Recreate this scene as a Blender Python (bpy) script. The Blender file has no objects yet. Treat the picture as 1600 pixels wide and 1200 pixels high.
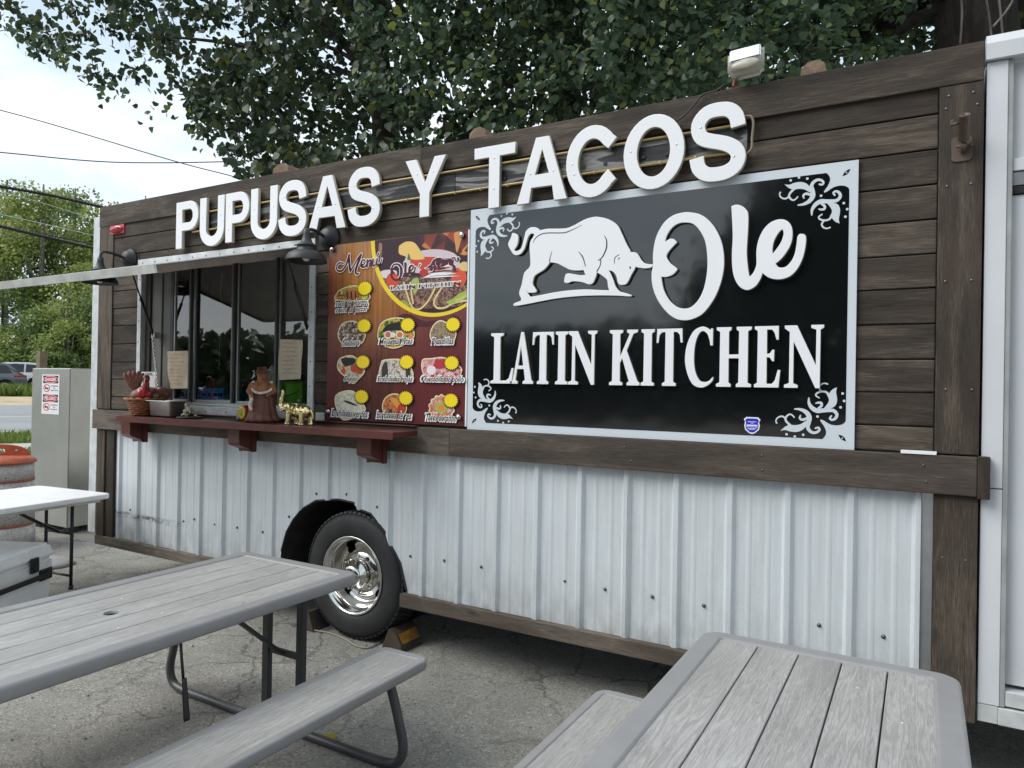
import bpy, bmesh, math, random
import numpy as np
from mathutils import Vector, Matrix, noise
R = math.radians
random.seed(7); rng = np.random.default_rng(7)
SC = bpy.context.scene
COL = SC.collection

# ------------------------------------------------------------------ camera, sky, sun, exposure
EYE = Vector((0, -3.32, 1.6)); FPX = 1109.0
YAW, PIT, ROL = R(30.008), R(0.2286), R(1.012)
CF = Vector((-math.sin(YAW)*math.cos(PIT), math.cos(YAW)*math.cos(PIT), math.sin(PIT)))
_r0 = Vector((math.cos(YAW), math.sin(YAW), 0)); _u0 = _r0.cross(CF)
CR = _r0*math.cos(ROL) + _u0*math.sin(ROL); CU = -_r0*math.sin(ROL) + _u0*math.cos(ROL)
cam = bpy.data.cameras.new('camera'); camo = bpy.data.objects.new('camera', cam); COL.objects.link(camo)
cam.sensor_width = 36; cam.lens = FPX/1600*36; cam.clip_start = .05; cam.clip_end = 600
camo.matrix_world = Matrix(((CR.x, CU.x, -CF.x, EYE.x), (CR.y, CU.y, -CF.y, EYE.y), (CR.z, CU.z, -CF.z, EYE.z), (0, 0, 0, 1)))
SC.camera = camo
SC.view_settings.view_transform = 'Standard'; SC.view_settings.look = 'None'
SC.view_settings.exposure = 0.94; SC.view_settings.gamma = 1; SC.view_settings.use_curve_mapping = False
SC.render.engine = 'CYCLES'
SC.cycles.max_bounces = 7; SC.cycles.transparent_max_bounces = 10; SC.cycles.caustics_reflective = False; SC.cycles.caustics_refractive = False

SUN_EL, SUN_AZ = R(46), R(226)      # azimuth clockwise from +y: behind the camera, to its left
world = bpy.data.worlds.new('World'); SC.world = world; world.use_nodes = True
nt = world.node_tree; nt.nodes.clear()
def N(nt, t, **k):
    n = nt.nodes.new(t)
    for a, b in k.items():
        if a[:2] == 'i_': n.inputs[a[2:].replace('_', ' ')].default_value = b
        else: setattr(n, a, b)
    return n
wo = N(nt, 'ShaderNodeOutputWorld'); bg = N(nt, 'ShaderNodeBackground'); bg.inputs[1].default_value = .088
sky = N(nt, 'ShaderNodeTexSky', sky_type='NISHITA', sun_disc=False, sun_elevation=SUN_EL, sun_rotation=SUN_AZ)
tc = N(nt, 'ShaderNodeTexCoord'); mp = N(nt, 'ShaderNodeMapping'); mp.inputs['Scale'].default_value = (1, 1, 2.2)
mp.inputs['Location'].default_value = (.35, .2, .1)
n1 = N(nt, 'ShaderNodeTexNoise'); n1.inputs['Scale'].default_value = 3.2; n1.inputs['Detail'].default_value = 7; n1.inputs['Roughness'].default_value = .55
n1.inputs['Distortion'].default_value = .5
rp = N(nt, 'ShaderNodeValToRGB'); e = rp.color_ramp.elements
e[0].position = .34; e[0].color = (4.3, 5.3, 6.1, 1); e[1].position = .68; e[1].color = (7.7, 8.0, 8.2, 1)
q = rp.color_ramp.elements.new(.46); q.color = (5.6, 6.4, 7.0, 1)
mx = N(nt, 'ShaderNodeMix', data_type='RGBA'); mx.inputs[0].default_value = .9
L = nt.links.new
L(tc.outputs['Generated'], mp.inputs[0]); L(mp.outputs[0], n1.inputs['Vector']); L(n1.outputs['Fac'], rp.inputs[0])
L(sky.outputs[0], mx.inputs[6]); L(rp.outputs[0], mx.inputs[7]); L(mx.outputs[2], bg.inputs[0]); L(bg.outputs[0], wo.inputs[0])
sl = bpy.data.lights.new('sun', 'SUN'); sl.energy = 1.5; sl.angle = R(38); sl.color = (1, .97, .92)
so = bpy.data.objects.new('sun', sl); COL.objects.link(so)
sd = Vector((math.sin(SUN_AZ)*math.cos(SUN_EL), math.cos(SUN_AZ)*math.cos(SUN_EL), math.sin(SUN_EL)))
so.rotation_euler = sd.to_track_quat('Z', 'Y').to_euler()

# ------------------------------------------------------------------ helpers
def _ray(px, py): return CF*FPX + CR*(px-800) + CU*(600-py)
def W(px, py, y=0.0):                       # where a sight line meets an upright plane parallel to the truck side
    d = _ray(px, py); t = (y-EYE.y)/d.y; return EYE + d*t
def G(px, py, z=0.0):                       # where a sight line meets a level plane
    d = _ray(px, py); t = (z-EYE.z)/d.z; return EYE + d*t
def AT(px, py, depth):
    d = _ray(px, py); return EYE + d*(depth/FPX)

ROOT = {}
def tag(o, label=None, cat=None, group=None, kind=None):
    if label: o['label'] = label
    if cat: o['category'] = cat
    if group: o['group'] = group
    if kind: o['kind'] = kind
    return o
def thing(name, label, cat, loc=(0, 0, 0), rotz=0, group=None):
    o = bpy.data.objects.new(name, None); COL.objects.link(o); o.empty_display_size = .1
    o.location = loc; o.rotation_euler = (0, 0, rotz); tag(o, label, cat, group)
    ROOT[o.name] = Matrix.Translation(Vector(loc)) @ Matrix.Rotation(rotz, 4, 'Z')
    return o
class MB:
    """collects shapes for ONE mesh object"""
    def __init__(s): s.v = []; s.f = []; s.sm = []
    def add(s, vs, fs, smooth=False):
        b = len(s.v); s.v += [tuple(p) for p in vs]; s.f += [tuple(b+i for i in f) for f in fs]; s.sm += [smooth]*len(fs); return s
    def box(s, x0, x1, y0, y1, z0, z1, bev=0.0, jit=0.0):
        if bev <= 0:
            vs = [(x, y, z) for x in (x0, x1) for y in (y0, y1) for z in (z0, z1)]
            return s.add(vs, [(0, 1, 3, 2), (4, 6, 7, 5), (0, 4, 5, 1), (2, 3, 7, 6), (0, 2, 6, 4), (1, 5, 7, 3)])
        bm = bmesh.new(); bmesh.ops.create_cube(bm, size=1)
        for v in bm.verts: v.co = Vector(((x0+x1)/2+v.co.x*(x1-x0), (y0+y1)/2+v.co.y*(y1-y0), (z0+z1)/2+v.co.z*(z1-z0)))
        bmesh.ops.bevel(bm, geom=bm.edges[:], offset=bev, segments=2, affect='EDGES', profile=.6)
        return s.bm(bm)
    def bm(s, bm, smooth=False, M=None):
        bm.verts.index_update()
        vs = [(M @ v.co if M else v.co.copy()) for v in bm.verts]; fs = [[v.index for v in f.verts] for f in bm.faces]
        bm.free(); return s.add(vs, fs, smooth)
    def tube(s, pts, r, n=10, smooth=True, caps=True, flat=None):
        pts = [Vector(p) for p in pts]; m = len(pts); rr = r if isinstance(r, (list, tuple)) else [r]*m
        vs = []; up = None
        for i, p in enumerate(pts):
            t = (pts[min(i+1, m-1)]-pts[max(i-1, 0)]).normalized()
            if up is None:
                a = Vector((0, 0, 1)) if abs(t.z) < .9 else Vector((1, 0, 0)); up = (a - t*a.dot(t)).normalized()
            else: up = (up - t*up.dot(t)).normalized()
            sdv = t.cross(up)
            for k in range(n):
                a = 2*math.pi*k/n
                vs.append(p + (up*math.cos(a)*(flat or 1) + sdv*math.sin(a))*rr[i])
        fs = [(i*n+k, i*n+(k+1) % n, (i+1)*n+(k+1) % n, (i+1)*n+k) for i in range(m-1) for k in range(n)]
        s.add(vs, fs, smooth)
        if caps:
            b = len(s.v)-len(vs); s.f += [tuple(b+k for k in reversed(range(n))), tuple(b+(m-1)*n+k for k in range(n))]; s.sm += [False, False]
        return s
    def bar(s, a, b, w, h):
        a = Vector(a); b = Vector(b); t = (b-a).normalized()
        u = Vector((0, 0, 1)) if abs(t.z) < .95 else Vector((0, 1, 0)); sx = t.cross(u).normalized(); uz = sx.cross(t)
        vs = [p + sx*(i*w/2) + uz*(j*h/2) for p in (a, b) for i, j in ((-1, -1), (1, -1), (1, 1), (-1, 1))]
        return s.add(vs, [(3, 2, 1, 0), (4, 5, 6, 7), (0, 1, 5, 4), (1, 2, 6, 5), (2, 3, 7, 6), (3, 0, 4, 7)])
    def lathe(s, prof, n=24, M=None, smooth=True, cap=True):
        M = M or Matrix(); vs = []
        for r, z in prof:
            for k in range(n):
                a = 2*math.pi*k/n; vs.append(M @ Vector((r*math.cos(a), r*math.sin(a), z)))
        m = len(prof)
        fs = [(i*n+k, i*n+(k+1) % n, (i+1)*n+(k+1) % n, (i+1)*n+k) for i in range(m-1) for k in range(n)]
        s.add(vs, fs, smooth)
        if cap:
            b = len(s.v)-len(vs)
            if prof[0][0] > 1e-5: s.f.append(tuple(b+k for k in reversed(range(n)))); s.sm.append(False)
            if prof[-1][0] > 1e-5: s.f.append(tuple(b+(m-1)*n+k for k in range(n))); s.sm.append(False)
        return s
    def ball(s, c, r, n=12, smooth=True, M=None):
        if not isinstance(r, (list, tuple)): r = (r, r, r)
        bm = bmesh.new(); bmesh.ops.create_uvsphere(bm, u_segments=n, v_segments=max(6, n*2//3), radius=1)
        T = Matrix.Translation(Vector(c)) @ (M or Matrix()) @ Matrix.Diagonal((*r, 1))
        return s.bm(bm, smooth, T)
    def mesh(s, me, M=None):
        vs = [(M @ v.co if M else v.co.copy()) for v in me.vertices]; fs = [list(p.vertices) for p in me.polygons]
        s.add(vs, fs); return s
    def build(s, name, mat, parent=None, world=True, label=None, kind=None):
        me = bpy.data.meshes.new(name); vs = s.v
        if parent is not None and world:
            Mi = root_of(parent).inverted(); vs = [tuple(Mi @ Vector(p)) for p in vs]
        me.from_pydata(vs, [], s.f); me.polygons.foreach_set('use_smooth', s.sm)
        me.validate(); me.update()
        return put(name, me, mat, parent, label, kind)
def root_of(o):
    while o.parent: o = o.parent
    return ROOT.get(o.name, Matrix())
def put(name, me, mat, parent=None, label=None, kind=None):
    for m in (mat if isinstance(mat, (list, tuple)) else [mat]): me.materials.append(m)
    o = bpy.data.objects.new(name, me); COL.objects.link(o); o.parent = parent
    if label: o['label'] = label
    if kind: o['kind'] = kind
    return o
def copy_tree(o, parent=None):
    c = o.copy(); COL.objects.link(c); c.parent = parent
    for ch in list(o.children): copy_tree(ch, c)
    return c
def catmull(pts, k=6, closed=False):
    pts = [np.array(p, float) for p in pts]; n = len(pts); out = []
    rng_ = range(n if closed else n-1)
    for i in rng_:
        if closed: p0, p1, p2, p3 = pts[i-1], pts[i], pts[(i+1) % n], pts[(i+2) % n]
        else: p0, p1, p2, p3 = pts[max(i-1, 0)], pts[i], pts[i+1], pts[min(i+2, n-1)]
        for j in range(k):
            t = j/k
            out.append(.5*((2*p1)+(-p0+p2)*t+(2*p0-5*p1+4*p2-p3)*t*t+(-p0+3*p1-3*p2+p3)*t**3))
    if not closed: out.append(pts[-1])
    return [tuple(p) for p in out]
def smooth_poly(pts, k=5):
    """closed outline; a point given as (x,y,1) stays a sharp corner"""
    n = len(pts); cor = [i for i in range(n) if len(pts[i]) > 2]
    P = [tuple(p[:2]) for p in pts]
    if not cor: return catmull(P, k, True)
    out = []
    for a, b in zip(cor, cor[1:]+[cor[0]+n]):
        seg = [P[i % n] for i in range(a, b+1)]
        out += catmull(seg, k)[:-1] if len(seg) > 2 else seg[:-1]
    return out
def ribbon(pts, w, k=6, cap='flat', smooth=True):
    """outline of a pen stroke with widths w (number or list) along pts"""
    ww = list(w) if isinstance(w, (list, tuple)) else [w]*len(pts)
    c = catmull([(p[0], p[1], q) for p, q in zip(pts, ww)], k) if smooth else [(p[0], p[1], q) for p, q in zip(pts, ww)]
    Lf, Rt = [], []
    for i, p in enumerate(c):
        a = c[max(i-1, 0)]; b = c[min(i+1, len(c)-1)]; dx, dy = b[0]-a[0], b[1]-a[1]; l = math.hypot(dx, dy) or 1
        nx, ny = -dy/l, dx/l
        Lf.append((p[0]+nx*p[2]/2, p[1]+ny*p[2]/2)); Rt.append((p[0]-nx*p[2]/2, p[1]-ny*p[2]/2))
    if cap == 'round':
        def arc(p, a, b, hw):
            a0 = math.atan2(a[1]-p[1], a[0]-p[0]); return [(p[0]+hw*math.cos(a0-t*math.pi/6), p[1]+hw*math.sin(a0-t*math.pi/6)) for t in range(1, 6)]
        e1 = arc(c[-1], Lf[-1], Rt[-1], c[-1][2]/2); e0 = arc(c[0], Rt[0], Lf[0], c[0][2]/2)
        return Lf + e1 + Rt[::-1] + e0
    return Lf + Rt[::-1]
def disc(cx, cy, r, n=16, ry=None): return [(cx+r*math.cos(2*math.pi*i/n), cy+(ry or r)*math.sin(2*math.pi*i/n)) for i in range(n)]
def plate_mesh(loops, depth=.0, bevel=.0, offset=0.0):
    """filled flat shape with holes in the (x, z) plane, front face at y=0, thickness goes back to y=depth"""
    cu = bpy.data.curves.new('shape', 'CURVE'); cu.dimensions = '2D'; cu.fill_mode = 'BOTH'
    cu.extrude = depth/2; cu.bevel_depth = bevel; cu.bevel_resolution = 1; cu.offset = offset
    for lp in loops:
        sp = cu.splines.new('POLY'); sp.points.add(len(lp)-1); sp.use_cyclic_u = True
        for p, v in zip(sp.points, lp): p.co = (v[0], v[1], 0, 1)
    ob = bpy.data.objects.new('shape', cu); me = bpy.data.meshes.new_from_object(ob)
    bpy.data.objects.remove(ob); bpy.data.curves.remove(cu)
    M = Matrix(((1, 0, 0, 0), (0, 0, -1, depth/2+bevel), (0, 1, 0, 0), (0, 0, 0, 1)))
    me.transform(M); return me
def plate(name, loops, y, depth, mat, parent, bevel=0.0, offset=0.0, label=None, world=True):
    me = plate_mesh(loops, depth, bevel, offset)
    Mi = root_of(parent).inverted() if (parent is not None and world) else Matrix()
    me.transform(Mi @ Matrix.Translation((0, y, 0)))
    return put(name, me, mat, parent, label)
def text_mesh(s, size=1.0, bold=0.0, shear=0.0, align='CENTER', extrude=0.0):
    cu = bpy.data.curves.new('lettering', 'FONT'); cu.body = s; cu.size = size; cu.offset = bold; cu.shear = shear; cu.extrude = extrude
    cu.align_x = align; cu.align_y = 'CENTER'; cu.resolution_u = 3
    ob = bpy.data.objects.new('lettering', cu); me = bpy.data.meshes.new_from_object(ob)
    bpy.data.objects.remove(ob); bpy.data.curves.remove(cu); return me
def text(name, s, x, y, z, height, width, mat, parent, bold=0.0, shear=0.0, M=None):
    """a line of lettering lying in the (x, z) plane, fitted to width x height"""
    me = text_mesh(s, 1.0, bold, shear)
    xs = [v.co.x for v in me.vertices]; ys = [v.co.y for v in me.vertices]
    cx, cy = (min(xs)+max(xs))/2, (min(ys)+max(ys))/2; sx = width/max(max(xs)-min(xs), 1e-6); sy = height/max(max(ys)-min(ys), 1e-6)
    T = Matrix(((sx, 0, 0, -cx*sx), (0, 0, 1, 0), (0, sy, 0, -cy*sy), (0, 0, 0, 1)))
    me.transform(Matrix.Translation((x, y, z)) @ T); me.transform(root_of(parent).inverted())
    return put(name, me, mat, parent)
def skin_mesh(pts, edges, radii, sub=2):
    me = bpy.data.meshes.new('skin'); me.from_pydata([tuple(p) for p in pts], edges, [])
    ob = bpy.data.objects.new('skin', me); COL.objects.link(ob)
    md = ob.modifiers.new('s', 'SKIN'); me.skin_vertices or None
    lay = me.skin_vertices[0].data if len(me.skin_vertices) else None
    if lay is None:
        bm = bmesh.new(); bm.from_mesh(me); bm.verts.layers.skin.verify(); bm.to_mesh(me); bm.free(); lay = me.skin_vertices[0].data
    for i, r in enumerate(radii): lay[i].radius = (r, r) if not isinstance(r, tuple) else r; lay[i].use_root = (i == 0)
    sb = ob.modifiers.new('u', 'SUBSURF'); sb.levels = sub; sb.render_levels = sub
    dg = bpy.context.evaluated_depsgraph_get(); out = bpy.data.meshes.new_from_object(ob.evaluated_get(dg))
    bpy.data.objects.remove(ob); bpy.data.meshes.remove(me)
    for p in out.polygons: p.use_smooth = True
    return out
def clip_rect(poly, x0, x1, z0, z1):
    def cl(P, inside, inter):
        o = []
        for i, c in enumerate(P):
            p = P[i-1]
            if inside(c):
                if not inside(p): o.append(inter(p, c))
                o.append(c)
            elif inside(p): o.append(inter(p, c))
        return o
    def ix(v): return lambda a, b: (v, a[1]+(b[1]-a[1])*(v-a[0])/(b[0]-a[0]))
    def iz(v): return lambda a, b: (a[0]+(b[0]-a[0])*(v-a[1])/(b[1]-a[1]), v)
    P = cl(poly, lambda p: p[0] >= x0, ix(x0)); P = cl(P, lambda p: p[0] <= x1, ix(x1))
    P = cl(P, lambda p: p[1] >= z0, iz(z0)); return cl(P, lambda p: p[1] <= z1, iz(z1))

# ------------------------------------------------------------------ materials
def newmat(name):
    m = bpy.data.materials.new(name); m.use_nodes = True; t = m.node_tree; b = t.nodes['Principled BSDF']; return m, t, b
def plain(name, c, rough=.5, metal=0.0, spec=.5, bump=0.0, bscale=200, var=.12, vscale=9, coat=0.0):
    m, t, b = newmat(name); b.inputs['Roughness'].default_value = rough; b.inputs['Metallic'].default_value = metal
    b.inputs['Specular IOR Level'].default_value = spec; b.inputs['Coat Weight'].default_value = coat
    tcn = N(t, 'ShaderNodeTexCoord'); n = N(t, 'ShaderNodeTexNoise'); n.inputs['Scale'].default_value = vscale; n.inputs['Detail'].default_value = 6
    t.links.new(tcn.outputs['Object'], n.inputs['Vector'])
    r = N(t, 'ShaderNodeValToRGB'); e = r.color_ramp.elements; e[0].position = .3; e[1].position = .7
    e[0].color = (*[x*(1-var) for x in c], 1); e[1].color = (*[min(1, x*(1+var*.6)) for x in c], 1)
    t.links.new(n.outputs['Fac'], r.inputs[0]); t.links.new(r.outputs[0], b.inputs['Base Color'])
    if bump:
        n2 = N(t, 'ShaderNodeTexNoise'); n2.inputs['Scale'].default_value = bscale; n2.inputs['Detail'].default_value = 4
        t.links.new(tcn.outputs['Object'], n2.inputs['Vector']); bp = N(t, 'ShaderNodeBump'); bp.inputs['Strength'].default_value = bump; bp.inputs['Distance'].default_value = .004
        t.links.new(n2.outputs['Fac'], bp.inputs['Height']); t.links.new(bp.outputs[0], b.inputs['Normal'])
    return m
def flat(name, c, rough=.45, spec=.4):
    m, t, b = newmat(name); b.inputs['Base Color'].default_value = (*c, 1); b.inputs['Roughness'].default_value = rough; b.inputs['Specular IOR Level'].default_value = spec; return m
def wood(name, dark, mid, light, axis='x', rough=.72, bump=.5, gs=1.0, knots=True, streak=.35, patch=(.07, .045, .035), patch_amt=.35, broad=.7, lines=.35, rnd_amt=.30, ring=26, ringmap=.9):
    m, t, b = newmat(name); K = t.links.new
    tcn = N(t, 'ShaderNodeTexCoord'); oi = N(t, 'ShaderNodeObjectInfo'); off = N(t, 'ShaderNodeVectorMath', operation='MULTIPLY_ADD')
    cmb = N(t, 'ShaderNodeCombineXYZ')
    for i in range(3): K(oi.outputs['Random'], cmb.inputs[i])
    off.inputs[1].default_value = (37, 53, 71); K(cmb.outputs[0], off.inputs[0]); K(tcn.outputs['Object'], off.inputs[2])
    def mapped(sx, sy, sz):
        mpn = N(t, 'ShaderNodeMapping'); a = (sx, sy, sz) if axis == 'x' else ((sy, sx, sz) if axis == 'y' else (sy, sz, sx))
        mpn.inputs['Scale'].default_value = a; K(off.outputs[0], mpn.inputs[0]); return mpn.outputs[0]
    # long wavy growth rings
    nz = N(t, 'ShaderNodeTexNoise'); nz.inputs['Scale'].default_value = 1.0*gs; nz.inputs['Detail'].default_value = 2; K(mapped(ringmap, 7, 7), nz.inputs['Vector'])
    mul = N(t, 'ShaderNodeMath', operation='MULTIPLY'); mul.inputs[1].default_value = ring; K(nz.outputs['Fac'], mul.inputs[0])
    sn = N(t, 'ShaderNodeMath', operation='SINE'); K(mul.outputs[0], sn.inputs[0])
    # fine fibres
    nf = N(t, 'ShaderNodeTexNoise'); nf.inputs['Scale'].default_value = 6*gs; nf.inputs['Detail'].default_value = 5; nf.inputs['Roughness'].default_value = .7; K(mapped(2.2, 36, 36), nf.inputs['Vector'])
    nb = N(t, 'ShaderNodeTexNoise'); nb.inputs['Scale'].default_value = 2.2; nb.inputs['Detail'].default_value = 4; K(mapped(.8, 2.4, 2.4), nb.inputs['Vector'])
    a1 = N(t, 'ShaderNodeMath', operation='MULTIPLY_ADD'); a1.inputs[1].default_value = .13*streak/.35; a1.inputs[2].default_value = .0; K(sn.outputs[0], a1.inputs[0])
    a2 = N(t, 'ShaderNodeMath', operation='ADD'); K(a1.outputs[0], a2.inputs[0]); K(nf.outputs['Fac'], a2.inputs[1])
    a3 = N(t, 'ShaderNodeMath', operation='MULTIPLY_ADD'); a3.inputs[1].default_value = broad; K(nb.outputs['Fac'], a3.inputs[0]); K(a2.outputs[0], a3.inputs[2])
    rnd = N(t, 'ShaderNodeMath', operation='MULTIPLY_ADD'); rnd.inputs[1].default_value = rnd_amt; K(oi.outputs['Random'], rnd.inputs[0]); K(a3.outputs[0], rnd.inputs[2])
    r = N(t, 'ShaderNodeValToRGB'); e = r.color_ramp.elements; e[0].position = .62; e[0].color = (*dark, 1); e[1].position = 1.18 if False else 1.0; e[1].color = (*mid, 1)
    sub = N(t, 'ShaderNodeMath', operation='MULTIPLY'); sub.inputs[1].default_value = .72; K(rnd.outputs[0], sub.inputs[0]); K(sub.outputs[0], r.inputs[0])
    e[0].position = .42; e[1].position = .72; q = r.color_ramp.elements.new(.9); q.color = (*light, 1)
    col = r.outputs[0]
    lr = N(t, 'ShaderNodeMapRange'); lr.inputs[1].default_value = .72; lr.inputs[2].default_value = 1.0; lr.inputs[4].default_value = lines; K(sn.outputs[0], lr.inputs[0])
    ml = N(t, 'ShaderNodeMix', data_type='RGBA'); K(lr.outputs[0], ml.inputs[0]); K(col, ml.inputs[6]); ml.inputs[7].default_value = (*dark, 1); col = ml.outputs[2]
    np_ = N(t, 'ShaderNodeTexNoise'); np_.inputs['Scale'].default_value = 3.1; np_.inputs['Detail'].default_value = 3; K(mapped(.9, 1.6, 1.6), np_.inputs['Vector'])
    pr = N(t, 'ShaderNodeMapRange'); pr.inputs[1].default_value = .52; pr.inputs[2].default_value = .72; pr.inputs[4].default_value = patch_amt; K(np_.outputs['Fac'], pr.inputs[0])
    mxp = N(t, 'ShaderNodeMix', data_type='RGBA'); K(pr.outputs[0], mxp.inputs[0]); K(col, mxp.inputs[6]); mxp.inputs[7].default_value = (*patch, 1); col = mxp.outputs[2]
    if knots:
        vo = N(t, 'ShaderNodeTexVoronoi'); vo.inputs['Scale'].default_value = 1.7; K(mapped(.9, 2.6, 2.6), vo.inputs['Vector'])
        kr = N(t, 'ShaderNodeMapRange'); kr.inputs[1].default_value = .03; kr.inputs[2].default_value = .085; kr.inputs[3].default_value = .75; kr.inputs[4].default_value = 0; K(vo.outputs['Distance'], kr.inputs[0])
        mk = N(t, 'ShaderNodeMix', data_type='RGBA'); K(kr.outputs[0], mk.inputs[0]); K(col, mk.inputs[6]); mk.inputs[7].default_value = (*[x*.55 for x in dark], 1); col = mk.outputs[2]
    K(col, b.inputs['Base Color']); b.inputs['Roughness'].default_value = rough; b.inputs['Specular IOR Level'].default_value = .3
    bp = N(t, 'ShaderNodeBump'); bp.inputs['Strength'].default_value = bump; bp.inputs['Distance'].default_value = .003; K(a2.outputs[0], bp.inputs['Height']); K(bp.outputs[0], b.inputs['Normal'])
    return m
WD = dict(dark=(.015, .0122, .010), mid=(.054, .042, .032), light=(.130, .104, .081))
M_plank = wood('weathered dark planks', axis='x', **WD)
M_post = wood('weathered dark posts', axis='z', **WD)
WL = dict(dark=(.032, .026, .021), mid=(.085, .069, .055), light=(.155, .130, .106))
M_belt = wood('weathered brown rail', axis='x', patch=(.04, .03, .03), patch_amt=.55, **WL)
M_sill = wood('pale weathered sill', axis='x', dark=(.042, .034, .027), mid=(.105, .086, .068), light=(.19, .162, .132))
M_ebony = wood('charcoal zebra board', dark=(.012, .013, .015), mid=(.028, .03, .033), light=(.22, .22, .215), axis='x', streak=1.1, knots=False, patch_amt=0, gs=1.6, rough=.5)
M_red = plain('oxblood painted wood', (.105, .026, .019), .38, bump=.15, bscale=60, var=.25)
M_block = wood('raw wood block', (.10, .06, .04), (.22, .15, .10), (.36, .27, .2), 'y')
M_fauxy = wood('grey faux wood plank', (.215, .21, .205), (.42, .413, .402), (.56, .553, .54), 'y', rough=.5, bump=.4, knots=False, streak=.2, patch=(.26, .25, .245), patch_amt=.45, gs=1.9, broad=.5, lines=.6, rnd_amt=.10, ring=60, ringmap=.45)
M_rim = plain('grey moulded plastic', (.245, .242, .245), .42, bump=.12, bscale=700, var=.08)
M_tube = plain('charcoal powder coated steel', (.035, .037, .04), .42, bump=.05, var=.2)
M_tubeg = plain('dark grey powder coated tube', (.065, .067, .07), .4, var=.2)
M_white = flat('white sign plastic', (.80, .82, .85), .35)
M_edge = flat('cream letter edge', (.62, .60, .54), .5)
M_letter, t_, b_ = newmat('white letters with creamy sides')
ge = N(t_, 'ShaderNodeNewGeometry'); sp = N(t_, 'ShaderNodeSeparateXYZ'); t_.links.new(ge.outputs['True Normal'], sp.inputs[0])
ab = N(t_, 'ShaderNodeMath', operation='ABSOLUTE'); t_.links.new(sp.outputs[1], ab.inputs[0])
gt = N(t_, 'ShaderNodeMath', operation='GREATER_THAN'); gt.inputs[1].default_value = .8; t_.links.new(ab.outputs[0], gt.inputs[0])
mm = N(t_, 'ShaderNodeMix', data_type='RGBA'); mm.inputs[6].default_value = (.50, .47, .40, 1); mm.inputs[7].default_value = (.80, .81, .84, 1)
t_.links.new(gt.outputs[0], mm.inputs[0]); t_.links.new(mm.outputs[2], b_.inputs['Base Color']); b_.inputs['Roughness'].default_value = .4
M_black = flat('glossy black sign panel', (.006, .007, .008), .09, .6)
_b = M_black.node_tree.nodes['Principled BSDF']; _b.inputs['Coat Weight'].default_value = 1.0; _b.inputs['Coat Roughness'].default_value = .05
# slight waviness of the sheet
_t = M_black.node_tree; _n = N(_t, 'ShaderNodeTexNoise'); _n.inputs['Scale'].default_value = 2.5; _tc = N(_t, 'ShaderNodeTexCoord'); _t.links.new(_tc.outputs['Object'], _n.inputs['Vector'])
_bp = N(_t, 'ShaderNodeBump'); _bp.inputs['Strength'].default_value = .12; _bp.inputs['Distance'].default_value = .02; _t.links.new(_n.outputs['Fac'], _bp.inputs['Height']); _t.links.new(_bp.outputs[0], _b.inputs['Normal']); _t.links.new(_bp.outputs[0], _b.inputs['Coat Normal'])
M_matteblack = flat('black print', (.008, .009, .01), .3)
M_vinyl = flat('pale grey vinyl border', (.60, .65, .70), .35)
M_iron = plain('black cast iron', (.022, .023, .025), .5, bump=.1, var=.3)
M_steel = plain('brushed stainless steel', (.58, .58, .55), .24, 1.0, var=.12, vscale=3)
M_alu = plain('worn white aluminium', (.62, .64, .65), .45, .15, bump=.1, bscale=30, var=.18, vscale=14)
M_mill = plain('mill finish aluminium', (.55, .56, .57), .34, .85, var=.15)
M_bronze = plain('bronze anodised frame', (.085, .08, .072), .4, .3, var=.15)
M_taupe = plain('taupe metal shutter', (.17, .165, .15), .5, .1, var=.1)
M_chrome = plain('polished chrome', (.62, .61, .58), .13, 1.0, var=.04)
M_dark = flat('dark hollow', (.006, .006, .006), .9, .1)
M_under = plain('grimy underbody', (.02, .019, .018), .9, var=.4)
M_whitebox = plain('white trailer paint', (.62, .64, .67), .3, var=.06, vscale=3)
M_whiteplas = plain('white moulded plastic', (.86, .86, .86), .4, bump=.1, bscale=120, var=.07, vscale=12)
M_blackplas = plain('black rubber plastic', (.014, .014, .015), .5, var=.2)
M_inside = plain('pale kitchen wall', (.50, .49, .47), .6)
def glassmat(name, tint=(.55, .62, .6), base=.10):
    m = bpy.data.materials.new(name); m.use_nodes = True; t = m.node_tree; t.nodes.clear(); o = N(t, 'ShaderNodeOutputMaterial')
    tr = N(t, 'ShaderNodeBsdfTransparent'); tr.inputs[0].default_value = (*tint, 1); gl = N(t, 'ShaderNodeBsdfGlossy'); gl.inputs['Roughness'].default_value = .015
    fr = N(t, 'ShaderNodeFresnel'); fr.inputs[0].default_value = 1.5; a = N(t, 'ShaderNodeMath', operation='MULTIPLY_ADD'); a.inputs[1].default_value = 1.5; a.inputs[2].default_value = base
    t.links.new(fr.outputs[0], a.inputs[0]); mxs = N(t, 'ShaderNodeMixShader'); t.links.new(a.outputs[0], mxs.inputs[0]); t.links.new(tr.outputs[0], mxs.inputs[1]); t.links.new(gl.outputs[0], mxs.inputs[2])
    t.links.new(mxs.outputs[0], o.inputs[0]); return m
M_glass = glassmat('window glass', (.86, .90, .88))
M_jar = glassmat('clear jar', (.9, .93, .93), .05)
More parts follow.
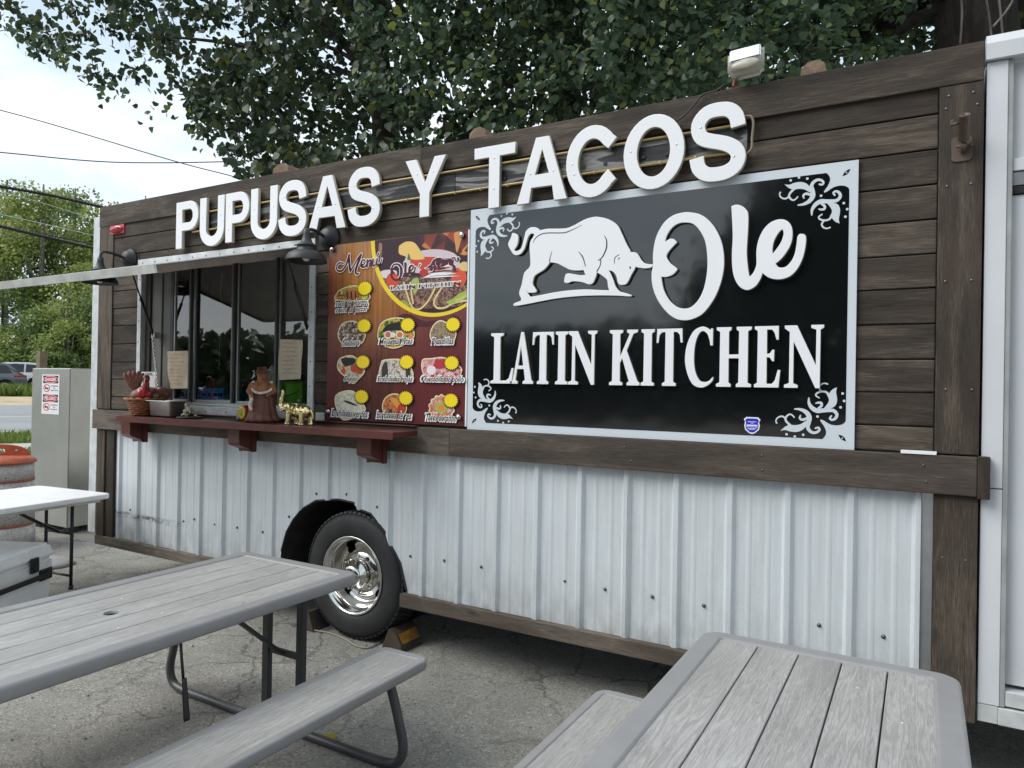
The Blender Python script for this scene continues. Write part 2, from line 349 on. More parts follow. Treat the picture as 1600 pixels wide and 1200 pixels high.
def siding_mat():
    m, t, b = newmat('white painted ribbed steel'); K = t.links.new; tcn = N(t, 'ShaderNodeTexCoord')
    sx = N(t, 'ShaderNodeSeparateXYZ'); K(tcn.outputs['Object'], sx.inputs[0])
    def ns(scale, mpv, det=5):
        mpn = N(t, 'ShaderNodeMapping'); mpn.inputs['Scale'].default_value = mpv; K(tcn.outputs['Object'], mpn.inputs[0])
        n = N(t, 'ShaderNodeTexNoise'); n.inputs['Scale'].default_value = scale; n.inputs['Detail'].default_value = det; n.inputs['Roughness'].default_value = .65; K(mpn.outputs[0], n.inputs['Vector']); return n.outputs['Fac']
    # run-off streaks, fine speckle, splash dirt that fades with height, scuffs
    st = ns(9, (3.5, 1, .22)); sp_ = ns(150, (1, 1, 1), 3); dirt = ns(7, (1.6, 1, .8)); br = ns(2.3, (1, 1, .6))
    base = N(t, 'ShaderNodeValToRGB'); e = base.color_ramp.elements; e[0].position = .25; e[0].color = (.56, .595, .62, 1); e[1].position = .6; e[1].color = (.655, .70, .735, 1); K(st, base.inputs[0])
    m1 = N(t, 'ShaderNodeMix', data_type='RGBA'); r1 = N(t, 'ShaderNodeMapRange'); r1.inputs[1].default_value = .58; r1.inputs[2].default_value = .75; r1.inputs[4].default_value = .5; K(sp_, r1.inputs[0])
    K(r1.outputs[0], m1.inputs[0]); K(base.outputs[0], m1.inputs[6]); m1.inputs[7].default_value = (.36, .36, .35, 1)
    hz = N(t, 'ShaderNodeMapRange'); hz.inputs[1].default_value = .72; hz.inputs[2].default_value = .30; hz.inputs[3].default_value = 0; hz.inputs[4].default_value = 1; K(sx.outputs[2], hz.inputs[0])
    hp = N(t, 'ShaderNodeMath', operation='POWER'); hp.inputs[1].default_value = 1.6; K(hz.outputs[0], hp.inputs[0])
    dm = N(t, 'ShaderNodeMapRange'); dm.inputs[1].default_value = .36; dm.inputs[2].default_value = .58; K(dirt, dm.inputs[0])
    mu = N(t, 'ShaderNodeMath', operation='MULTIPLY'); K(hp.outputs[0], mu.inputs[0]); K(dm.outputs[0], mu.inputs[1])
    mu2 = N(t, 'ShaderNodeMath', operation='MULTIPLY'); mu2.inputs[1].default_value = .6; K(mu.outputs[0], mu2.inputs[0])
    m2 = N(t, 'ShaderNodeMix', data_type='RGBA'); K(mu2.outputs[0], m2.inputs[0]); K(m1.outputs[2], m2.inputs[6]); m2.inputs[7].default_value = (.20, .185, .155, 1)
    pr = N(t, 'ShaderNodeMapRange'); pr.inputs[1].default_value = .5; pr.inputs[2].default_value = .75; pr.inputs[4].default_value = .35; K(br, pr.inputs[0])
    m3 = N(t, 'ShaderNodeMix', data_type='RGBA'); K(pr.outputs[0], m3.inputs[0]); K(m2.outputs[2], m3.inputs[6]); m3.inputs[7].default_value = (.47, .47, .45, 1)
    # dark rubbed scrape on the left end of the side
    sc = ns(26, (1, 1, 1.2), 4); zb = N(t, 'ShaderNodeMath', operation='SUBTRACT'); K(sx.outputs[2], zb.inputs[0]); zb.inputs[1].default_value = .535
    za = N(t, 'ShaderNodeMath', operation='ABSOLUTE'); K(zb.outputs[0], za.inputs[0]); zr = N(t, 'ShaderNodeMapRange'); zr.inputs[1].default_value = .012; zr.inputs[2].default_value = .03; zr.inputs[3].default_value = 1; zr.inputs[4].default_value = 0; K(za.outputs[0], zr.inputs[0])
    xr = N(t, 'ShaderNodeMapRange'); xr.inputs[1].default_value = -1.85; xr.inputs[2].default_value = -2.2; xr.inputs[3].default_value = 0; xr.inputs[4].default_value = 1; K(sx.outputs[0], xr.inputs[0])
    s1 = N(t, 'ShaderNodeMapRange'); s1.inputs[1].default_value = .42; s1.inputs[2].default_value = .6; K(sc, s1.inputs[0])
    p1 = N(t, 'ShaderNodeMath', operation='MULTIPLY'); K(zr.outputs[0], p1.inputs[0]); K(xr.outputs[0], p1.inputs[1]); p2 = N(t, 'ShaderNodeMath', operation='MULTIPLY'); K(p1.outputs[0], p2.inputs[0]); K(s1.outputs[0], p2.inputs[1])
    m4 = N(t, 'ShaderNodeMix', data_type='RGBA'); K(p2.outputs[0], m4.inputs[0]); K(m3.outputs[2], m4.inputs[6]); m4.inputs[7].default_value = (.10, .10, .105, 1)
    K(m4.outputs[2], b.inputs['Base Color']); b.inputs['Roughness'].default_value = .38; b.inputs['Metallic'].default_value = .12
    bp = N(t, 'ShaderNodeBump'); bp.inputs['Strength'].default_value = .1; bp.inputs['Distance'].default_value = .01; K(br, bp.inputs['Height']); K(bp.outputs[0], b.inputs['Normal'])
    return m
M_siding = siding_mat()
def ground_mat():
    m, t, b = newmat('cracked worn paving'); K = t.links.new; tcn = N(t, 'ShaderNodeTexCoord')
    def ns(scale, det=6, rough=.6, dist=0):
        n = N(t, 'ShaderNodeTexNoise'); n.inputs['Scale'].default_value = scale; n.inputs['Detail'].default_value = det; n.inputs['Roughness'].default_value = rough; n.inputs['Distortion'].default_value = dist; K(tcn.outputs['Object'], n.inputs['Vector']); return n
    big = ns(.9, 5); agg = ns(95, 3, .75); 
    r = N(t, 'ShaderNodeValToRGB'); e = r.color_ramp.elements; e[0].position = .3; e[0].color = (.175, .168, .152, 1); e[1].position = .7; e[1].color = (.355, .346, .318, 1); K(big.outputs['Fac'], r.inputs[0])
    # aggregate: pale and dark grains
    vo = N(t, 'ShaderNodeTexVoronoi'); vo.inputs['Scale'].default_value = 130; K(tcn.outputs['Object'], vo.inputs['Vector']); sv = N(t, 'ShaderNodeSeparateColor'); K(vo.outputs['Color'], sv.inputs[0])
    rg = N(t, 'ShaderNodeValToRGB'); e = rg.color_ramp.elements; e[0].position = 0; e[0].color = (.28, .27, .25, 1); e[1].position = 1; e[1].color = (1.75, 1.75, 1.7, 1)
    q = rg.color_ramp.elements.new(.13); q.color = (.85, .85, .85, 1); q = rg.color_ramp.elements.new(.85); q.color = (1.1, 1.1, 1.08, 1); K(sv.outputs[0], rg.inputs[0])
    mg = N(t, 'ShaderNodeMix', data_type='RGBA', blend_type='MULTIPLY'); mg.inputs[0].default_value = .75; K(r.outputs[0], mg.inputs[6]); K(rg.outputs[0], mg.inputs[7])
    # pits
    rpit = N(t, 'ShaderNodeMapRange'); rpit.inputs[1].default_value = .36; rpit.inputs[2].default_value = .28; rpit.inputs[3].default_value = 0; rpit.inputs[4].default_value = .8; K(agg.outputs['Fac'], rpit.inputs[0])
    m1 = N(t, 'ShaderNodeMix', data_type='RGBA'); K(rpit.outputs[0], m1.inputs[0]); K(mg.outputs[2], m1.inputs[6]); m1.inputs[7].default_value = (.045, .042, .038, 1)
    # crack network
    wob = ns(5, 4); wv = N(t, 'ShaderNodeVectorMath', operation='MULTIPLY_ADD'); wv.inputs[1].default_value = (.35, .35, .35); K(wob.outputs['Color'], wv.inputs[0]); K(tcn.outputs['Object'], wv.inputs[2])
    def crack(scale, wd):
        v = N(t, 'ShaderNodeTexVoronoi', feature='DISTANCE_TO_EDGE'); v.inputs['Scale'].default_value = scale; K(wv.outputs[0], v.inputs['Vector'])
        mr = N(t, 'ShaderNodeMapRange'); mr.inputs[1].default_value = wd*.3; mr.inputs[2].default_value = wd; mr.inputs[3].default_value = 1; mr.inputs[4].default_value = 0; K(v.outputs['Distance'], mr.inputs[0]); return mr.outputs[0]
    c1_ = crack(1.9, .026); g1 = ns(.7, 3); g1r = N(t, 'ShaderNodeMapRange'); g1r.inputs[1].default_value = .40; g1r.inputs[2].default_value = .60; g1r.inputs[3].default_value = .3; K(g1.outputs['Fac'], g1r.inputs[0]); c1m = N(t, 'ShaderNodeMath', operation='MULTIPLY'); K(c1_, c1m.inputs[0]); K(g1r.outputs[0], c1m.inputs[1]); c1 = c1m.outputs[0]; c2 = crack(7.0, .035); gate = ns(1.3, 3); gr = N(t, 'ShaderNodeMapRange'); gr.inputs[1].default_value = .50; gr.inputs[2].default_value = .66; K(gate.outputs['Fac'], gr.inputs[0])
    c2g = N(t, 'ShaderNodeMath', operation='MULTIPLY'); K(c2, c2g.inputs[0]); K(gr.outputs[0], c2g.inputs[1]); c2h = N(t, 'ShaderNodeMath', operation='MULTIPLY'); c2h.inputs[1].default_value = .65; K(c2g.outputs[0], c2h.inputs[0])
    cm = N(t, 'ShaderNodeMath', operation='MAXIMUM'); K(c1, cm.inputs[0]); K(c2h.outputs[0], cm.inputs[1]); ck = N(t, 'ShaderNodeMath', operation='MULTIPLY'); ck.inputs[1].default_value = .66; K(cm.outputs[0], ck.inputs[0])
    m2 = N(t, 'ShaderNodeMix', data_type='RGBA'); K(ck.outputs[0], m2.inputs[0]); K(m1.outputs[2], m2.inputs[6]); m2.inputs[7].default_value = (.065, .06, .052, 1)
    stn = ns(2.2, 5, .6, .6); sr = N(t, 'ShaderNodeMapRange'); sr.inputs[1].default_value = .60; sr.inputs[2].default_value = .72; sr.inputs[4].default_value = .55; K(stn.outputs['Fac'], sr.inputs[0])
    m3 = N(t, 'ShaderNodeMix', data_type='RGBA'); K(sr.outputs[0], m3.inputs[0]); K(m2.outputs[2], m3.inputs[6]); m3.inputs[7].default_value = (.085, .078, .068, 1)
    K(m3.outputs[2], b.inputs['Base Color']); b.inputs['Roughness'].default_value = .85; b.inputs['Specular IOR Level'].default_value = .25
    hs = N(t, 'ShaderNodeMath', operation='SUBTRACT'); K(agg.outputs['Fac'], hs.inputs[0]); K(ck.outputs[0], hs.inputs[1])
    bp = N(t, 'ShaderNodeBump'); bp.inputs['Strength'].default_value = .6; bp.inputs['Distance'].default_value = .008; K(hs.outputs[0], bp.inputs['Height']); K(bp.outputs[0], b.inputs['Normal'])
    return m
M_ground = ground_mat()
def leafmat(name, c0, c1, c2=None, trans=.3, rough=.45):
    m, t, b = newmat(name); K = t.links.new; ge = N(t, 'ShaderNodeNewGeometry'); r = N(t, 'ShaderNodeValToRGB'); e = r.color_ramp.elements
    e[0].position = 0; e[0].color = (*c0, 1); e[1].position = .8 if c2 else 1; e[1].color = (*c1, 1)
    if c2: q = r.color_ramp.elements.new(1); q.color = (*c2, 1)
    K(ge.outputs['Random Per Island'], r.inputs[0]); K(r.outputs[0], b.inputs['Base Color']); b.inputs['Roughness'].default_value = rough; b.inputs['Specular IOR Level'].default_value = .35
    o = t.nodes['Material Output']; tr = N(t, 'ShaderNodeBsdfTranslucent'); hs = N(t, 'ShaderNodeHueSaturation'); hs.inputs['Value'].default_value = 1.5; hs.inputs['Hue'].default_value = .485; K(r.outputs[0], hs.inputs['Color']); K(hs.outputs[0], tr.inputs[0])
    ms = N(t, 'ShaderNodeMixShader'); ms.inputs[0].default_value = trans; K(b.outputs[0], ms.inputs[1]); K(tr.outputs[0], ms.inputs[2]); K(ms.outputs[0], o.inputs[0]); return m
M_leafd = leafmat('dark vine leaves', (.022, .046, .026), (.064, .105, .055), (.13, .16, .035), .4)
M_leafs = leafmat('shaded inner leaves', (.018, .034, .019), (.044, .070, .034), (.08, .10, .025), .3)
M_leaff = leafmat('sunny roadside leaves', (.10, .16, .04), (.25, .31, .09), (.40, .38, .13), .45)
M_leaff2 = leafmat('mid green roadside leaves', (.07, .125, .04), (.16, .235, .08), (.29, .31, .11), .45)
M_leafw = leafmat('dark distant leaves', (.02, .04, .018), (.05, .085, .03), None, .2)
M_bark = wood('furrowed bark', (.007, .006, .005), (.022, .018, .015), (.048, .04, .034), 'z', bump=1.0, knots=False, patch_amt=0, rough=.9, gs=.6)
M_barkl = wood('pale grey bark', (.08, .07, .06), (.18, .165, .145), (.30, .28, .25), 'z', bump=.8, knots=False, rough=.9, gs=.6)

# ------------------------------------------------------------------ the setting: lot, verge, road, far bank
NV = Vector((-.9075, .4200)); TV = Vector((.4200, .9075)); E2 = Vector((EYE.x, EYE.y))
ZP = [(-300, 0), (13.8, 0), (19, -.01), (21.3, -.01), (24.6, 0), (38, .43), (44, .66), (52, 1.0), (75, 1.8), (400, 9)]
def zs(s): return float(np.interp(s, [a for a, b in ZP], [b for a, b in ZP]))
def strip(name, s0, s1, mat, t0=-160, t1=200, nt_=40, ns_=4, wob=0.0):
    mb = MB(); vs = []
    for i in range(ns_+1):
        for j in range(nt_+1):
            t = t0+(t1-t0)*j/nt_; s = s0+(s1-s0)*i/ns_
            if wob and i in (0, ns_): s += wob*noise.noise(Vector((t*.6, s0 if i == 0 else s1, 0)))
            p = E2 + NV*s + TV*t; vs.append((p.x, p.y, zs(s)))
    fs = [(i*(nt_+1)+j, i*(nt_+1)+j+1, (i+1)*(nt_+1)+j+1, (i+1)*(nt_+1)+j) for i in range(ns_) for j in range(nt_)]
    mb.add(vs, [tuple(reversed(f)) for f in fs]); o = mb.build(name, mat); o['kind'] = 'structure'; return o
M_soil = plain('verge soil and short grass', (.075, .115, .028), .9, bump=.5, bscale=40, var=.4, vscale=2)
M_path = plain('pale concrete path', (.40, .39, .37), .85, var=.15)
M_road = plain('sun bleached asphalt road', (.25, .26, .27), .85, var=.15, vscale=.5)
M_shoulder = plain('tan gravel shoulder', (.45, .36, .24), .95, bump=.5, bscale=20, var=.25, vscale=1)
M_paint = plain('worn white road paint', (.62, .62, .6), .7, var=.2)
strip('parking_lot', -200, 13.8, M_ground, ns_=3)
strip('near_verge', 13.8, 19.0, M_soil)
strip('footpath', 19.0, 21.3, M_path)
strip('road_verge', 21.3, 24.6, M_soil)
strip('road', 24.6, 38.0, M_road)
strip('road_shoulder', 38.0, 44.0, M_shoulder)
strip('far_bank', 44.0, 400, M_soil, ns_=30)
for s in (25.4, 31.0, 37.2):
    mb = MB(); vs = []
    for t in (-160, 200):
        for d in (0, .14):
            p = E2+NV*(s+d)+TV*t; vs.append((p.x, p.y, zs(s+d)+.006))
    mb.add(vs, [(0, 2, 3, 1)]); o = mb.build('road_line', M_paint); o['kind'] = 'structure'
# grass blades on the verges (nobody could count them)
def blades(name, s0, s1, t0, t1, n, h, mat, label):
    s = rng.uniform(s0, s1, n); t = rng.uniform(t0, t1, n); P0 = np.stack([E2.x+NV.x*s+TV.x*t, E2.y+NV.y*s+TV.y*t, np.interp(s, [a for a, b in ZP], [b for a, b in ZP])], 1)
    a = rng.uniform(0, 6.28, n); hh = h*rng.uniform(.4, 1.3, n); wd = hh*.16; lean = rng.normal(0, .35, (n, 2))*hh[:, None]
    V = np.empty((n, 3, 3)); d = np.stack([np.cos(a)*wd, np.sin(a)*wd, 0*a], 1)
    V[:, 0] = P0-d; V[:, 1] = P0+d; V[:, 2] = P0; V[:, 2, :2] += lean; V[:, 2, 2] += hh
    me = bpy.data.meshes.new(name); me.from_pydata(V.reshape(-1, 3).tolist(), [], np.arange(n*3).reshape(-1, 3).tolist()); o = put(name, me, mat)
    tag(o, label, 'grass', None, 'stuff')
M_grass = leafmat('short roadside grass', (.07, .13, .022), (.16, .23, .05), (.25, .25, .09), .3)
blades('verge_grass', 13.8, 18.9, -5, 5, 9000, .12, M_grass, 'short green grass on the near verge behind the orange barrel')
blades('roadside_grass', 21.4, 24.5, -8, 8, 9000, .16, M_grass, 'bright green grass strip between the footpath and the road')
blades('bank_weeds', 44.2, 46.6, -12, 14, 14000, .55, M_grass, 'tall weeds on the bank in front of the parked cars')

# ------------------------------------------------------------------ the food truck
TR = thing('food_truck', 'food truck clad in dark wood boards above white ribbed metal siding', 'food truck', (-2.8, 0, 0))
XL, XR = -5.812, .20
def board(name, x0, x1, y0, y1, z0, z1, mat, jit=0.0, bev=.004, label=None):
    mb = MB(); mb.box(x0, x1, y0+jit, y1, z0, z1, bev); return mb.build(name, mat, TR, label=label)
# box of the body: roof, floor, ends, back, and a backing wall that leaves the window open
mb = MB()
mb.box(XL, XR-.005, .03, .06, 2.50, 2.96); mb.box(XL, -5.24, .03, .06, 1.24, 2.499); mb.box(-3.45, XR-.005, .03, .06, 1.24, 2.499); mb.box(-5.239, -3.451, .03, .06, 1.24, 1.38)
mb.box(XL, XR-.005, 2.30, 2.34, .42, 2.96); mb.box(XL, XL+.03, .061, 2.299, .42, 2.96); mb.box(XR-.035, XR-.005, .061, 2.299, .42, 2.96)
mb.box(XL, XR-.005, .03, 2.34, 2.961, 2.985); mb.build('body', M_inside, TR)
mb = MB(); mb.box(XL+.05, -3.75, .08, 2.28, .42, .50); mb.box(-2.55, XR-.05, .08, 2.28, .42, .50); mb.box(XL+.1, XR-.1, .5, .58, .34, .419); mb.box(XL+.1, XR-.1, 1.7, 1.78, .34, .419); mb.build('chassis', M_under, TR)
# a partition just inside keeps the kitchen dim
SE = [1.362, 1.468, 1.606, 1.741, 1.885, 2.030, 2.168, 2.307, 2.448, 2.590, 2.731, 2.84]
for i, (a, b) in enumerate(zip(SE, SE[1:])):
    g = .0032
    segs = [(-5.618, .043)] if a > 2.5 else ([(-5.618, -5.286), (-3.388, .043)])
    if abs(a-2.448) < .01: segs = [(-5.618, -5.286), (-3.388, .043)]; 
    if abs(a-2.448) < .01:
        board('plank', -5.285, -3.389, random.uniform(-.002, .002), .028, 2.537, b-g, M_plank)
    for x0, x1 in segs:
        if x1 - x0 > 2:   # long rows are pieced from two boards
            c = random.uniform(-2.1, -.4) if x0 > -5 else random.uniform(-3.2, -2.4)
            if x0 > -5 and c < -.25: c = max(c, -2.0)
            for u, v in ((x0, c-.001), (c+.001, x1)): board('plank', u, v, random.uniform(-.003, .002), .028, a+g, b-g, M_plank)
        else: board('plank', x0, x1, random.uniform(-.003, .002), .028, a+g, b-g, M_plank)
# top fascia in two lengths, corner posts, waist rail, sills
board('fascia_board', XL, -2.55, -.014, -.004, 2.835, 3.000, M_plank); board('fascia_board', -2.548, XR-.005, -.016, -.004, 2.832, 2.985, M_plank)
board('corner_post', XL, -5.622, -.010, .028, 1.364, 2.833, M_post); board('corner_post', .046, .196, -.012, .028, 1.364, 2.830, M_post)
board('waist_rail', XL-.012, -2.3, -.034, -.006, 1.205, 1.358, M_belt); board('waist_rail', -2.298, .190, -.036, -.006, 1.205, 1.358, M_belt)
board('rail_end', .191, .232, -.042, -.004, 1.198, 1.362, M_post)
board('corner_post', XL+.03, -5.68, -.014, .028, .345, 1.203, M_post); board('corner_post', -5.678, -5.575, .0, .028, .345, 1.203, M_post)
board('corner_post', .048, .196, -.014, .028, .32, 1.203, M_post)
board('sill_board', XL+.02, -3.70, -.016, .024, .270, .343, M_sill); board('sill_board', -2.645, .045, -.020, .02, .294, .372, M_sill)
mb = MB(); mb.box(-5.918, -5.814, .0, .06, .35, 2.93, .006); mb.build('corner_trim', M_alu, TR)
mb = MB(); mb.box(.005, .046, .012, .03, .372, 1.204); mb.build('edge_trim', M_mill, TR)
# ribbed siding, one sheet per three ribs, cut round the wheel
ARCH = [W(*p) for p in [(436, 862), (444, 832), (455, 812), (470, 795), (490, 783), (525, 781), (548, 786), (556, 791), (558, 797), (575, 803), (603, 838), (607, 852), (622, 880), (632, 925)]]
AX = [-3.70]+[p.x for p in ARCH]; AZ = [.345]+[p.z for p in ARCH]
RB = [-5.515]+[-5.272+.2509*i for i in range(22)]
def prof(x):
    k = min(RB, key=lambda r: abs(r-x)); d = abs(x-k)
    if d < .011: return -.019
    if d < .026: return -.019*(1-(d-.011)/.015)
    for f in (1/3, 2/3):
        for r in (k, k-.2509):
            dd = abs(x-(r+.2509*f))
            if dd < .013: return -.0024*(1-(dd/.013)**2)
    return 0
def low(x):
    if -3.70 < x < -2.624: return float(np.interp(x, AX, AZ))
    return .34 if x < -3 else .352
edges = [-5.572, -5.02, -4.26, -3.51, -2.755, -2.0, -1.25, -.50, .004]
for x0, x1 in zip(edges, edges[1:]):
    xs = {x0, x1}
    for r in RB:
        for d in (-.026, -.011, .011, .026): xs.add(r+d)
        for f in (1/3, 2/3):
            for d in (-.013, -.007, 0, .007, .013): xs.add(r+.2509*f+d)
    for x in AX: xs.add(x-.0005); xs.add(x+.0005)
    xs |= set(np.arange(-3.70, -2.62, .02))
    xs = sorted(x for x in xs if x0-1e-6 <= x <= x1+1e-6); mb = MB(); vs = []; lap = .0018*(edges.index(x0) % 2)
    for x in xs:
        z0 = low(x)
        for z in (z0, z0+(1.203-z0)*.5, 1.203): vs.append((x, .022+prof(x)-lap, z))
    fs = [(i*3+j, (i+1)*3+j, (i+1)*3+j+1, i*3+j+1) for i in range(len(xs)-1) for j in range(2)]
    mb.add(vs, fs); mb.build('metal_panel', M_siding, TR)
# ragged rubber lip along the cut, wheel house behind it
lip = [(p.x, .02, p.z) for p in ARCH]; mb = MB(); mb.tube(lip, .007, 6, False); mb.build('arch_lip', M_blackplas, TR)
mb = MB(); vs = []
for p in [Vector((-3.70, 0, .30))]+ARCH+[Vector((-2.615, 0, .28))]: vs += [(p.x, .03, p.z+.012), (p.x, .62, p.z+.012)]
n_ = len(vs)//2; mb.add(vs, [(2*i, 2*i+1, 2*i+3, 2*i+2) for i in range(n_-1)]); mb.box(-3.72, -2.6, .621, .64, .2, .95); mb.build('wheel_house', M_under, TR)
# screws
M_screw = plain('zinc screw head', (.12, .12, .12), .4, .8); mb = MB()
for q in [(880, 909), (943, 922), (1017, 934), (1098, 948), (1279, 979), (1380, 997), (638, 870), (691, 877), (749, 887), (448, 808), (491, 772), (538, 773), (586, 793), (407, 832), (367, 825), (332, 820), (300, 812), (283, 815), (751, 705), (200, 797)]:
    p = W(*q); mb.lathe([(.0095, 0), (.0095, .002), (.006, .003), (.006, .008), (0, .0085)], 8, Matrix.Translation((p.x, .021, p.z)) @ Matrix.Rotation(R(90), 4, 'X'))
mb.build('siding_screw', M_screw, TR, kind='stuff')
mb = MB()
for q in [(1475, 1, 0)]: pass
for x in (.075, .165):
    for z in (2.79, 2.74, 2.43, 2.05, 1.62, .95):
        mb.lathe([(.006, 0), (.005, .0015), (0, .002)], 8, Matrix.Translation((x+random.uniform(-.01, .01), -.0125, z)) @ Matrix.Rotation(R(90), 4, 'X'))
for x in np.arange(-5.5, 0, .61):
    for z in (1.25, 1.315): mb.lathe([(.005, 0), (.004, .0015), (0, .002)], 8, Matrix.Translation((x+random.uniform(-.03, .03), -.0345 if x < -2.33 else -.0365, z)) @ Matrix.Rotation(R(90), 4, 'X'))
mb.build('nail_head', M_screw, TR, kind='stuff')
# serving window: frame, jamb shutters, sliding panes, sill
mb = MB(); mb.box(-5.284, -3.392, -.012, .03, 2.462, 2.534, .003); mb.build('window_header', M_alu, TR)
for x0, x1 in ((-5.284, -5.238), (-3.440, -3.392)): MB().box(x0, x1, -.010, .03, 1.36, 2.461, .002).build('window_casing', M_alu, TR)
mb = MB()
for z in np.arange(1.42, 2.4, .16): 
    for x in (-3.416, -5.262): mb.lathe([(.005, 0), (.004, .002), (0, .003)], 8, Matrix.Translation((x, -.0105, z)) @ Matrix.Rotation(R(90), 4, 'X'))
for x in np.arange(-5.22, -3.4, .15): mb.lathe([(.006, 0), (.005, .002), (0, .003)], 8, Matrix.Translation((x, -.0125, 2.505)) @ Matrix.Rotation(R(90), 4, 'X'))
for x in np.arange(-4.9, -3.5, .22): mb.lathe([(.006, 0), (.005, .002), (0, .003)], 8, Matrix.Translation((x, .0, 1.385)) @ Matrix.Rotation(R(90), 4, 'X'))
mb.build('frame_screw', M_screw, TR, kind='stuff')
mb = MB(); mb.box(-5.237, -3.441, .004, .03, 1.364, 1.418, .002); mb.build('window_sill', M_alu, TR)
mb = MB(); mb.box(-5.237, -3.441, .028, .085, 1.419, 1.432); mb.box(-5.237, -3.441, .05, .056, 1.4325, 1.447); mb.box(-5.237, -3.441, .078, .084, 1.4325, 1.447); mb.build('window_track', M_mill, TR)
mb = MB(); mb.box(-5.236, -5.185, .03, .075, 1.448, 2.46, .003); mb.build('jamb', M_bronze, TR)
for x0, x1, y in ((-5.180, -5.06, .058), (-5.055, -4.965, .068)):
    mb = MB(); mb.box(x0, x1, y-.012, y+.02, 1.448, 2.46, .004); mb.build('shutter', M_taupe, TR)
mb = MB(); mb.box(-4.962, -4.925, .05, .085, 1.448, 2.46, .003); mb.build('jamb', M_bronze, TR)
for x0, x1, y in ((-4.924, -4.722, .066), (-4.700, -4.265, .074), (-4.212, -3.812, .066), (-3.792, -3.445, .074)):
    mb = MB(); mb.box(x0, x0+.014, y-.01, y+.012, 1.449, 2.458, .002); mb.box(x1-.014, x1, y-.01, y+.012, 1.449, 2.458, .002)
    mb.box(x0+.0145, x1-.0145, y-.01, y+.012, 1.449, 1.465); mb.box(x0+.0145, x1-.0145, y-.01, y+.012, 2.44, 2.458); fr = mb.build('window_sash', M_mill, TR)
    mb = MB(); mb.add([(x0+.02, y, 1.46), (x1-.02, y, 1.46), (x1-.02, y, 2.45), (x0+.02, y, 2.45)], [(0, 1, 2, 3)]); mb.build('pane', M_glass, fr)
for x in (-4.703, -4.228, -3.792):
    mb = MB(); mb.box(x-.009, x+.009, .032, .054, 1.448, 2.459, .003); mb.build('mullion', M_bronze, TR)
# hatch lid propped almost level, its struts and a hinge
ha = R(15.2); HL = 1.10
def hp(x, d, n): return Vector((x, -.016-d*math.cos(ha)-n*math.sin(ha), 2.474-d*math.sin(ha)+n*math.cos(ha)))
M_lid = plain('chalky white lid', (.60, .60, .57), .5, .1, bump=.2, bscale=60, var=.3, vscale=8)
mb = MB(); vs = [hp(x, d, n) for x in (-5.27, -3.43) for d in (.01, HL-.003) for n in (-.016, .010)]
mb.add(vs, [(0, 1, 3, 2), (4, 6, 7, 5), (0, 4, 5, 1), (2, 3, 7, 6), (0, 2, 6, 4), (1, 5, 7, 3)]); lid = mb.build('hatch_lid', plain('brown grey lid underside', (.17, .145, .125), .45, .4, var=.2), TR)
mb = MB(); vs = [hp(x, d, n) for x in (-5.275, -3.425) for d in (HL-.002, HL+.012) for n in (-.030, .016)]
mb.add(vs, [(0, 1, 3, 2), (4, 6, 7, 5), (0, 4, 5, 1), (2, 3, 7, 6), (0, 2, 6, 4), (1, 5, 7, 3)]); mb.build('lid_lip', M_lid, lid)
mb = MB(); vs = [hp(x, d, n) for x in (-5.272, -3.428) for d in (.0, HL-.003) for n in (.0105, .016)]
mb.add(vs, [(0, 1, 3, 2), (4, 6, 7, 5), (0, 4, 5, 1), (2, 3, 7, 6), (0, 2, 6, 4), (1, 5, 7, 3)]); mb.build('lid_skin', M_lid, lid)
for xa, xb in ((-3.4295, -3.4255), (-5.2745, -5.2705)):
    mb = MB(); vs = [hp(x, d, n) for x in (xa, xb) for d in (.012, HL-.004) for n in (-.034, .0)]
    mb.add(vs, [(0, 1, 3, 2), (4, 6, 7, 5), (0, 4, 5, 1), (2, 3, 7, 6), (0, 2, 6, 4), (1, 5, 7, 3)]); mb.build('lid_flange', plain('brown grey lid flange', (.20, .165, .14), .4, .4, var=.25), lid)
mb = MB(); mb.tube([(-5.26, -.018, 2.470), (-3.43, -.018, 2.470)], .008, 8); mb.build('hinge', M_mill, TR)
for x in (-5.10, -3.47):
    a = hp(x, .17, -.016); b = Vector((x+.02, -.004, 1.945)); m_ = a.lerp(b, .42)
    mb = MB(); mb.tube([a, m_], .006, 8); st = mb.build('gas_strut', M_blackplas, TR)
    mb = MB(); mb.tube([m_, b], .011, 8); mb.build('strut_cylinder', M_blackplas, st)
    mb = MB(); mb.box(x-.0, x+.04, -.012, .03, 1.92, 1.97, .004); mb.build('strut_bracket', M_steel, st)
# chain that hangs from the strut down to the shelf
ca, cb = Vector((-5.07, -.02, 1.93)), Vector((-4.86, -.10, 1.50))
mb = MB(); nl = 30
for i in range(nl):
    c = ca.lerp(cb, (i+.5)/nl); d = (cb-ca).normalized(); s1_ = d.cross(Vector((0, 1, 0))).normalized(); s2_ = d.cross(s1_); sd_ = s1_ if i % 2 else s2_
    mb.tube([c + d*(math.cos(a)*.0115) + sd_*(math.sin(a)*.006) for a in [2*math.pi*k/8 for k in range(9)]], .0028, 5, True, False)
tag(mb.build('chain', M_steel), 'thin silver chain hanging down from the hatch strut to the steel pan', 'chain')
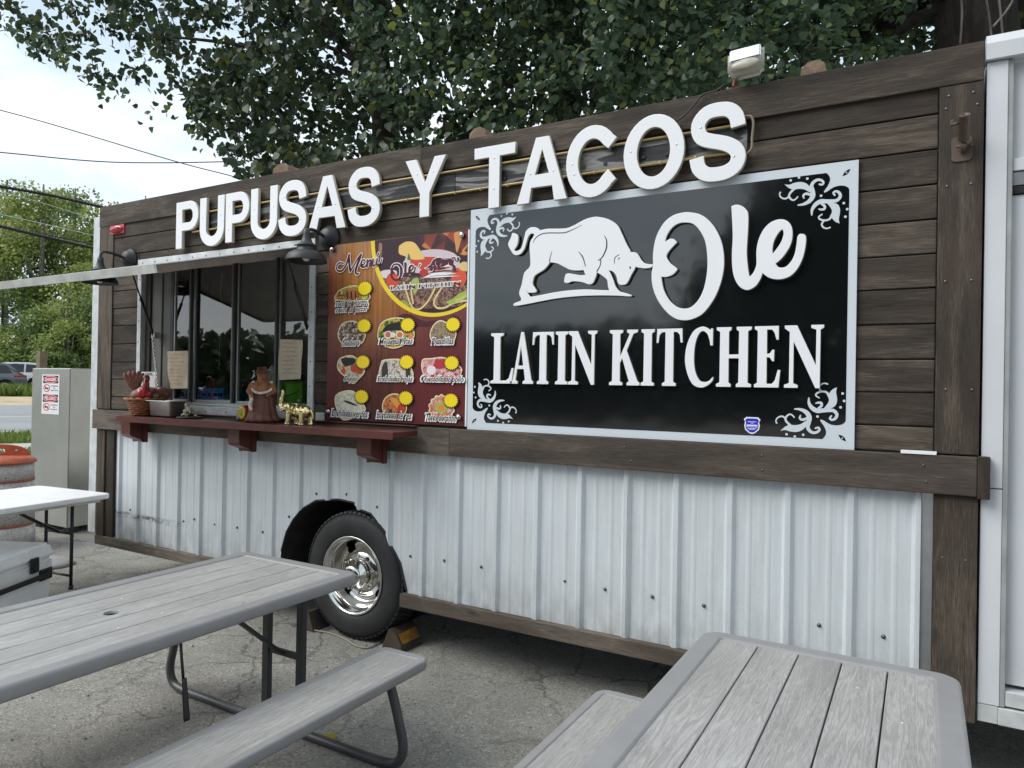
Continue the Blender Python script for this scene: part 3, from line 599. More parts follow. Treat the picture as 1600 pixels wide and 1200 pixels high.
# serving shelf and its three brackets
sh = MB().box(-5.095, -2.507, -.27, -.0545, 1.310, 1.339, .003).box(-5.095, -2.507, -.275, -.2705, 1.297, 1.340, .002).build('serving_shelf', M_red, TR)
MB().box(-5.05, -2.53, -.0535, .002, 1.3595, 1.366, .002).build('back_ledge', M_red, sh)
for x in (-5.11, -3.915, -2.79):
    mb = MB(); y0, y1 = -.195, -.054
    for xa, xb, dz in ((x-.055, x+.055, 0), ):
        pr_ = [(y0+.005, 1.308), (y1, 1.308), (y1, 1.140), (y1-.045, 1.140), (y1-.05, 1.155), (y0+.012, 1.185), (y0+.005, 1.20)]
        vs = [(xx, y, z) for xx in (xa, xb) for y, z in pr_]; n = len(pr_)
        mb.add(vs, [tuple(range(n)), tuple(range(2*n-1, n-1, -1))]+[(i, i+n, (i+1) % n+n, (i+1) % n) for i in range(n)])
    mb.box(x-.062, x-.056, y1-.04, y1+.001, 1.135, 1.308); mb.box(x+.056, x+.062, y1-.04, y1+.001, 1.135, 1.308)
    mb.build('bracket', M_red, sh)
# wheel: tyre with tread, deep chrome rim, hub and nuts
WC = Vector((-3.065, 0, .405)); MW = Matrix.Translation((WC.x, .03, WC.z)) @ Matrix.Rotation(R(90), 4, 'X')   # local z -> -y (towards us)
M_tyre = plain('black tyre rubber', (.022, .022, .023), .62, bump=.25, bscale=40, var=.35)
TY = .395
mb = MB(); mb.lathe([(.238, -.20), (.262, -.235), (.33, -.24), (.372, -.225), (TY-.006, -.20), (TY, -.16), (TY, -.06), (TY-.006, -.03), (.372, -.006), (.345, .006), (.30, .010), (.265, .005), (.246, -.004), (.238, -.016), (.238, -.20)], 56, MW, True, False)
for z in (-.17, -.135, -.10, -.065): pass
wheel = mb.build('wheel', M_tyre, TR)
mb = MB()
for k in range(64):
    a = 2*math.pi*k/64
    for z0, z1, da in ((-.055, -.012, 0), (-.105, -.062, .05), (-.155, -.112, 0), (-.205, -.162, .05)):
        M_ = MW @ Matrix.Rotation(a+da, 4, 'Z'); r0, r1 = TY-.012, TY+(.004 if z1 < -.02 else .001)
        w_ = .0145; vs = [M_ @ Vector((r, t, z)) for r in (r0, r1) for t in (-w_, w_) for z in (z0, z1 if r == r0 or z1 < -.02 else z1-.006)]
        mb.add(vs, [(0, 1, 3, 2), (4, 6, 7, 5), (0, 4, 5, 1), (2, 3, 7, 6), (0, 2, 6, 4), (1, 5, 7, 3)])
mb.build('tread', M_tyre, wheel, kind='stuff')
mb = MB(); mb.lathe([(.238, -.014), (.246, .000), (.243, .006), (.234, .004), (.226, -.010), (.220, -.022), (.212, -.030), (.206, -.06), (.200, -.11), (.190, -.125), (.172, -.13), (.158, -.115), (.142, -.085), (.120, -.070), (.100, -.066), (.092, -.066)], 64, MW, True, False); rim = mb.build('rim', M_chrome, wheel)
mb = MB(); mb.lathe([(.092, -.068), (.092, -.04), (.088, -.028), (.070, -.018), (.066, .002), (.060, .012), (.045, .018), (0, .019)], 40, MW); mb.build('hub_cap', M_chrome, wheel)
for k in range(8):
    M_ = MW @ Matrix.Rotation(2*math.pi*k/8+.2, 4, 'Z') @ Matrix.Translation((.118, 0, -.072))
    mb = MB(); mb.lathe([(.013, 0), (.013, .014), (.010, .03), (0, .032)], 6, M_, False); mb.build('wheel_nut', M_chrome, wheel)
for k in range(4):
    M_ = MW @ Matrix.Rotation(2*math.pi*k/4+.75, 4, 'Z') @ Matrix.Translation((.165, 0, -.119)) @ Matrix.Rotation(R(-38), 4, 'Y')
    mb = MB(); mb.lathe([(.0, .0), (.024, .0), (.025, .004), (.027, -.01)], 16, M_, True, False); mb.build('vent_hole', M_dark, wheel)
mb = MB(); mb.lathe([(.238, -.52), (.33, -.53), (TY, -.48), (TY, -.33), (.33, -.28), (.238, -.29)], 40, MW, True, False); mb.build('inner_tyre', M_tyre, TR)
mb = MB(); mb.box(WC.x-.06, WC.x+.06, .3, 1.9, .34, .46, .02); mb.build('axle', M_under, TR)

# things that sit on or hang from the truck
for i, (q, s_) in enumerate(zip([(449, 268), (755, 213), (1273, 112)], ['stump of raw wood on the roof edge above the letters USA', 'stump of raw wood on the roof edge above the gap before TACOS', 'reddish stub of wood on the roof edge right of the floodlight'])):
    p = W(*q, .06); mb = MB(); w_ = (.075, .055, .05)[i]
    pf = [(p.x-w_, 2.987), (p.x+w_, 2.987), (p.x+w_*.9, 3.03), (p.x+w_*.3, 3.047), (p.x-w_*.4, 3.043), (p.x-w_*.95, 3.02)]
    if i == 0: pf = [(a, b+.02) for a, b in pf]
    vs = [(a, y, b) for y in (.0, .12) for a, b in pf]; n = len(pf); mb.add(vs, [tuple(reversed(range(n)))[::-1], tuple(range(2*n-1, n-1, -1))]+[(k, k+n, (k+1) % n+n, (k+1) % n) for k in range(n)])
    tag(mb.build('wood_block', M_block), s_, 'wood block', 'wood stumps along the roof edge')
# red side marker light
M_redlens = plain('red plastic lens', (.42, .012, .02), .25, var=.15, coat=.5)
mk = thing('marker_light', 'small oval red side marker light high on the left end of the truck', 'marker light', (-5.572, -.002, 2.80))
mb = MB(); mb.box(-5.665, -5.478, -.012, .0, 2.762, 2.836, .005); mb.build('base', M_redlens, mk)
mb = MB(); mb.ball((-5.572, -.012, 2.80), (.088, .028, .033), 20); mb.build('lens', M_redlens, mk)
mb = MB()
for x in (-5.52, -5.525): mb.ball((x, -.037, 2.806), (.006, .004, .006), 8)
mb.build('screw', M_screw, mk)
# barn lamps
def barn_lamp(base, shade, label):
    t = thing('barn_lamp', label, 'wall lamp', base, 0, 'black barn lamps over the serving window'); bx, by, bz = base; sx, sy, sz = shade
    mb = MB(); mb.lathe([(.082, 0), (.082, .012), (.076, .02), (.066, .028), (.055, .05), (.040, .062), (0, .066)], 28, Matrix.Translation((bx, by, bz)) @ Matrix.Rotation(R(90), 4, 'X')); mb.build('wall_plate', M_iron, t)
    pts = catmull([(bx, by-.06, bz), (bx+(sx-bx)*.3, by-.11, bz+.012), (sx, sy+.055, bz+.02), (sx, sy+.012, bz+.012), (sx, sy, bz-.02), (sx, sy, sz+.165)], 6); mb = MB(); mb.tube(pts, .0105, 10); mb.build('arm', M_iron, t)
    mb = MB(); mb.lathe([(.012, .180), (.020, .176), (.021, .150), (.026, .125), (.034, .102), (.052, .086), (.061, .080), (.061, .076), (.057, .074), (.057, .052), (.062, .050), (.062, .045), (.085, .040), (.105, .028), (.119, .008), (.124, -.014), (.125, -.020), (.120, -.020), (.112, .003), (.085, .028), (.05, .045)], 32, Matrix.Translation(shade), True, False); mb.build('lamp_shade', M_iron, t)
    mb = MB(); mb.ball((sx, sy, sz+.018), (.028, .028, .036), 12); mb.build('bulb', flat('frosted bulb', (.7, .7, .66), .3), t)
b1 = W(517, 372); b2 = W(205, 405)
s1_ = W(478.5, 409, -.21); s2_ = W(156, 443, -.25)
barn_lamp((b1.x, 0, b1.z), (s1_.x, -.21, s1_.z+.02), 'black barn lamp beside the top corner of the menu board')
barn_lamp((b2.x, 0, b2.z), (s2_.x, -.25, s2_.z+.02), 'black barn lamp at the left end, half hidden by the open hatch')
# floodlight on the roof edge
p = W(1166, 112, .0); fl = thing('flood_light', 'weathered grey floodlight with a clear lens on top of the roof edge', 'floodlight', (p.x, -.01, 2.987))
M_aged = plain('yellowed clear plastic', (.42, .40, .33), .3, bump=.2, bscale=50, var=.3)
T_ = Matrix.Translation((p.x+.01, -.03, 3.075)) @ Matrix.Rotation(R(-14), 4, 'X') @ Matrix.Rotation(R(-3), 4, 'Y')
bm = bmesh.new(); bmesh.ops.create_cube(bm, size=1)
for v in bm.verts: v.co = Vector((v.co.x*.165, v.co.y*.09, v.co.z*.13)); 
for v in bm.verts:
    if v.co.y > 0: v.co.x *= .8; v.co.z *= .72
bmesh.ops.bevel(bm, geom=bm.edges[:], offset=.016, segments=3, affect='EDGES'); mb = MB(); mb.bm(bm, True, T_); mb.build('housing', M_aged, fl)
M_lens = flat('silvered lens', (.30, .33, .36), .3); M_lens.node_tree.nodes['Principled BSDF'].inputs['Metallic'].default_value = .8
mb = MB(); mb.bm((lambda b: (bmesh.ops.create_cube(b, size=1), [setattr(v, 'co', Vector((v.co.x*.135, v.co.y*.012-.047, v.co.z*.062+.022))) for v in b.verts], bmesh.ops.bevel(b, geom=b.edges[:], offset=.005, segments=2, affect='EDGES'), b)[-1])(bmesh.new()), False, T_); mb.build('lens', M_lens, fl)
mb = MB(); mb.ball((0, 0, 0), (.062, .014, .026), 18, True, T_ @ Matrix.Translation((0, -.046, -.030))); mb.build('lower_lens', M_aged, fl)
mb = MB(); mb.bar((p.x-.07, .02, 2.95), (p.x-.045, .0, 3.03), .02, .016); mb.box(p.x-.09, p.x-.03, .0, .04, 2.986, 2.997); mb.build('stem', plain('rusty stem', (.22, .12, .06), .8, var=.4), fl)
wc_ = [W(1132, 133, -.034), W(1118, 142, -.034), W(1098, 148, -.034), W(1085, 163, -.034), W(1072, 178, -.034), W(1056, 190, -.034)]
mb = MB(); mb.tube(catmull([(p.x-.06, .0, 3.0), *[tuple(q) for q in wc_]], 5), .004, 6); tag(mb.build('cable', M_blackplas), 'thin black cable running from the floodlight down to the letter O of TACOS', 'cable')
# flag pole bracket
pb = W(1503, 215, -.022); fb = thing('flag_bracket', 'brown metal flagpole bracket screwed to the right corner post', 'flag bracket', (pb.x, -.012, pb.z))
M_brown = plain('brown painted cast metal', (.105, .072, .055), .5, bump=.1, var=.25)
bx = W(1503, 228, -.022)
mb = MB(); o_ = [(-.034, -.05), (-.024, -.058), (.024, -.058), (.034, -.05), (.034, .028), (.026, .038), (-.026, .038), (-.034, .028)]
plate('base_plate', [[(bx.x+a, bx.z+b) for a, b in o_]], -.018, .006, M_brown, fb, .001)
mb = MB(); Mt = Matrix.Translation((bx.x+.004, -.040, bx.z-.005)) @ Matrix.Rotation(R(36), 4, 'X'); mb.lathe([(.017, .02), (.0185, .022), (.0185, .115), (.0195, .116), (.0195, .122), (.015, .122), (.015, .06), (0, .06)], 20, Mt); mb.build('tube', M_brown, fb)
mb = MB(); mb.lathe([(.024, -.009), (.024, .009)], 18, Matrix.Translation((bx.x+.004, -.035, bx.z-.004)) @ Matrix.Rotation(R(90), 4, 'Y'), False); mb.tube([(bx.x-.02, -.035, bx.z-.004), (bx.x+.034, -.035, bx.z-.004)], .005, 8); mb.box(bx.x+.026, bx.x+.036, -.045, -.0251, bx.z-.012, bx.z+.006, .002); mb.build('hinge_knuckle', M_brown, fb)
mb = MB(); mb.tube([tuple(Mt @ Vector((-.018, 0, .09))), tuple(Mt @ Vector((-.036, 0, .09)))], .006, 8); mb.box(bx.x-.041, bx.x-.030, -.075, -.058, bx.z+.07, bx.z+.092, .002); mb.build('thumb_screw', M_brown, fb)
# bits of hardware
pj = W(502, 652, 0); mb = MB(); mb.box(pj.x-.04, pj.x+.04, -.012, -.003, pj.z-.03, pj.z+.03, .002); tag(mb.build('cover_plate', M_mill), 'small square metal cover plate on the planks by the menu board', 'cover plate')
pw = W(1434, 707, -.036); mb = MB(); mb.box(pw.x-.06, pw.x+.065, -.040, -.014, 1.359, 1.372, .001); tag(mb.build('plastic_strip', M_white), 'short white plastic strip lying on the waist rail near the corner post', 'plastic strip')

# ------------------------------------------------------------------ white trailer at the right
WT = thing('white_trailer', 'white metal box trailer parked tight against the right end of the food truck', 'trailer', (1.5, 0, 0))
def wbox(n, *a, m=M_whitebox, b=.003): return MB().box(*a, b).build(n, m, WT)
wbox('corner_post', .204, .274, .0, .10, 1.24, 2.90); wbox('corner_post', .204, .274, .002, .10, .40, 1.236)
wbox('post_return', .2745, .292, .004, .10, .40, 2.90, m=plain('grey sealant strip', (.33, .34, .34), .5, var=.2))
wbox('side_panel', .293, 2.6, .040, .07, .48, 2.38); wbox('side_panel', .293, 2.6, .038, .07, 2.52, 2.90)
wbox('trim_rail', .293, 2.6, .018, .072, 2.47, 2.518); wbox('trim_rail', .293, 2.6, .026, .072, 2.415, 2.466, m=M_mill); wbox('trim_strip', .293, 2.6, .03, .072, 2.383, 2.413, m=M_blackplas)
mb = MB(); vs = []
for x in (.200, 2.62): vs += [(x, y, z) for y, z in ((-.022, 2.905), (-.026, 2.965), (-.012, 3.0), (.05, 3.01), (.05, 2.905))]
mb.add(vs, [(4, 3, 2, 1, 0), (5, 6, 7, 8, 9)]+[(i, i+1, i+6, i+5) for i in range(4)]+[(4, 0, 5, 9)]); mb.build('roof_rail', M_whitebox, WT)
wbox('lower_rail', .293, 2.6, .006, .072, .405, .462, m=M_alu); wbox('lower_rail', .271, 2.6, .0, .072, .33, .396, m=M_alu); wbox('foot_plate', .204, .2705, .004, .08, .33, .398, m=M_alu)
mb = MB(); mb.box(.21, 2.6, .102, .13, .4, 2.95); mb.box(.21, 2.6, .131, 2.3, 2.93, 2.96); mb.box(.21, .24, .131, 2.3, .4, 2.929); mb.box(2.57, 2.6, .131, 2.3, .4, 2.929); mb.box(.3, 2.55, .15, 2.2, .36, .398); mb.build('body', M_whitebox, WT)

# ------------------------------------------------------------------ letters PUPUSAS Y TACOS on their charcoal board
LS = thing('letter_sign', 'raised white letters PUPUSAS Y TACOS on a charcoal board with yellow rope light', 'sign', (-2.65, -.005, 2.56))
for x0, x1 in ((-4.60, -2.30), (-2.298, -.700)):
    MB().box(x0, x1, -.020, -.0045, 2.692, 2.803, .002).build('backing_board', M_ebony, LS)
M_rope = plain('yellow rope light', (.46, .33, .13), .4, var=.2)
mb = MB(); mb.tube([(-4.60, -.030, 2.812), (-3.4, -.031, 2.814), (-2.0, -.030, 2.811), (-.71, -.030, 2.807)], .0065, 6); mb.build('rope_light', M_rope, LS)
mb = MB(); mb.tube([(-4.60, -.030, 2.683), (-3.4, -.028, 2.687), (-2.0, -.030, 2.690), (-.72, -.030, 2.684)], .0065, 6)
for x in np.arange(-4.5, -.8, .17): mb.lathe([(.009, -.006), (.009, .006)], 8, Matrix.Translation((x, -.030, 2.687)) @ Matrix.Rotation(R(90), 4, 'Y'))
mb.build('rope_light', M_rope, LS)
mb = MB(); mb.tube(catmull([(-.735, -.028, 2.835), (-.69, -.03, 2.84), (-.672, -.03, 2.81), (-.676, -.03, 2.74), (-.678, -.03, 2.69), (-.70, -.03, 2.67)], 5), .006, 6); mb.build('cable', plain('grey brown flex', (.22, .18, .13), .5), LS)
def sans(ch, w, h, t):
    if ch == 'P':
        r = h*.30; cy = h-r-.0
        out = [(0, 0), (t, 0), (t, h*.38)]; k = 12; rx = min(r, w*.55); xx = w-rx
        ry = (h-h*.38)/2; cy = h-ry
        out += [(xx+rx*math.cos(a), cy+ry*math.sin(a)) for a in [R(-90+180*i/k) for i in range(k+1)]] + [(0, h)]
        ri = rx-t*.9; ryi = ry-t*.82
        hole = [(t, cy-ryi)]+[(xx+ri*math.cos(a), cy+ryi*math.sin(a)) for a in [R(-90+180*i/k) for i in range(k+1)]]+[(t, cy+ryi)]
        return [out, hole]
    if ch == 'U':
        rx = w/2; ry = w*.48; c = [(t/2, h)]+[(w/2-(rx-t/2)*math.cos(a), ry-(ry-t/2)*math.sin(a)) for a in [R(180*i/16) for i in range(17)]]+[(w-t/2, h)]
        return [ribbon(c, t, smooth=False)]
    if ch == 'A':
        s = t*1.08; return [[(0, 0), (s, 0), (w*.285, h*.235), (w*.715, h*.235), (w-s, 0), (w, 0), (w/2+t*.56, h), (w/2-t*.56, h)], [(w*.345, h*.42), (w/2, h*.83), (w*.655, h*.42)]]
    if ch == 'Y':
        return [[(w/2-t/2, 0), (w/2+t/2, 0), (w/2+t/2, h*.40), (w, h), (w-t*1.12, h), (w/2, h*.56), (t*1.12, h), (0, h), (w/2-t/2, h*.40)]]
    if ch == 'T': return [[(w/2-t/2, 0), (w/2+t/2, 0), (w/2+t/2, h-t*.86), (w, h-t*.86), (w, h), (0, h), (0, h-t*.86), (w/2-t/2, h-t*.86)]]
    if ch == 'O': return [disc(w/2, h/2, w/2, 36, h/2), disc(w/2, h/2, w/2-t, 36, h/2-t*.88)]
    if ch == 'C':
        a0 = 32; c = [(w/2+(w/2-t/2)*math.cos(R(a)), h/2+(h/2-t*.46)*math.sin(R(a))) for a in np.linspace(a0, 360-a0, 30)]; c[0] = (c[0][0]+.012, c[0][1]); c[-1] = (c[-1][0]+.012, c[-1][1])
        return [ribbon(c, t*.97, smooth=False)]
    if ch == 'S':
        a, b = w-t, h-t*.9; q = [(.985, .70), (.93, .86), (.76, .97), (.5, 1.0), (.24, .975), (.06, .86), (.03, .73), (.12, .60), (.32, .535), (.52, .495), (.74, .44), (.93, .35), (1.0, .23), (.93, .10), (.74, .02), (.5, 0), (.24, .025), (.06, .13), (.0, .29)]
        return [ribbon([(t/2+x*a, t*.45+z*b) for x, z in q], t*.95, 3)]
LET = [('P', -4.760, -4.512), ('U', -4.490, -4.232), ('P', -4.212, -3.975), ('U', -3.955, -3.703), ('S', -3.690, -3.432), ('A', -3.412, -3.096), ('S', -3.080, -2.822),
       ('Y', -2.630, -2.350), ('T', -2.150, -1.895), ('A', -1.876, -1.586), ('C', -1.590, -1.303), ('O', -1.278, -.980), ('S', -.953, -.698)]
LT_Y = -.052
for ch, x0, x1 in LET:
    ov = .010 if ch in 'OSCU' else 0; zb, zt = 2.570-ov, 2.905+(ov if ch != 'U' else 0)
    lp = [[(x0+a, zb+b) for a, b in l] for l in sans(ch, x1-x0, zt-zb, .065)]
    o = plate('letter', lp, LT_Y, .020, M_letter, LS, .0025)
    # stud heads on the letter
    mb = MB(); w_ = x1-x0
    for u, v in {'P': ((.14, .25), (.14, .75), (.6, .92)), 'U': ((.13, .6), (.87, .6)), 'S': ((.2, .72), (.8, .28)), 'A': ((.27, .45), (.73, .45)), 'Y': ((.3, .75), (.7, .75)), 'T': ((.5, .3), (.5, .8)), 'C': ((.12, .5), (.16, .35)), 'O': ((.12, .55), (.88, .55))}[ch]:
        mb.lathe([(.0055, 0), (.004, .0012), (0, .0015)], 8, Matrix.Translation((x0+u*w_, LT_Y-.0001, zb+v*(zt-zb))) @ Matrix.Rotation(R(90), 4, 'X'))
    mb.build('stud', M_mill, o)
    for u in (.3, .7): MB().box(x0+u*w_-.008, x0+u*w_+.008, LT_Y+.0255, -.021, 2.72, 2.736).build('standoff', M_blackplas, o)

# ------------------------------------------------------------------ the big black sign
sa, sb_ = W(737, 331, -.02), W(1340, 703, -.02); SX0, SX1, SZ0, SZ1 = -2.192, -.243, 1.360, 2.582
BS = thing('restaurant_sign', 'large black sign reading Ole Latin Kitchen with a white bull and scrolled silver corners', 'sign', ((SX0+SX1)/2, -.004, SZ0))
MB().box(SX0, SX1, -.016, -.0045, SZ0, SZ1).build('sign_panel', M_vinyl, BS)
def CQ(x, y):      # a point of the top right corner drawing, as (inset from right, inset from top)
    p = W(1200+x/10, 250+y/10, -.016); return (SX1-p.x, SZ1-p.z)
cbl = [CQ(*p) for p in [(500, 212), (840, 180), (920, 210), (970, 290), (940, 390), (872, 488)]] + [CQ(878, 514)] + [CQ(*p) for p in [(930, 490), (1040, 420), (1170, 400), (1260, 440), (1305, 530), (1302, 700)]]
tb_, rb_ = .040, .034
cbl[0] = (cbl[0][0], tb_); cbl[1] = (cbl[1][0], tb_); cbl[-1] = (rb_, cbl[-1][1]); cbl[-2] = (rb_, cbl[-2][1])
sec = catmull(cbl[:6], 5) + [cbl[6]] + catmull(cbl[7:], 5)
def mir(pts, k):   # k: 0 top right, 1 bottom right, 2 bottom left, 3 top left
    f = [lambda a, b: (SX1-a, SZ1-b), lambda a, b: (SX1-a, SZ0+b), lambda a, b: (SX0+a, SZ0+b), lambda a, b: (SX0+a, SZ1-b)][k]; return [f(a, b) for a, b in pts]
loop = mir(sec, 0) + mir(sec, 1)[::-1] + mir(sec, 2) + mir(sec, 3)[::-1]
plate('black_field', [loop], -.0168, .0006, M_black, BS)
def C(pts): return [CQ(*p[:2])+tuple(p[2:]) for p in pts]
SCL = .00031        # metres per drawing unit at that corner
def Cr(pts, w): 
    return ribbon(C(pts), [q*SCL for q in w], 5, 'round')
orn = []
for pts, w in [
    ([(470, 705), (560, 690), (650, 640), (700, 560), (690, 470), (680, 410), (710, 350), (770, 312), (830, 317), (866, 350), (848, 386), (805, 380)], [18, 38, 58, 66, 60, 50, 44, 38, 34, 30, 26, 24]),
    ([(400, 462), (345, 520), (330, 570), (360, 613), (400, 628), (440, 605), (465, 575)], [34, 30, 28, 25, 22, 20, 18]),
    ([(330, 565), (290, 600), (240, 603), (195, 575), (182, 530), (195, 508)], [22, 24, 22, 20, 18, 22]),
    ([(680, 560), (640, 535), (585, 530), (552, 558), (562, 595)], [26, 34, 34, 28, 20]),
    ([(685, 860), (690, 780), (740, 700), (820, 650), (900, 648), (1000, 645), (1080, 630), (1130, 570), (1110, 510), (1060, 490), (1022, 515), (1045, 552)], [18, 38, 56, 62, 58, 52, 46, 42, 36, 30, 26, 22]),
    ([(1000, 860), (960, 925), (880, 945), (812, 925), (793, 890), (845, 850)], [34, 28, 26, 24, 20, 18]),
    ([(875, 950), (840, 1005), (868, 1055), (920, 1070), (970, 1055)], [24, 24, 22, 20, 20]),
    ([(840, 690), (885, 720), (880, 765), (835, 775), (797, 768)], [26, 34, 34, 28, 18])]: orn.append(Cr(pts, w))
for pts in [[(258, 380, 1), (330, 388), (420, 357), (520, 345), (600, 370), (660, 430), (690, 505, 1), (640, 500), (570, 462), (480, 452), (400, 465), (330, 440), (290, 410)],
            [(1120, 990, 1), (1108, 920), (1128, 800), (1110, 720), (1060, 680), (980, 670), (915, 668, 1), (975, 740), (1000, 800), (985, 870), (1010, 920), (1060, 970)]]:
    orn.append(smooth_poly(C(pts), 4))
for x, y in [(355, 320), (485, 275), (615, 292), (830, 560), (1185, 675), (1238, 770), (1210, 888)]:
    a, b = CQ(x, y); orn.append(disc(a, b, .0056, 10))
for k in range(4):
    mb = MB()
    for i, l in enumerate(orn): mb.mesh(plate_mesh([mir(l, k)], .0004), Matrix.Translation((0, -.0174-.00006*i, 0)))
    mb.build('scroll_ornament', M_vinyl, BS)
    ln = smooth_poly(C([(1287, 138, 1), (1262, 195), (1215, 235), (1163, 252, 1), (1190, 200), (1240, 158)]), 4)
    plate('corner_lens', [mir(ln, k), mir([(a, b) for a, b in disc(*CQ(1225, 195), .0035, 8)], k)], -.0166, .0004, M_matteblack, BS)
def ZB(x, y): p = W(800+x/6.667, 330+y/6.667, -.03); return (p.x, p.z)
def ZP5(x, y): p = W(x, y, -.03); return (p.x, p.z)
def mapc(f, pts): return [tuple(f(*p[:2]))+tuple(p[2:]) for p in pts]
bull = mapc(ZP5, [(845, 360.7, 1), (840.5, 357), (834.5, 355.8), (828.5, 357), (823.3, 362.2), (821, 370.5), (818, 382.5), (815.3, 389.3), (811.7, 391.9), (806.4, 393.2), (804.8, 390), (808, 385.3), (810.3, 378.3), (810.5, 369), (805.8, 365.5), (801.8, 365, 1), (800, 371.3), (795.6, 381.8), (798.8, 390), (803, 396.4), (807.6, 398.8), (814.6, 396.8), (820.4, 388.7), (823.6, 378.8), (826.6, 370), (831.0, 365.2), (836.3, 366, 1)])
bull = bull + mapc(ZB, [(230, 275), (205, 310), (195, 360), (195, 420), (202, 540), (190, 590), (145, 635), (128, 680), (110, 770), (85, 855), (105, 910), (100, 940, 1), (40, 960), (22, 980, 1), (60, 985), (200, 960), (350, 930), (500, 905), (700, 885), (900, 878), (1100, 880), (1235, 888), (1252, 878, 1), (1180, 855), (1130, 840), (1085, 790), (1060, 720), (1030, 650), (1010, 617, 1), (1050, 625), (1080, 650), (1100, 690), (1110, 740), (1130, 765), (1180, 765), (1210, 740), (1250, 660), (1280, 610), (1290, 580, 1), (1345, 592), (1390, 596), (1450, 588), (1476, 560, 1), (1395, 550), (1350, 510), (1320, 460), (1290, 435), (1222, 430, 1), (1240, 418, 1), (1200, 350), (1150, 240), (1110, 160), (1050, 110), (980, 80), (900, 65), (840, 70), (760, 95), (640, 160), (560, 185), (450, 188), (370, 190)])
bull_hole = mapc(ZB, [(400, 533, 1), (390, 552), (340, 610), (260, 660), (235, 690), (222, 760), (250, 810), (262, 835), (240, 848), (172, 850, 1), (158, 810, 1), (165, 850), (200, 898, 1), (300, 880), (450, 850), (600, 830), (760, 820), (900, 825), (1025, 830, 1), (1010, 790), (1000, 720), (960, 680), (890, 635, 1), (880, 680), (850, 745), (810, 762), (740, 740), (640, 730), (590, 748), (555, 740), (560, 690), (580, 655), (650, 660), (720, 672), (775, 668, 1), (765, 640), (735, 575, 1), (750, 613, 1), (700, 618), (620, 612), (560, 585), (480, 545)])
bull_lines = [([(230, 335), (250, 290), (300, 250), (370, 231), (540, 229), (620, 205), (740, 148)], [3, 9, 10, 10, 10, 9, 3]), ([(970, 258), (993, 310), (990, 390), (950, 480), (905, 517)], [4, 12, 14, 12, 6]), ([(905, 515), (932, 512), (925, 570), (890, 633)], [6, 10, 10, 12]),
              ([(425, 420), (405, 490), (400, 535)], [5, 9, 10]), ([(700, 425), (745, 482), (775, 580)], [4, 12, 7]), ([(1075, 550), (1080, 490), (1125, 455)], [5, 9, 6]), ([(1130, 485), (1113, 507)], [9, 7]), ([(1236, 580), (1242, 604)], [16, 12])]
BULL, BHOLE = smooth_poly(bull, 4), smooth_poly(bull_hole, 4)
zs_ = (W(1000, 430, -.03).x-W(994, 430, -.03).x)/6/6.667
BLN = [ribbon(mapc(ZB, p), [q*zs_ for q in w], 5) for p, w in bull_lines]
bo = plate('bull_figure', [BULL, BHOLE], -.0395, .013, M_letter, BS, .0015)
for l in BLN: plate('bull_line', [l], -.0399, .0003, M_matteblack, bo)
def ZO(x, y): p = W(1000+x/5.926, 320+y/5.926, -.03); return (p.x, p.z)
O_out = smooth_poly(mapc(ZO, [(460, 75), (560, 95), (640, 150), (710, 240), (760, 360), (780, 500), (770, 640), (730, 780), (670, 900), (580, 1010), (480, 1060), (400, 1068), (330, 1050), (250, 990), (170, 880), (125, 760), (115, 650), (128, 560), (128, 470), (140, 370), (170, 270), (230, 170), (310, 105), (390, 80)]), 4)
O_in = smooth_poly(mapc(ZO, [(430, 165), (500, 180), (560, 240), (610, 340), (630, 480), (628, 620), (600, 770), (550, 880), (480, 950), (410, 965), (340, 945), (270, 880), (220, 780), (200, 665, 1), (250, 668), (310, 645), (350, 600, 1), (330, 580), (285, 545), (255, 500), (250, 470), (280, 420), (345, 350, 1), (320, 325), (290, 320), (265, 330), (235, 352, 1), (250, 290), (300, 215), (360, 175)]), 4)
LE = smooth_poly(mapc(ZO, [(853, 18, 1), (900, 5), (950, 20), (985, 50), (1003, 90), (1003, 200), (995, 330), (990, 450), (1000, 580), (1015, 675, 1), (1050, 640), (1075, 590), (1085, 540), (1085, 420), (1110, 310), (1160, 220), (1230, 160), (1310, 140), (1370, 160), (1405, 210), (1412, 290), (1395, 370), (1350, 450), (1300, 510), (1255, 545, 1), (1275, 575), (1310, 588), (1360, 575), (1410, 520), (1440, 450), (1455, 370), (1462, 310), (1475, 282), (1500, 275), (1530, 285), (1538, 320), (1530, 400), (1505, 500), (1460, 590), (1400, 655), (1330, 685), (1260, 690), (1200, 675), (1160, 650), (1137, 628, 1), (1120, 680), (1080, 745), (1030, 780), (985, 788), (930, 760), (885, 690), (862, 590), (858, 450), (865, 300), (860, 150)]), 4)
E_in = smooth_poly(mapc(ZO, [(1230, 465, 1), (1228, 400), (1245, 330), (1285, 260), (1320, 230), (1335, 255), (1330, 300), (1300, 370)]), 4)
plate('letter', [O_out, O_in], -.0395, .013, M_letter, BS, .0015); plate('letter', [LE, E_in], -.0395, .013, M_letter, BS, .0015)
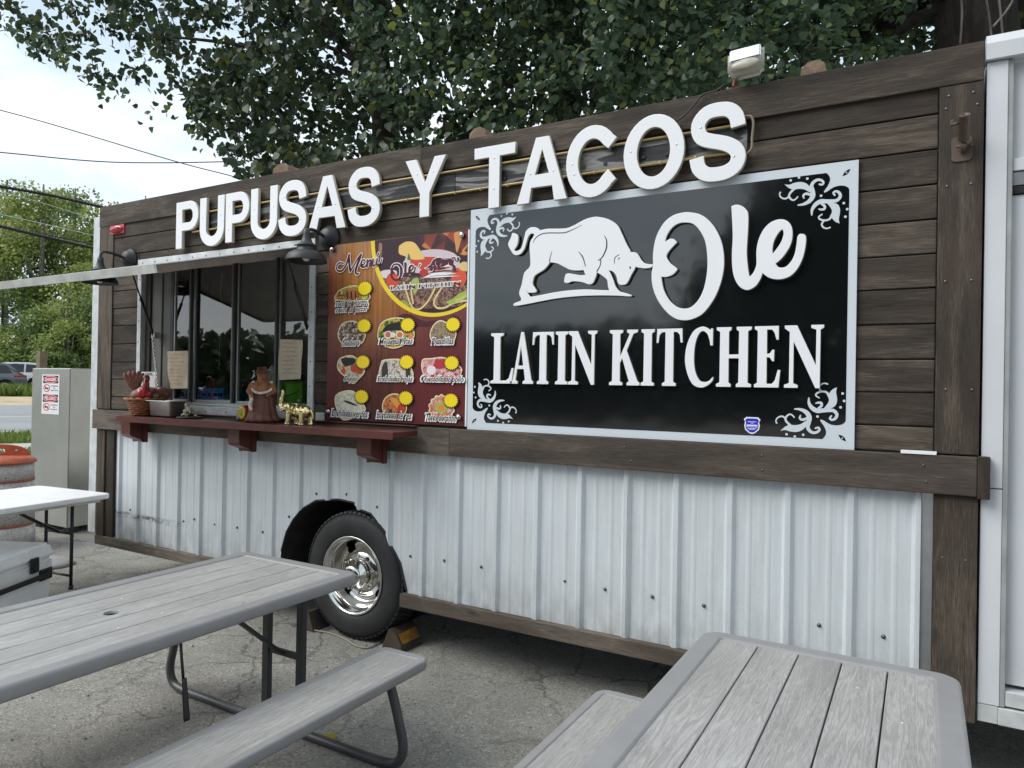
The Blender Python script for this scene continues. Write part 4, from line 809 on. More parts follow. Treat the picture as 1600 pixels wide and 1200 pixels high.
def serif(ch, w, h, ts=.038, tn=.015, sf=.011):
    k = 1.7*sf
    def istem(x0, x1, xc, t): pass
    if ch == 'I':
        c = w/2; return [[(0, 0), (w, 0), (w, sf), (c+ts/2, k), (c+ts/2, h-k), (w, h-sf), (w, h), (0, h), (0, h-sf), (c-ts/2, h-k), (c-ts/2, k), (0, sf)]]
    if ch == 'L':
        a = w*.14; b = a+ts; e_ = b+w*.14
        return [[(0, 0), (w*.95, 0), (w, h*.30), (w-.008, h*.30), (w*.82, h*.10), (w*.68, sf*1.3), (b, sf*1.3), (b, h-k), (e_, h-sf), (e_, h), (0, h), (0, h-sf), (a, h-k), (a, k), (0, sf)]]
    if ch == 'T':
        c = w/2; s = .42*w; d = h*.24
        return [[(c-s*.62, 0), (c+s*.62, 0), (c+s*.62, sf), (c+ts/2, k), (c+ts/2, h-sf*1.2), (w*.80, h-sf*1.4), (w*.90, h-sf*2.6), (w-.008, h-d), (w, h-d), (w-.003, h), (.003, h), (0, h-d), (.008, h-d), (w*.10, h-sf*2.6), (w*.20, h-sf*1.4), (c-ts/2, h-sf*1.2), (c-ts/2, k), (c-s*.62, sf)]]
    if ch == 'E':
        a = w*.12; b = a+ts; d = h*.22; m = h*.52
        return [[(0, 0), (w*.95, 0), (w, h*.28), (w-.008, h*.28), (w*.82, sf*2.8), (w*.7, sf*1.3), (b, sf*1.3), (b, m-sf*.6), (w*.60, m-sf*.7), (w*.70, m-h*.09), (w*.76, m-h*.09), (w*.76, m+h*.09), (w*.70, m+h*.09), (w*.60, m+sf*.7), (b, m+sf*.6), (b, h-sf*1.2), (w*.68, h-sf*1.3), (w*.78, h-sf*2.6), (w*.86, h-d), (w*.93, h-d), (w*.92, h), (0, h), (0, h-sf), (a, h-k), (a, k), (0, sf)]]
    if ch == 'H':
        a = w*.10; b = a+ts; c = w-b; d = w-a; e_ = b+w*.07; f = c-w*.07; m = h*.51
        return [[(0, 0), (e_, 0), (e_, sf), (b, k), (b, m-sf*.7), (c, m-sf*.7), (c, k), (f, sf), (f, 0), (w, 0), (w, sf), (d, k), (d, h-k), (w, h-sf), (w, h), (f, h), (f, h-sf), (c, h-k), (c, m+sf*.7), (b, m+sf*.7), (b, h-k), (e_, h-sf), (e_, h), (0, h), (0, h-sf), (a, h-k), (a, k), (0, sf)]]
    if ch == 'N':
        a = w*.13; b = a+tn; c = w*.82; d = c+tn
        return [[(0, 0), (b+w*.12, 0), (b+w*.12, sf), (b, k), (b, h*.76), (c-w*.01, 0), (d, 0), (d, h-k), (w, h-sf), (w, h), (c-w*.13, h), (c-w*.13, h-sf), (c, h-k), (c, h*.34), (w*.31, h), (0, h), (0, h-sf), (a, h-k*1.4), (a, k), (0, sf)]]
    if ch == 'K':
        a = w*.10; b = a+ts; e_ = b+w*.09
        return [[(0, 0), (e_, 0), (e_, sf), (b, k), (b, h*.40), (b+w*.08, h*.50), (w*.66, k), (w*.59, sf), (w*.59, 0), (w, 0), (w, sf), (w*.93, k), (b+w*.22, h*.63), (w*.78, h-k), (w*.92, h-sf), (w*.92, h), (w*.58, h), (w*.58, h-sf), (w*.67, h-k), (b, h*.50), (b, h-k), (e_, h-sf), (e_, h), (0, h), (0, h-sf), (a, h-k), (a, k), (0, sf)]]
    if ch == 'A':
        return [[(0, 0), (w*.32, 0), (w*.32, sf), (w*.22, k), (w*.295, h*.29), (w*.60, h*.29), (w*.66, k), (w*.56, sf), (w*.56, 0), (w, 0), (w, sf), (w*.925, k), (w*.56, h*1.01), (w*.46, h*1.01), (w*.12, k), (0, sf)], [(w*.325, h*.35), (w*.455, h*.76), (w*.575, h*.35)]]
    if ch == 'C':
        q = [(.90, .70, 1), (.97, .70, 1), (.965, .985, 1), (.92, .985, 1), (.88, .955, 1), (.76, 1.0), (.58, 1.02), (.30, .95), (.08, .74), (.0, .48), (.08, .24), (.28, .04), (.56, -.02), (.78, .01), (.93, .07), (1.0, .12, 1), (.99, .155, 1), (.86, .09), (.70, .07), (.52, .10), (.36, .26), (.31, .50), (.36, .76), (.50, .92), (.64, .95), (.78, .90), (.86, .80)]
        return [smooth_poly([(x*w, z*h)+tuple(r) for x, z, *r in q], 4)]
LK = [('L', -2.033, -1.893), ('A', -1.909, -1.772), ('T', -1.777, -1.652), ('I', -1.641, -1.572), ('N', -1.567, -1.411), ('K', -1.342, -1.186), ('I', -1.178, -1.114), ('T', -1.102, -.977), ('C', -.963, -.832), ('H', -.817, -.664), ('E', -.649, -.541), ('N', -.522, -.366)]
for ch, x0, x1 in LK:
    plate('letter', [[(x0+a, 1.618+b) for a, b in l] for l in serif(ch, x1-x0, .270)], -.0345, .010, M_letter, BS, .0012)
# blue shield sticker on the sign
p0 = W(1175, 665, -.018); shp = [(0, -1), (.35, -.88), (.8, -.5), (.92, 0), (.82, .42), (.98, .72), (.7, 1), (-.7, 1), (-.98, .72), (-.82, .42), (-.92, 0), (-.8, -.5), (-.35, -.88)]
SK = thing('shield_sticker', 'small blue shield shaped sticker with white rim at the foot of the black sign', 'sticker', (p0.x, -.018, p0.z-.036))
plate('sticker_rim', [[(p0.x+a*.037, p0.z+b*.038) for a, b in shp]], -.0180, .0008, M_white, SK)
plate('sticker_field', [[(p0.x+a*.031, p0.z+b*.032) for a, b in shp]], -.0184, .0003, flat('royal blue print', (.03, .03, .52), .3), SK)
mb = MB()
for dz, w_, h_ in ((.017, .018, .0025), (.011, .006, .0022), (.001, .024, .006), (-.006, .025, .0022), (-.013, .019, .0022), (-.017, .013, .002)): mb.box(p0.x-w_, p0.x+w_, -.0187, -.0185, p0.z+dz-h_/2, p0.z+dz+h_/2)
mb.build('sticker_print', M_white, SK)

# ------------------------------------------------------------------ the menu board
MX0, MX1, MZ0, MZ1 = -3.262, -2.208, 1.374, 2.474
MN = thing('menu_board', 'maroon and orange printed menu board with yellow starbursts and dishes by the window', 'menu board', ((MX0+MX1)/2, -.004, MZ0))
def menu_bg():
    m, t, b = newmat('printed wood pattern'); K = t.links.new; tcn = N(t, 'ShaderNodeTexCoord'); sx = N(t, 'ShaderNodeSeparateXYZ'); K(tcn.outputs['Object'], sx.inputs[0])
    rv = N(t, 'ShaderNodeValToRGB'); mr = N(t, 'ShaderNodeMapRange'); mr.inputs[1].default_value = 0; mr.inputs[2].default_value = 1.1; K(sx.outputs[2], mr.inputs[0]); K(mr.outputs[0], rv.inputs[0])
    e = rv.color_ramp.elements; e[0].position = .0; e[0].color = (.055, .018, .018, 1); e[1].position = .95; e[1].color = (.37, .165, .045, 1); q = rv.color_ramp.elements.new(.35); q.color = (.125, .036, .024, 1); q = rv.color_ramp.elements.new(.62); q.color = (.34, .14, .045, 1)
    mpn = N(t, 'ShaderNodeMapping'); mpn.inputs['Scale'].default_value = (34, 1, 1.2); K(tcn.outputs['Object'], mpn.inputs[0]); n = N(t, 'ShaderNodeTexNoise'); n.inputs['Scale'].default_value = 1.6; n.inputs['Detail'].default_value = 4; K(mpn.outputs[0], n.inputs['Vector'])
    r2 = N(t, 'ShaderNodeMapRange'); r2.inputs[1].default_value = .3; r2.inputs[2].default_value = .7; r2.inputs[3].default_value = .7; r2.inputs[4].default_value = 1.3; K(n.outputs['Fac'], r2.inputs[0])
    mu = N(t, 'ShaderNodeVectorMath', operation='SCALE'); K(rv.outputs[0], mu.inputs[0]); K(r2.outputs[0], mu.inputs['Scale'])
    ab = N(t, 'ShaderNodeMapRange'); ab.inputs[1].default_value = -.527; ab.inputs[2].default_value = -.36; ab.inputs[3].default_value = .85; ab.inputs[4].default_value = 0; K(sx.outputs[0], ab.inputs[0])
    ar = N(t, 'ShaderNodeMapRange'); ar.inputs[1].default_value = -.05; ar.inputs[2].default_value = .25; ar.inputs[3].default_value = 0; ar.inputs[4].default_value = .9; K(sx.outputs[0], ar.inputs[0])
    mxa = N(t, 'ShaderNodeMath', operation='MAXIMUM'); K(ab.outputs[0], mxa.inputs[0]); K(ar.outputs[0], mxa.inputs[1])
    mx_ = N(t, 'ShaderNodeMix', data_type='RGBA'); K(mxa.outputs[0], mx_.inputs[0]); K(mu.outputs[0], mx_.inputs[6]); mx_.inputs[7].default_value = (.135, .024, .028, 1)
    K(mx_.outputs[2], b.inputs['Base Color']); b.inputs['Roughness'].default_value = .22; return m
M_menu = menu_bg(); M_fl = dict(yellow=flat('sunny yellow print', (.82, .60, .03), .3), burst=flat('starburst yellow print', (.86, .66, .02), .3), maroon=flat('maroon print', (.085, .010, .022), .3), cream=flat('cream print', (.80, .70, .42), .3), ink=flat('dark ink', (.035, .012, .02), .3), white=flat('white print', (.80, .79, .78), .3))
def food(name, cols, scale=55, stretch=1.0):
    scale *= 1.4
    m, t, b = newmat(name); K = t.links.new; tcn = N(t, 'ShaderNodeTexCoord'); v = N(t, 'ShaderNodeTexVoronoi'); v.inputs['Scale'].default_value = scale; v.inputs['Randomness'].default_value = 1
    nz = N(t, 'ShaderNodeTexNoise'); nz.inputs['Scale'].default_value = scale*.3; K(tcn.outputs['Object'], nz.inputs['Vector']); K(tcn.outputs['Object'], v.inputs['Vector'])
    s_ = N(t, 'ShaderNodeSeparateColor'); K(v.outputs['Color'], s_.inputs[0]); ad = N(t, 'ShaderNodeMath', operation='MULTIPLY_ADD'); ad.inputs[1].default_value = .6; K(s_.outputs[0], ad.inputs[0]); K(nz.outputs['Fac'], ad.inputs[2])
    sb = N(t, 'ShaderNodeMath', operation='SUBTRACT'); sb.inputs[1].default_value = .25; K(ad.outputs[0], sb.inputs[0]); r = N(t, 'ShaderNodeValToRGB'); r.color_ramp.interpolation = 'LINEAR'; e = r.color_ramp.elements
    e[0].position = .12; e[0].color = (*cols[0], 1); e[1].position = .85; e[1].color = (*cols[-1], 1)
    for i, c in enumerate(cols[1:-1], 1): q = r.color_ramp.elements.new(.12+.73*i/(len(cols)-1)); q.color = (*c, 1)
    K(sb.outputs[0], r.inputs[0]); K(r.outputs[0], b.inputs['Base Color']); b.inputs['Roughness'].default_value = .25; return m
FD = [food('grilled tacos print', [(.10, .03, .012), (.32, .11, .04), (.55, .28, .10), (.35, .33, .05)], 60), food('shredded beef print', [(.012, .01, .01), (.06, .03, .02), (.25, .15, .09), (.6, .6, .55)], 90),
      food('fried fish plate print', [(.02, .02, .015), (.09, .14, .02), (.42, .45, .06), (.7, .2, .08)], 45), food('minced meat print', [(.07, .05, .03), (.22, .16, .09), (.38, .25, .18), (.2, .24, .08)], 80),
      food('sopes print', [(.02, .015, .02), (.45, .42, .25), (.6, .58, .45), (.5, .08, .04)], 28), food('red enchiladas print', [(.10, .08, .07), (.45, .38, .33), (.7, .65, .6), (.6, .5, .42)], 70),
      food('quesadilla print', [(.25, .03, .05), (.6, .25, .28), (.75, .55, .55), (.4, .04, .05)], 40), food('green enchiladas print', [(.55, .52, .35), (.68, .62, .5), (.75, .7, .6), (.45, .45, .3)], 60),
      food('barbecue beef print', [(.03, .02, .015), (.22, .14, .07), (.6, .24, .06), (.45, .05, .03)], 50), food('golden tacos print', [(.3, .35, .12), (.6, .55, .5), (.5, .1, .12), (.7, .3, .06)], 50), food('ground meat print', [(.008, .006, .005), (.05, .025, .018), (.20, .10, .07), (.36, .2, .14)], 75), food('flame print', [(.012, .008, .008), (.06, .01, .012), (.35, .05, .015), (.75, .35, .06)], 9)]
MB().box(MX0, MX1, -.016, -.0045, MZ0, MZ1).build('board_panel', M_menu, MN)
MB().box(MX1+.0005, MX1+.010, -.017, -.0045, MZ0, MZ1).build('board_edge', M_white, MN)
def M1(x, y): p = W(510+x/6.957, 360+y/6.957, -.017); return (p.x, p.z)
def M2(x, y): p = W(510+x/6.665, 490+y/6.665, -.017); return (p.x, p.z)
_ly = [-.0166]
def art(name, loops, mat, off=0.0, step=.00006):
    _ly[0] -= step; return plate(name, loops, _ly[0], .0002, mat, MN, 0, off)
# the faint bull printed in the background
bx0 = min(p[0] for p in BULL); bx1 = max(p[0] for p in BULL); bz0 = min(p[1] for p in BULL); bz1 = max(p[1] for p in BULL)
def bull_to(x0, x1, z0, z1, flip=True):
    f = lambda p: ((x1-(p[0]-bx0)/(bx1-bx0)*(x1-x0)) if flip else (x0+(p[0]-bx0)/(bx1-bx0)*(x1-x0)), z0+(p[1]-bz0)/(bz1-bz0)*(z1-z0))
    return [[f(p) for p in l] for l in (BULL, BHOLE)], [[f(p) for p in l] for l in BLN]
bg_b, _ = bull_to(-2.95, -2.15, 1.50, 2.02); M_ghost = flat('dull maroon print', (.075, .018, .022), .25)
art('background_bull', [clip_rect(bg_b[0], MX0+.002, MX1-.001, MZ0, MZ1)], M_ghost)
# round picture with a yellow ring, cut off by the board's edge
pts = [M1(*q) for q in [(490, 250), (545, 470), (700, 725), (900, 885), (1100, 945), (1300, 918), (1500, 838)]]
A_ = np.array([[2*x, 2*z, 1] for x, z in pts]); s_ = np.linalg.lstsq(A_, np.array([x*x+z*z for x, z in pts]), rcond=None)[0]; ccx, ccz = s_[0], s_[1]; crr = math.sqrt(s_[2]+ccx**2+ccz**2)
def circ(r, dx=.0): return clip_rect(disc(ccx+dx, ccz, r, 96), MX0, MX1-.001, MZ0, MZ1-.002)
art('picture_ring', [circ(crr)], M_fl['yellow']); inner = circ(crr-.022, .008); art('picture_field', [inner], M_fl['ink'])
def inclip(pl):    # keep a picture piece inside the round field
    o = []
    for x, z in pl:
        d = math.hypot(x-ccx-.008, z-ccz); k = min(1, (crr-.023)/max(d, 1e-6)); o.append((ccx+.008+(x-ccx-.008)*k, ccz+(z-ccz)*k))
    return clip_rect(o, MX0, MX1-.0015, MZ0, MZ1-.003)
def pic(name, pts, mat, sm=True, k=4): return art(name, [inclip(smooth_poly(mapc(M1, pts), k) if sm else mapc(M1, pts))], mat)
F = flat
pic('picture_flame', [(1000, 60), (1250, 20), (1540, 10), (1540, 260), (1350, 230), (1180, 210), (1050, 180)], FD[11])
pic('picture_glow', [(1390, 30), (1480, 20), (1460, 120), (1420, 240), (1400, 150)], F('orange glow print', (.62, .28, .10), .3)); pic('picture_glow', [(570, 150), (600, 140), (605, 200), (590, 320), (570, 300)], F('tan glow print', (.30, .17, .10), .3))
pic('picture_bowl', [(860, 300), (950, 240), (1150, 205), (1330, 225), (1430, 290), (1440, 420), (1300, 470), (950, 460), (850, 420)], F('pinkish bowl print', (.62, .52, .55), .25))
pic('picture_salsa', [(910, 330), (1000, 290), (1200, 290), (1370, 310), (1350, 400), (1150, 440), (960, 400)], F('salsa red print', (.55, .06, .03), .25))
pic('picture_bowl', [(560, 470), (640, 430), (760, 440), (740, 520), (600, 520)], F('pale bowl print', (.66, .62, .62), .25))
pic('picture_meat', [(570, 540), (700, 520), (1000, 500), (1300, 520), (1540, 600), (1540, 780), (1300, 840), (1000, 850), (820, 830), (700, 720)], FD[10])
pic('picture_tomato', disc(720, 540, 70, 14, 80), F('tomato print', (.62, .07, .03), .25), False); pic('picture_tomato', disc(1440, 510, 85, 14, 105), F('tomato print', (.65, .09, .04), .25), False)
pic('picture_tomato', disc(1060, 460, 50, 12, 40), F('red pepper print', (.45, .03, .03), .25), False)
M_tort = F('tortilla print', (.72, .55, .26), .3)
for a in ([(840, 560), (880, 700), (930, 830), (1000, 860), (1080, 800), (1150, 690), (1190, 600)], [(910, 560), (930, 720), (945, 800)], [(1300, 560), (1230, 660), (1170, 770), (1200, 840), (1290, 840), (1380, 790), (1530, 760)]):
    art('picture_tortilla', [inclip(ribbon(mapc(M1, a), .0115, 5))], M_tort)
for a, c in (([(1300, 780), (1380, 740), (1440, 690), (1535, 650), (1535, 700), (1440, 770), (1350, 800)], (.35, .45, .08)), ([(790, 780), (850, 760), (900, 810), (860, 840), (810, 830)], (.28, .36, .06)), ([(930, 540), (1000, 520), (1000, 620), (960, 690), (930, 620)], (.38, .42, .12)), ([(1400, 760), (1470, 720), (1530, 690), (1530, 720), (1440, 780)], (.5, .52, .15))):
    pic('picture_lettuce', a, F('lettuce print', c, .3))
pic('picture_chip', [(790, 170, 1), (860, 125), (950, 130), (1010, 200), (1070, 310, 1), (960, 320), (850, 280), (790, 250)], F('corn chip print', (.78, .52, .16), .3)); pic('picture_chip', [(1440, 380), (1490, 340), (1540, 360), (1540, 440), (1460, 430)], F('corn chip print', (.7, .5, .2), .3))
pic('picture_leaf', [(880, 320, 1), (895, 250), (920, 320, 1)], F('herb print', (.08, .16, .03), .3))
# brand lettering on the picture
ox0, ox1 = min(p[0] for p in O_out), max(p[0] for p in LE); oz0, oz1 = min(p[1] for p in O_out), max(p[1] for p in LE)
q0, q1 = M1(695, 555), M1(975, 335)
def ole_to(l, sx=None): return [(q0[0]+(x-ox0)/(ox1-ox0)*(q1[0]-q0[0]), q0[1]+(z-oz0)/(oz1-oz0)*(q1[1]-q0[1])) for x, z in l]
acc = ribbon(mapc(M1, [(1003, 405), (1022, 365)]), [.004, .010], 3)
b0, b1 = M1(1075, 475), M1(1450, 275); mb_, mbl = bull_to(b0[0], b1[0], b0[1], b1[1])
sw = [smooth_poly(mapc(M1, [(1035, 525, 1), (1150, 470), (1300, 462), (1420, 470, 1), (1300, 485), (1180, 492)]), 4), smooth_poly(mapc(M1, [(1070, 520, 1), (1200, 495), (1340, 492), (1460, 497, 1), (1330, 505)]), 4)]
for off, mat in ((.0055, M_fl['white']), (.0006, M_fl['maroon'])):
    art('brand_script', [ole_to(O_out), ole_to(O_in)] if off < .003 else [ole_to(O_out), ole_to(O_in)], mat, off); art('brand_script', [ole_to(LE), ole_to(E_in)] if off < .003 else [ole_to(LE)], mat, off); art('brand_script', [acc], mat, off)
    art('brand_bull', [mb_[0]] if off > .003 else mb_, mat, off*.8)
for l in mbl: art('brand_bull_line', [l], M_fl['white'], .0003, .00005)
for l in sw: art('brand_swash', [l], M_fl['white'])
lk0, lk1 = M1(695, 660), M1(1460, 555)
for off, mat in ((.0045, M_fl['white']), (-.0002, M_fl['ink'])):
    f = (lk1[0]-lk0[0])/1.667; _ly[0] -= .0003
    for i, (ch, x0, x1) in enumerate(LK):
        fx = lambda v: lk0[0]+(v+2.033)/1.667*(lk1[0]-lk0[0]); w_ = fx(x1)-fx(x0); h_ = (lk1[1]-lk0[1])*.80
        lp = [[(fx(x0)+a*f, lk0[1]+.006+b*h_/.270) for a, b in l] for l in serif(ch, x1-x0, .270, .032, .016, .014)]
        art('brand_lettering', lp if off < .002 else lp[:1], mat, off, .00003)
# Menú in brush script
ms = [([(190, 360), (150, 352), (118, 385), (122, 432), (170, 440), (215, 385), (238, 320), (252, 268)], [10, 12, 13, 14, 15, 15, 18, 20]), ([(250, 262), (252, 330), (258, 400), (265, 445)], [14, 20, 22, 18]), ([(265, 445), (310, 370), (350, 300), (382, 262)], [12, 12, 13, 16]), ([(382, 262), (358, 330), (332, 400), (322, 450), (335, 475), (358, 468)], [18, 22, 22, 20, 14, 10]),
      ([(375, 385), (415, 365), (425, 330), (400, 322), (382, 355), (388, 395), (420, 398), (442, 370)], [9, 10, 10, 12, 16, 16, 12, 10]), ([(450, 325), (446, 395)], [18, 18]), ([(447, 375), (468, 330), (488, 325), (490, 360), (490, 388), (508, 375)], [10, 12, 16, 18, 14, 9]), ([(512, 318), (508, 365), (520, 388), (545, 360), (556, 312)], [17, 17, 14, 11, 16]), ([(556, 312), (552, 362), (568, 380), (595, 350), (608, 312)], [16, 16, 13, 11, 10]), ([(556, 285), (572, 252)], [8, 15])]
u_ = (M1(400, 350)[0]-M1(300, 350)[0])/100
for add, mat in ((14, M_fl['white']), (1.5, M_fl['maroon'])):
    for i, (p, w) in enumerate(ms): art('menu_heading', [ribbon(mapc(M1, p), [(q+add)*u_ for q in w], 5, 'round')], mat, 0, .00004)
    _ly[0] -= .0003
# ten dishes, each cut out with a pale outline, a starburst and a caption
def blob(f, pts): return smooth_poly(mapc(f, pts), 4)
dishes = [(M1, [(110, 748), (125, 690), (165, 650), (250, 618), (350, 615), (465, 700), (455, 750), (300, 760)], 0), (M2, [(135, 190), (180, 110), (300, 88), (400, 180), (402, 250), (350, 315), (200, 320), (140, 260)], 1),
          (M2, [(550, 180), (600, 90), (720, 52), (850, 75), (910, 180), (890, 270), (710, 355), (565, 290)], 2), (M2, [(1090, 220), (1130, 120), (1210, 82), (1330, 170), (1345, 240), (1290, 290), (1130, 290)], 3),
          (M2, [(130, 510), (170, 462), (290, 452), (400, 580), (345, 670), (280, 722), (200, 650), (132, 580)], 4), (M2, [(578, 530), (620, 488), (800, 488), (880, 560), (880, 680), (580, 690)], 5),
          (M2, [(1010, 490), (1100, 475), (1240, 468), (1395, 560), (1400, 620), (1345, 700), (1080, 690), (1012, 600)], 6), (M2, [(105, 860), (280, 812), (395, 960), (390, 1020), (210, 1103), (135, 1040)], 7),
          (M2, disc(715, 970, 122, 14, 128), 8), (M2, [(1205+(130 if i % 2 else 115)*math.cos(i*math.pi/14), 985+(135 if i % 2 else 118)*math.sin(i*math.pi/14)) for i in range(28)], 9)]
for f, pts, k in dishes:
    bl = blob(f, pts); art('dish_picture', [bl], M_fl['cream'], .0065, .00004); art('dish_picture', [bl], FD[k])
_ly[0] -= .0002
def extra(f, pts, c, sm=True): art('dish_detail', [blob(f, pts) if sm else mapc(f, pts)], F('dish detail print', c, .3), 0, .00006)
for cx, cy, r, c in ((650, 220, 42, (.55, .12, .08)), (770, 222, 42, (.6, .16, .06)), (700, 222, 28, (.7, .68, .62))):
    extra(M2, disc(cx, cy, r, 12), (.74, .72, .66), False); extra(M2, disc(cx, cy, r*.72, 12), c, False)
extra(M2, [(590, 190), (640, 120), (760, 90), (850, 130), (800, 170), (680, 175)], (.02, .018, .016)); extra(M2, [(165, 470), (290, 465), (300, 520), (200, 545)], (.02, .016, .02)); extra(M2, disc(300, 570, 45, 10), (.45, .07, .03), False); extra(M2, disc(355, 600, 32, 10), (.42, .06, .03), False)
extra(M2, [(585, 560), (635, 500), (645, 680), (590, 685)], (.05, .04, .035)); extra(M2, [(840, 560), (875, 560), (875, 670), (835, 670)], (.05, .04, .035)); extra(M2, [(185, 905), (240, 910), (330, 955), (290, 955), (210, 925)], (.03, .05, .04)); extra(M2, [(670, 880), (740, 890), (800, 960), (770, 1010), (720, 960)], (.72, .30, .06)); extra(M2, disc(790, 985, 45, 10), (.5, .05, .03), False)
extra(M2, disc(1205, 980, 62, 14), (.38, .42, .10), False); extra(M2, disc(1205, 980, 34, 12), (.72, .25, .05), False); extra(M2, [(1140, 490), (1240, 480), (1230, 560), (1160, 570)], (.45, .04, .05)); extra(M2, disc(1100, 590, 50, 10), (.8, .72, .74), False)
for i in range(3): extra(M1, [(215+i*45, 660), (240+i*45, 650), (262+i*45, 690), (255+i*45, 745), (225+i*45, 745)], (.42, .17, .07)); extra(M1, [(228+i*45, 668), (240+i*45, 668), (246+i*45, 735), (230+i*45, 735)], (.10, .03, .015))
extra(M1, [(160, 660), (185, 650), (190, 690), (165, 700)], (.5, .5, .08)); extra(M1, [(395, 715), (450, 700), (450, 745), (400, 748)], (.52, .52, .10)); extra(M1, [(255, 595), (280, 600), (290, 620), (262, 625)], (.62, .55, .10))
_ly[0] -= .0004
for f, x, y, r in [(M1, 425, 632, 80), (M2, 400, 128, 74), (M2, 855, 118, 76), (M2, 1325, 115, 77), (M2, 388, 505, 74), (M2, 843, 505, 76), (M2, 1312, 515, 77), (M2, 375, 865, 74), (M2, 835, 880, 76), (M2, 1305, 905, 77)]:
    c0 = f(x, y); rr = abs(f(x+r, y)[0]-c0[0])*1.02; rz = abs(f(x, y+r)[1]-c0[1])
    st = [(c0[0]+(rr if i % 2 else rr*.80)*math.cos(i*math.pi/20), c0[1]+(rz if i % 2 else rz*.80)*math.sin(i*math.pi/20)) for i in range(40)]
    art('price_burst', [[(c0[0]+(a-c0[0])*1.13+.001, c0[1]+(b-c0[1])*1.13-.002) for a, b in st]], M_fl['ink'], 0, .00006); art('price_burst', [st], M_fl['burst'], 0, .00006)
for f, s, x, y, w_, h_ in [(M1, 'Tacos de chorizo,', 285, 795, 350, 70), (M1, 'cecina ,al pastor', 285, 868, 340, 70), (M2, 'Suadero', 265, 302, 180, 66), (M2, 'Mojarras fritas', 730, 298, 350, 72), (M2, 'Picadillas', 1220, 287, 235, 66), (M2, 'Sopes', 262, 682, 140, 66), (M2, 'Enchiladas rojas', 722, 688, 365, 70), (M2, 'Quesadilla de pollo', 1215, 690, 435, 74), (M2, 'Enchiladas verdes', 250, 1038, 375, 70), (M2, 'Barbacoa de res', 712, 1058, 360, 72), (M2, 'Tacos dorados', 1200, 1083, 315, 70)]:
    c0 = f(x, y); ww = abs(f(x+w_/2, y)[0]-f(x-w_/2, y)[0]); hh = abs(f(x, y+h_/2)[1]-f(x, y-h_/2)[1])
    s2 = s.replace('Q', 'O'); text('caption_outline', s2, c0[0], _ly[0]-.0003, c0[1], hh*1.42, ww*1.08, M_fl['white'], MN, .06, .32); text('caption', s2, c0[0], _ly[0]-.0006, c0[1], hh*1.05, ww, M_fl['ink'], MN, .010, .32)
    if 'Q' in s: plate('caption_tail', [ribbon([(c0[0]-ww*.478, c0[1]-hh*.05), (c0[0]-ww*.445, c0[1]-hh*.35), (c0[0]-ww*.425, c0[1]-hh*.36)], .0035, 3)], _ly[0]-.0007, .0002, M_fl['ink'], MN)
for x, z in ((MX0+.035, MZ1-.03), (MX1-.035, MZ1-.03), (MX0+.03, MZ0+.05), (MX1-.035, MZ0+.05)):
    mb = MB(); mb.lathe([(.016, 0), (.016, .010), (.013, .014), (0, .015)], 18, Matrix.Translation((x, -.024, z)) @ Matrix.Rotation(R(90), 4, 'X')); mb.build('standoff_button', M_chrome, MN)

# ------------------------------------------------------------------ figures and pots on the serving shelf
SHZ = 1.3408
def fuse(mb, vox=.004, sm=1):
    me = bpy.data.meshes.new('f'); me.from_pydata(mb.v, [], mb.f); ob = bpy.data.objects.new('f', me); COL.objects.link(ob)
    r = ob.modifiers.new('r', 'REMESH'); r.mode = 'VOXEL'; r.voxel_size = vox; r.use_smooth_shade = True
    if sm: s = ob.modifiers.new('s', 'SMOOTH'); s.iterations = sm; s.factor = .5
    dg = bpy.context.evaluated_depsgraph_get(); out = bpy.data.meshes.new_from_object(ob.evaluated_get(dg)); bpy.data.objects.remove(ob); bpy.data.meshes.remove(me); return out
def fused(name, mb, mat, parent, vox=.004, sm=1):
    me = fuse(mb, vox, sm); me.transform(root_of(parent).inverted()); return put(name, me, mat, parent)
sy = -.15
def SP(px, py=655, y=sy): return W(px, py, y)
# turkey in a wicker basket
c = SP(226.5); bk = thing('turkey_basket', 'wicker basket with a painted turkey figure sitting in it at the left of the shelf', 'basket', (c.x, sy, SHZ))
M_wick = plain('orange brown wicker', (.26, .085, .025), .6, var=.4, vscale=60); X, Y, Zb = c.x, sy, SHZ
mb = MB(); prof_ = [(.0, .002), (.082, .002), (.090, .02), (.112, .075), (.126, .122), (.120, .124), (.104, .08), (.08, .02), (0, .02)]; mb.lathe(prof_, 32, Matrix.Translation((X, Y, Zb))); bsk = mb.build('basket', M_wick, bk)
mb = MB()
for i in range(8):
    z = .010+i*.0140; r = .087+.032*(z/.1)
    mb.tube([(X+(r+.003*math.cos(9*a+i*math.pi))*math.cos(a), Y+(r+.003*math.cos(9*a+i*math.pi))*math.sin(a), Zb+z) for a in [2*math.pi*k/72 for k in range(73)]], .0052, 5, True, False)
mb.build('weave', M_wick, bsk, kind='stuff')
mb = MB(); mb.tube([(X+(.130+.004*math.sin(14*a))*math.cos(a), Y+(.130+.004*math.sin(14*a))*math.sin(a), Zb+.124+.004*math.cos(14*a)) for a in [2*math.pi*k/84 for k in range(85)]], .008, 6, True, False); mb.build('rim', plain('pale wicker rim', (.42, .19, .08), .6, var=.3), bsk)
M_turk = plain('glazed brown turkey', (.20, .075, .045), .35, var=.4, vscale=40, coat=.3); M_tred = plain('glazed red wattle', (.55, .02, .03), .3, coat=.3)
TB = len(list(COL.objects)); mb = MB(); mb.ball((X+.01, Y+.01, Zb+.115), (.092, .075, .055), 16); mb.ball((X, Y-.04, Zb+.125), (.05, .05, .05), 12)
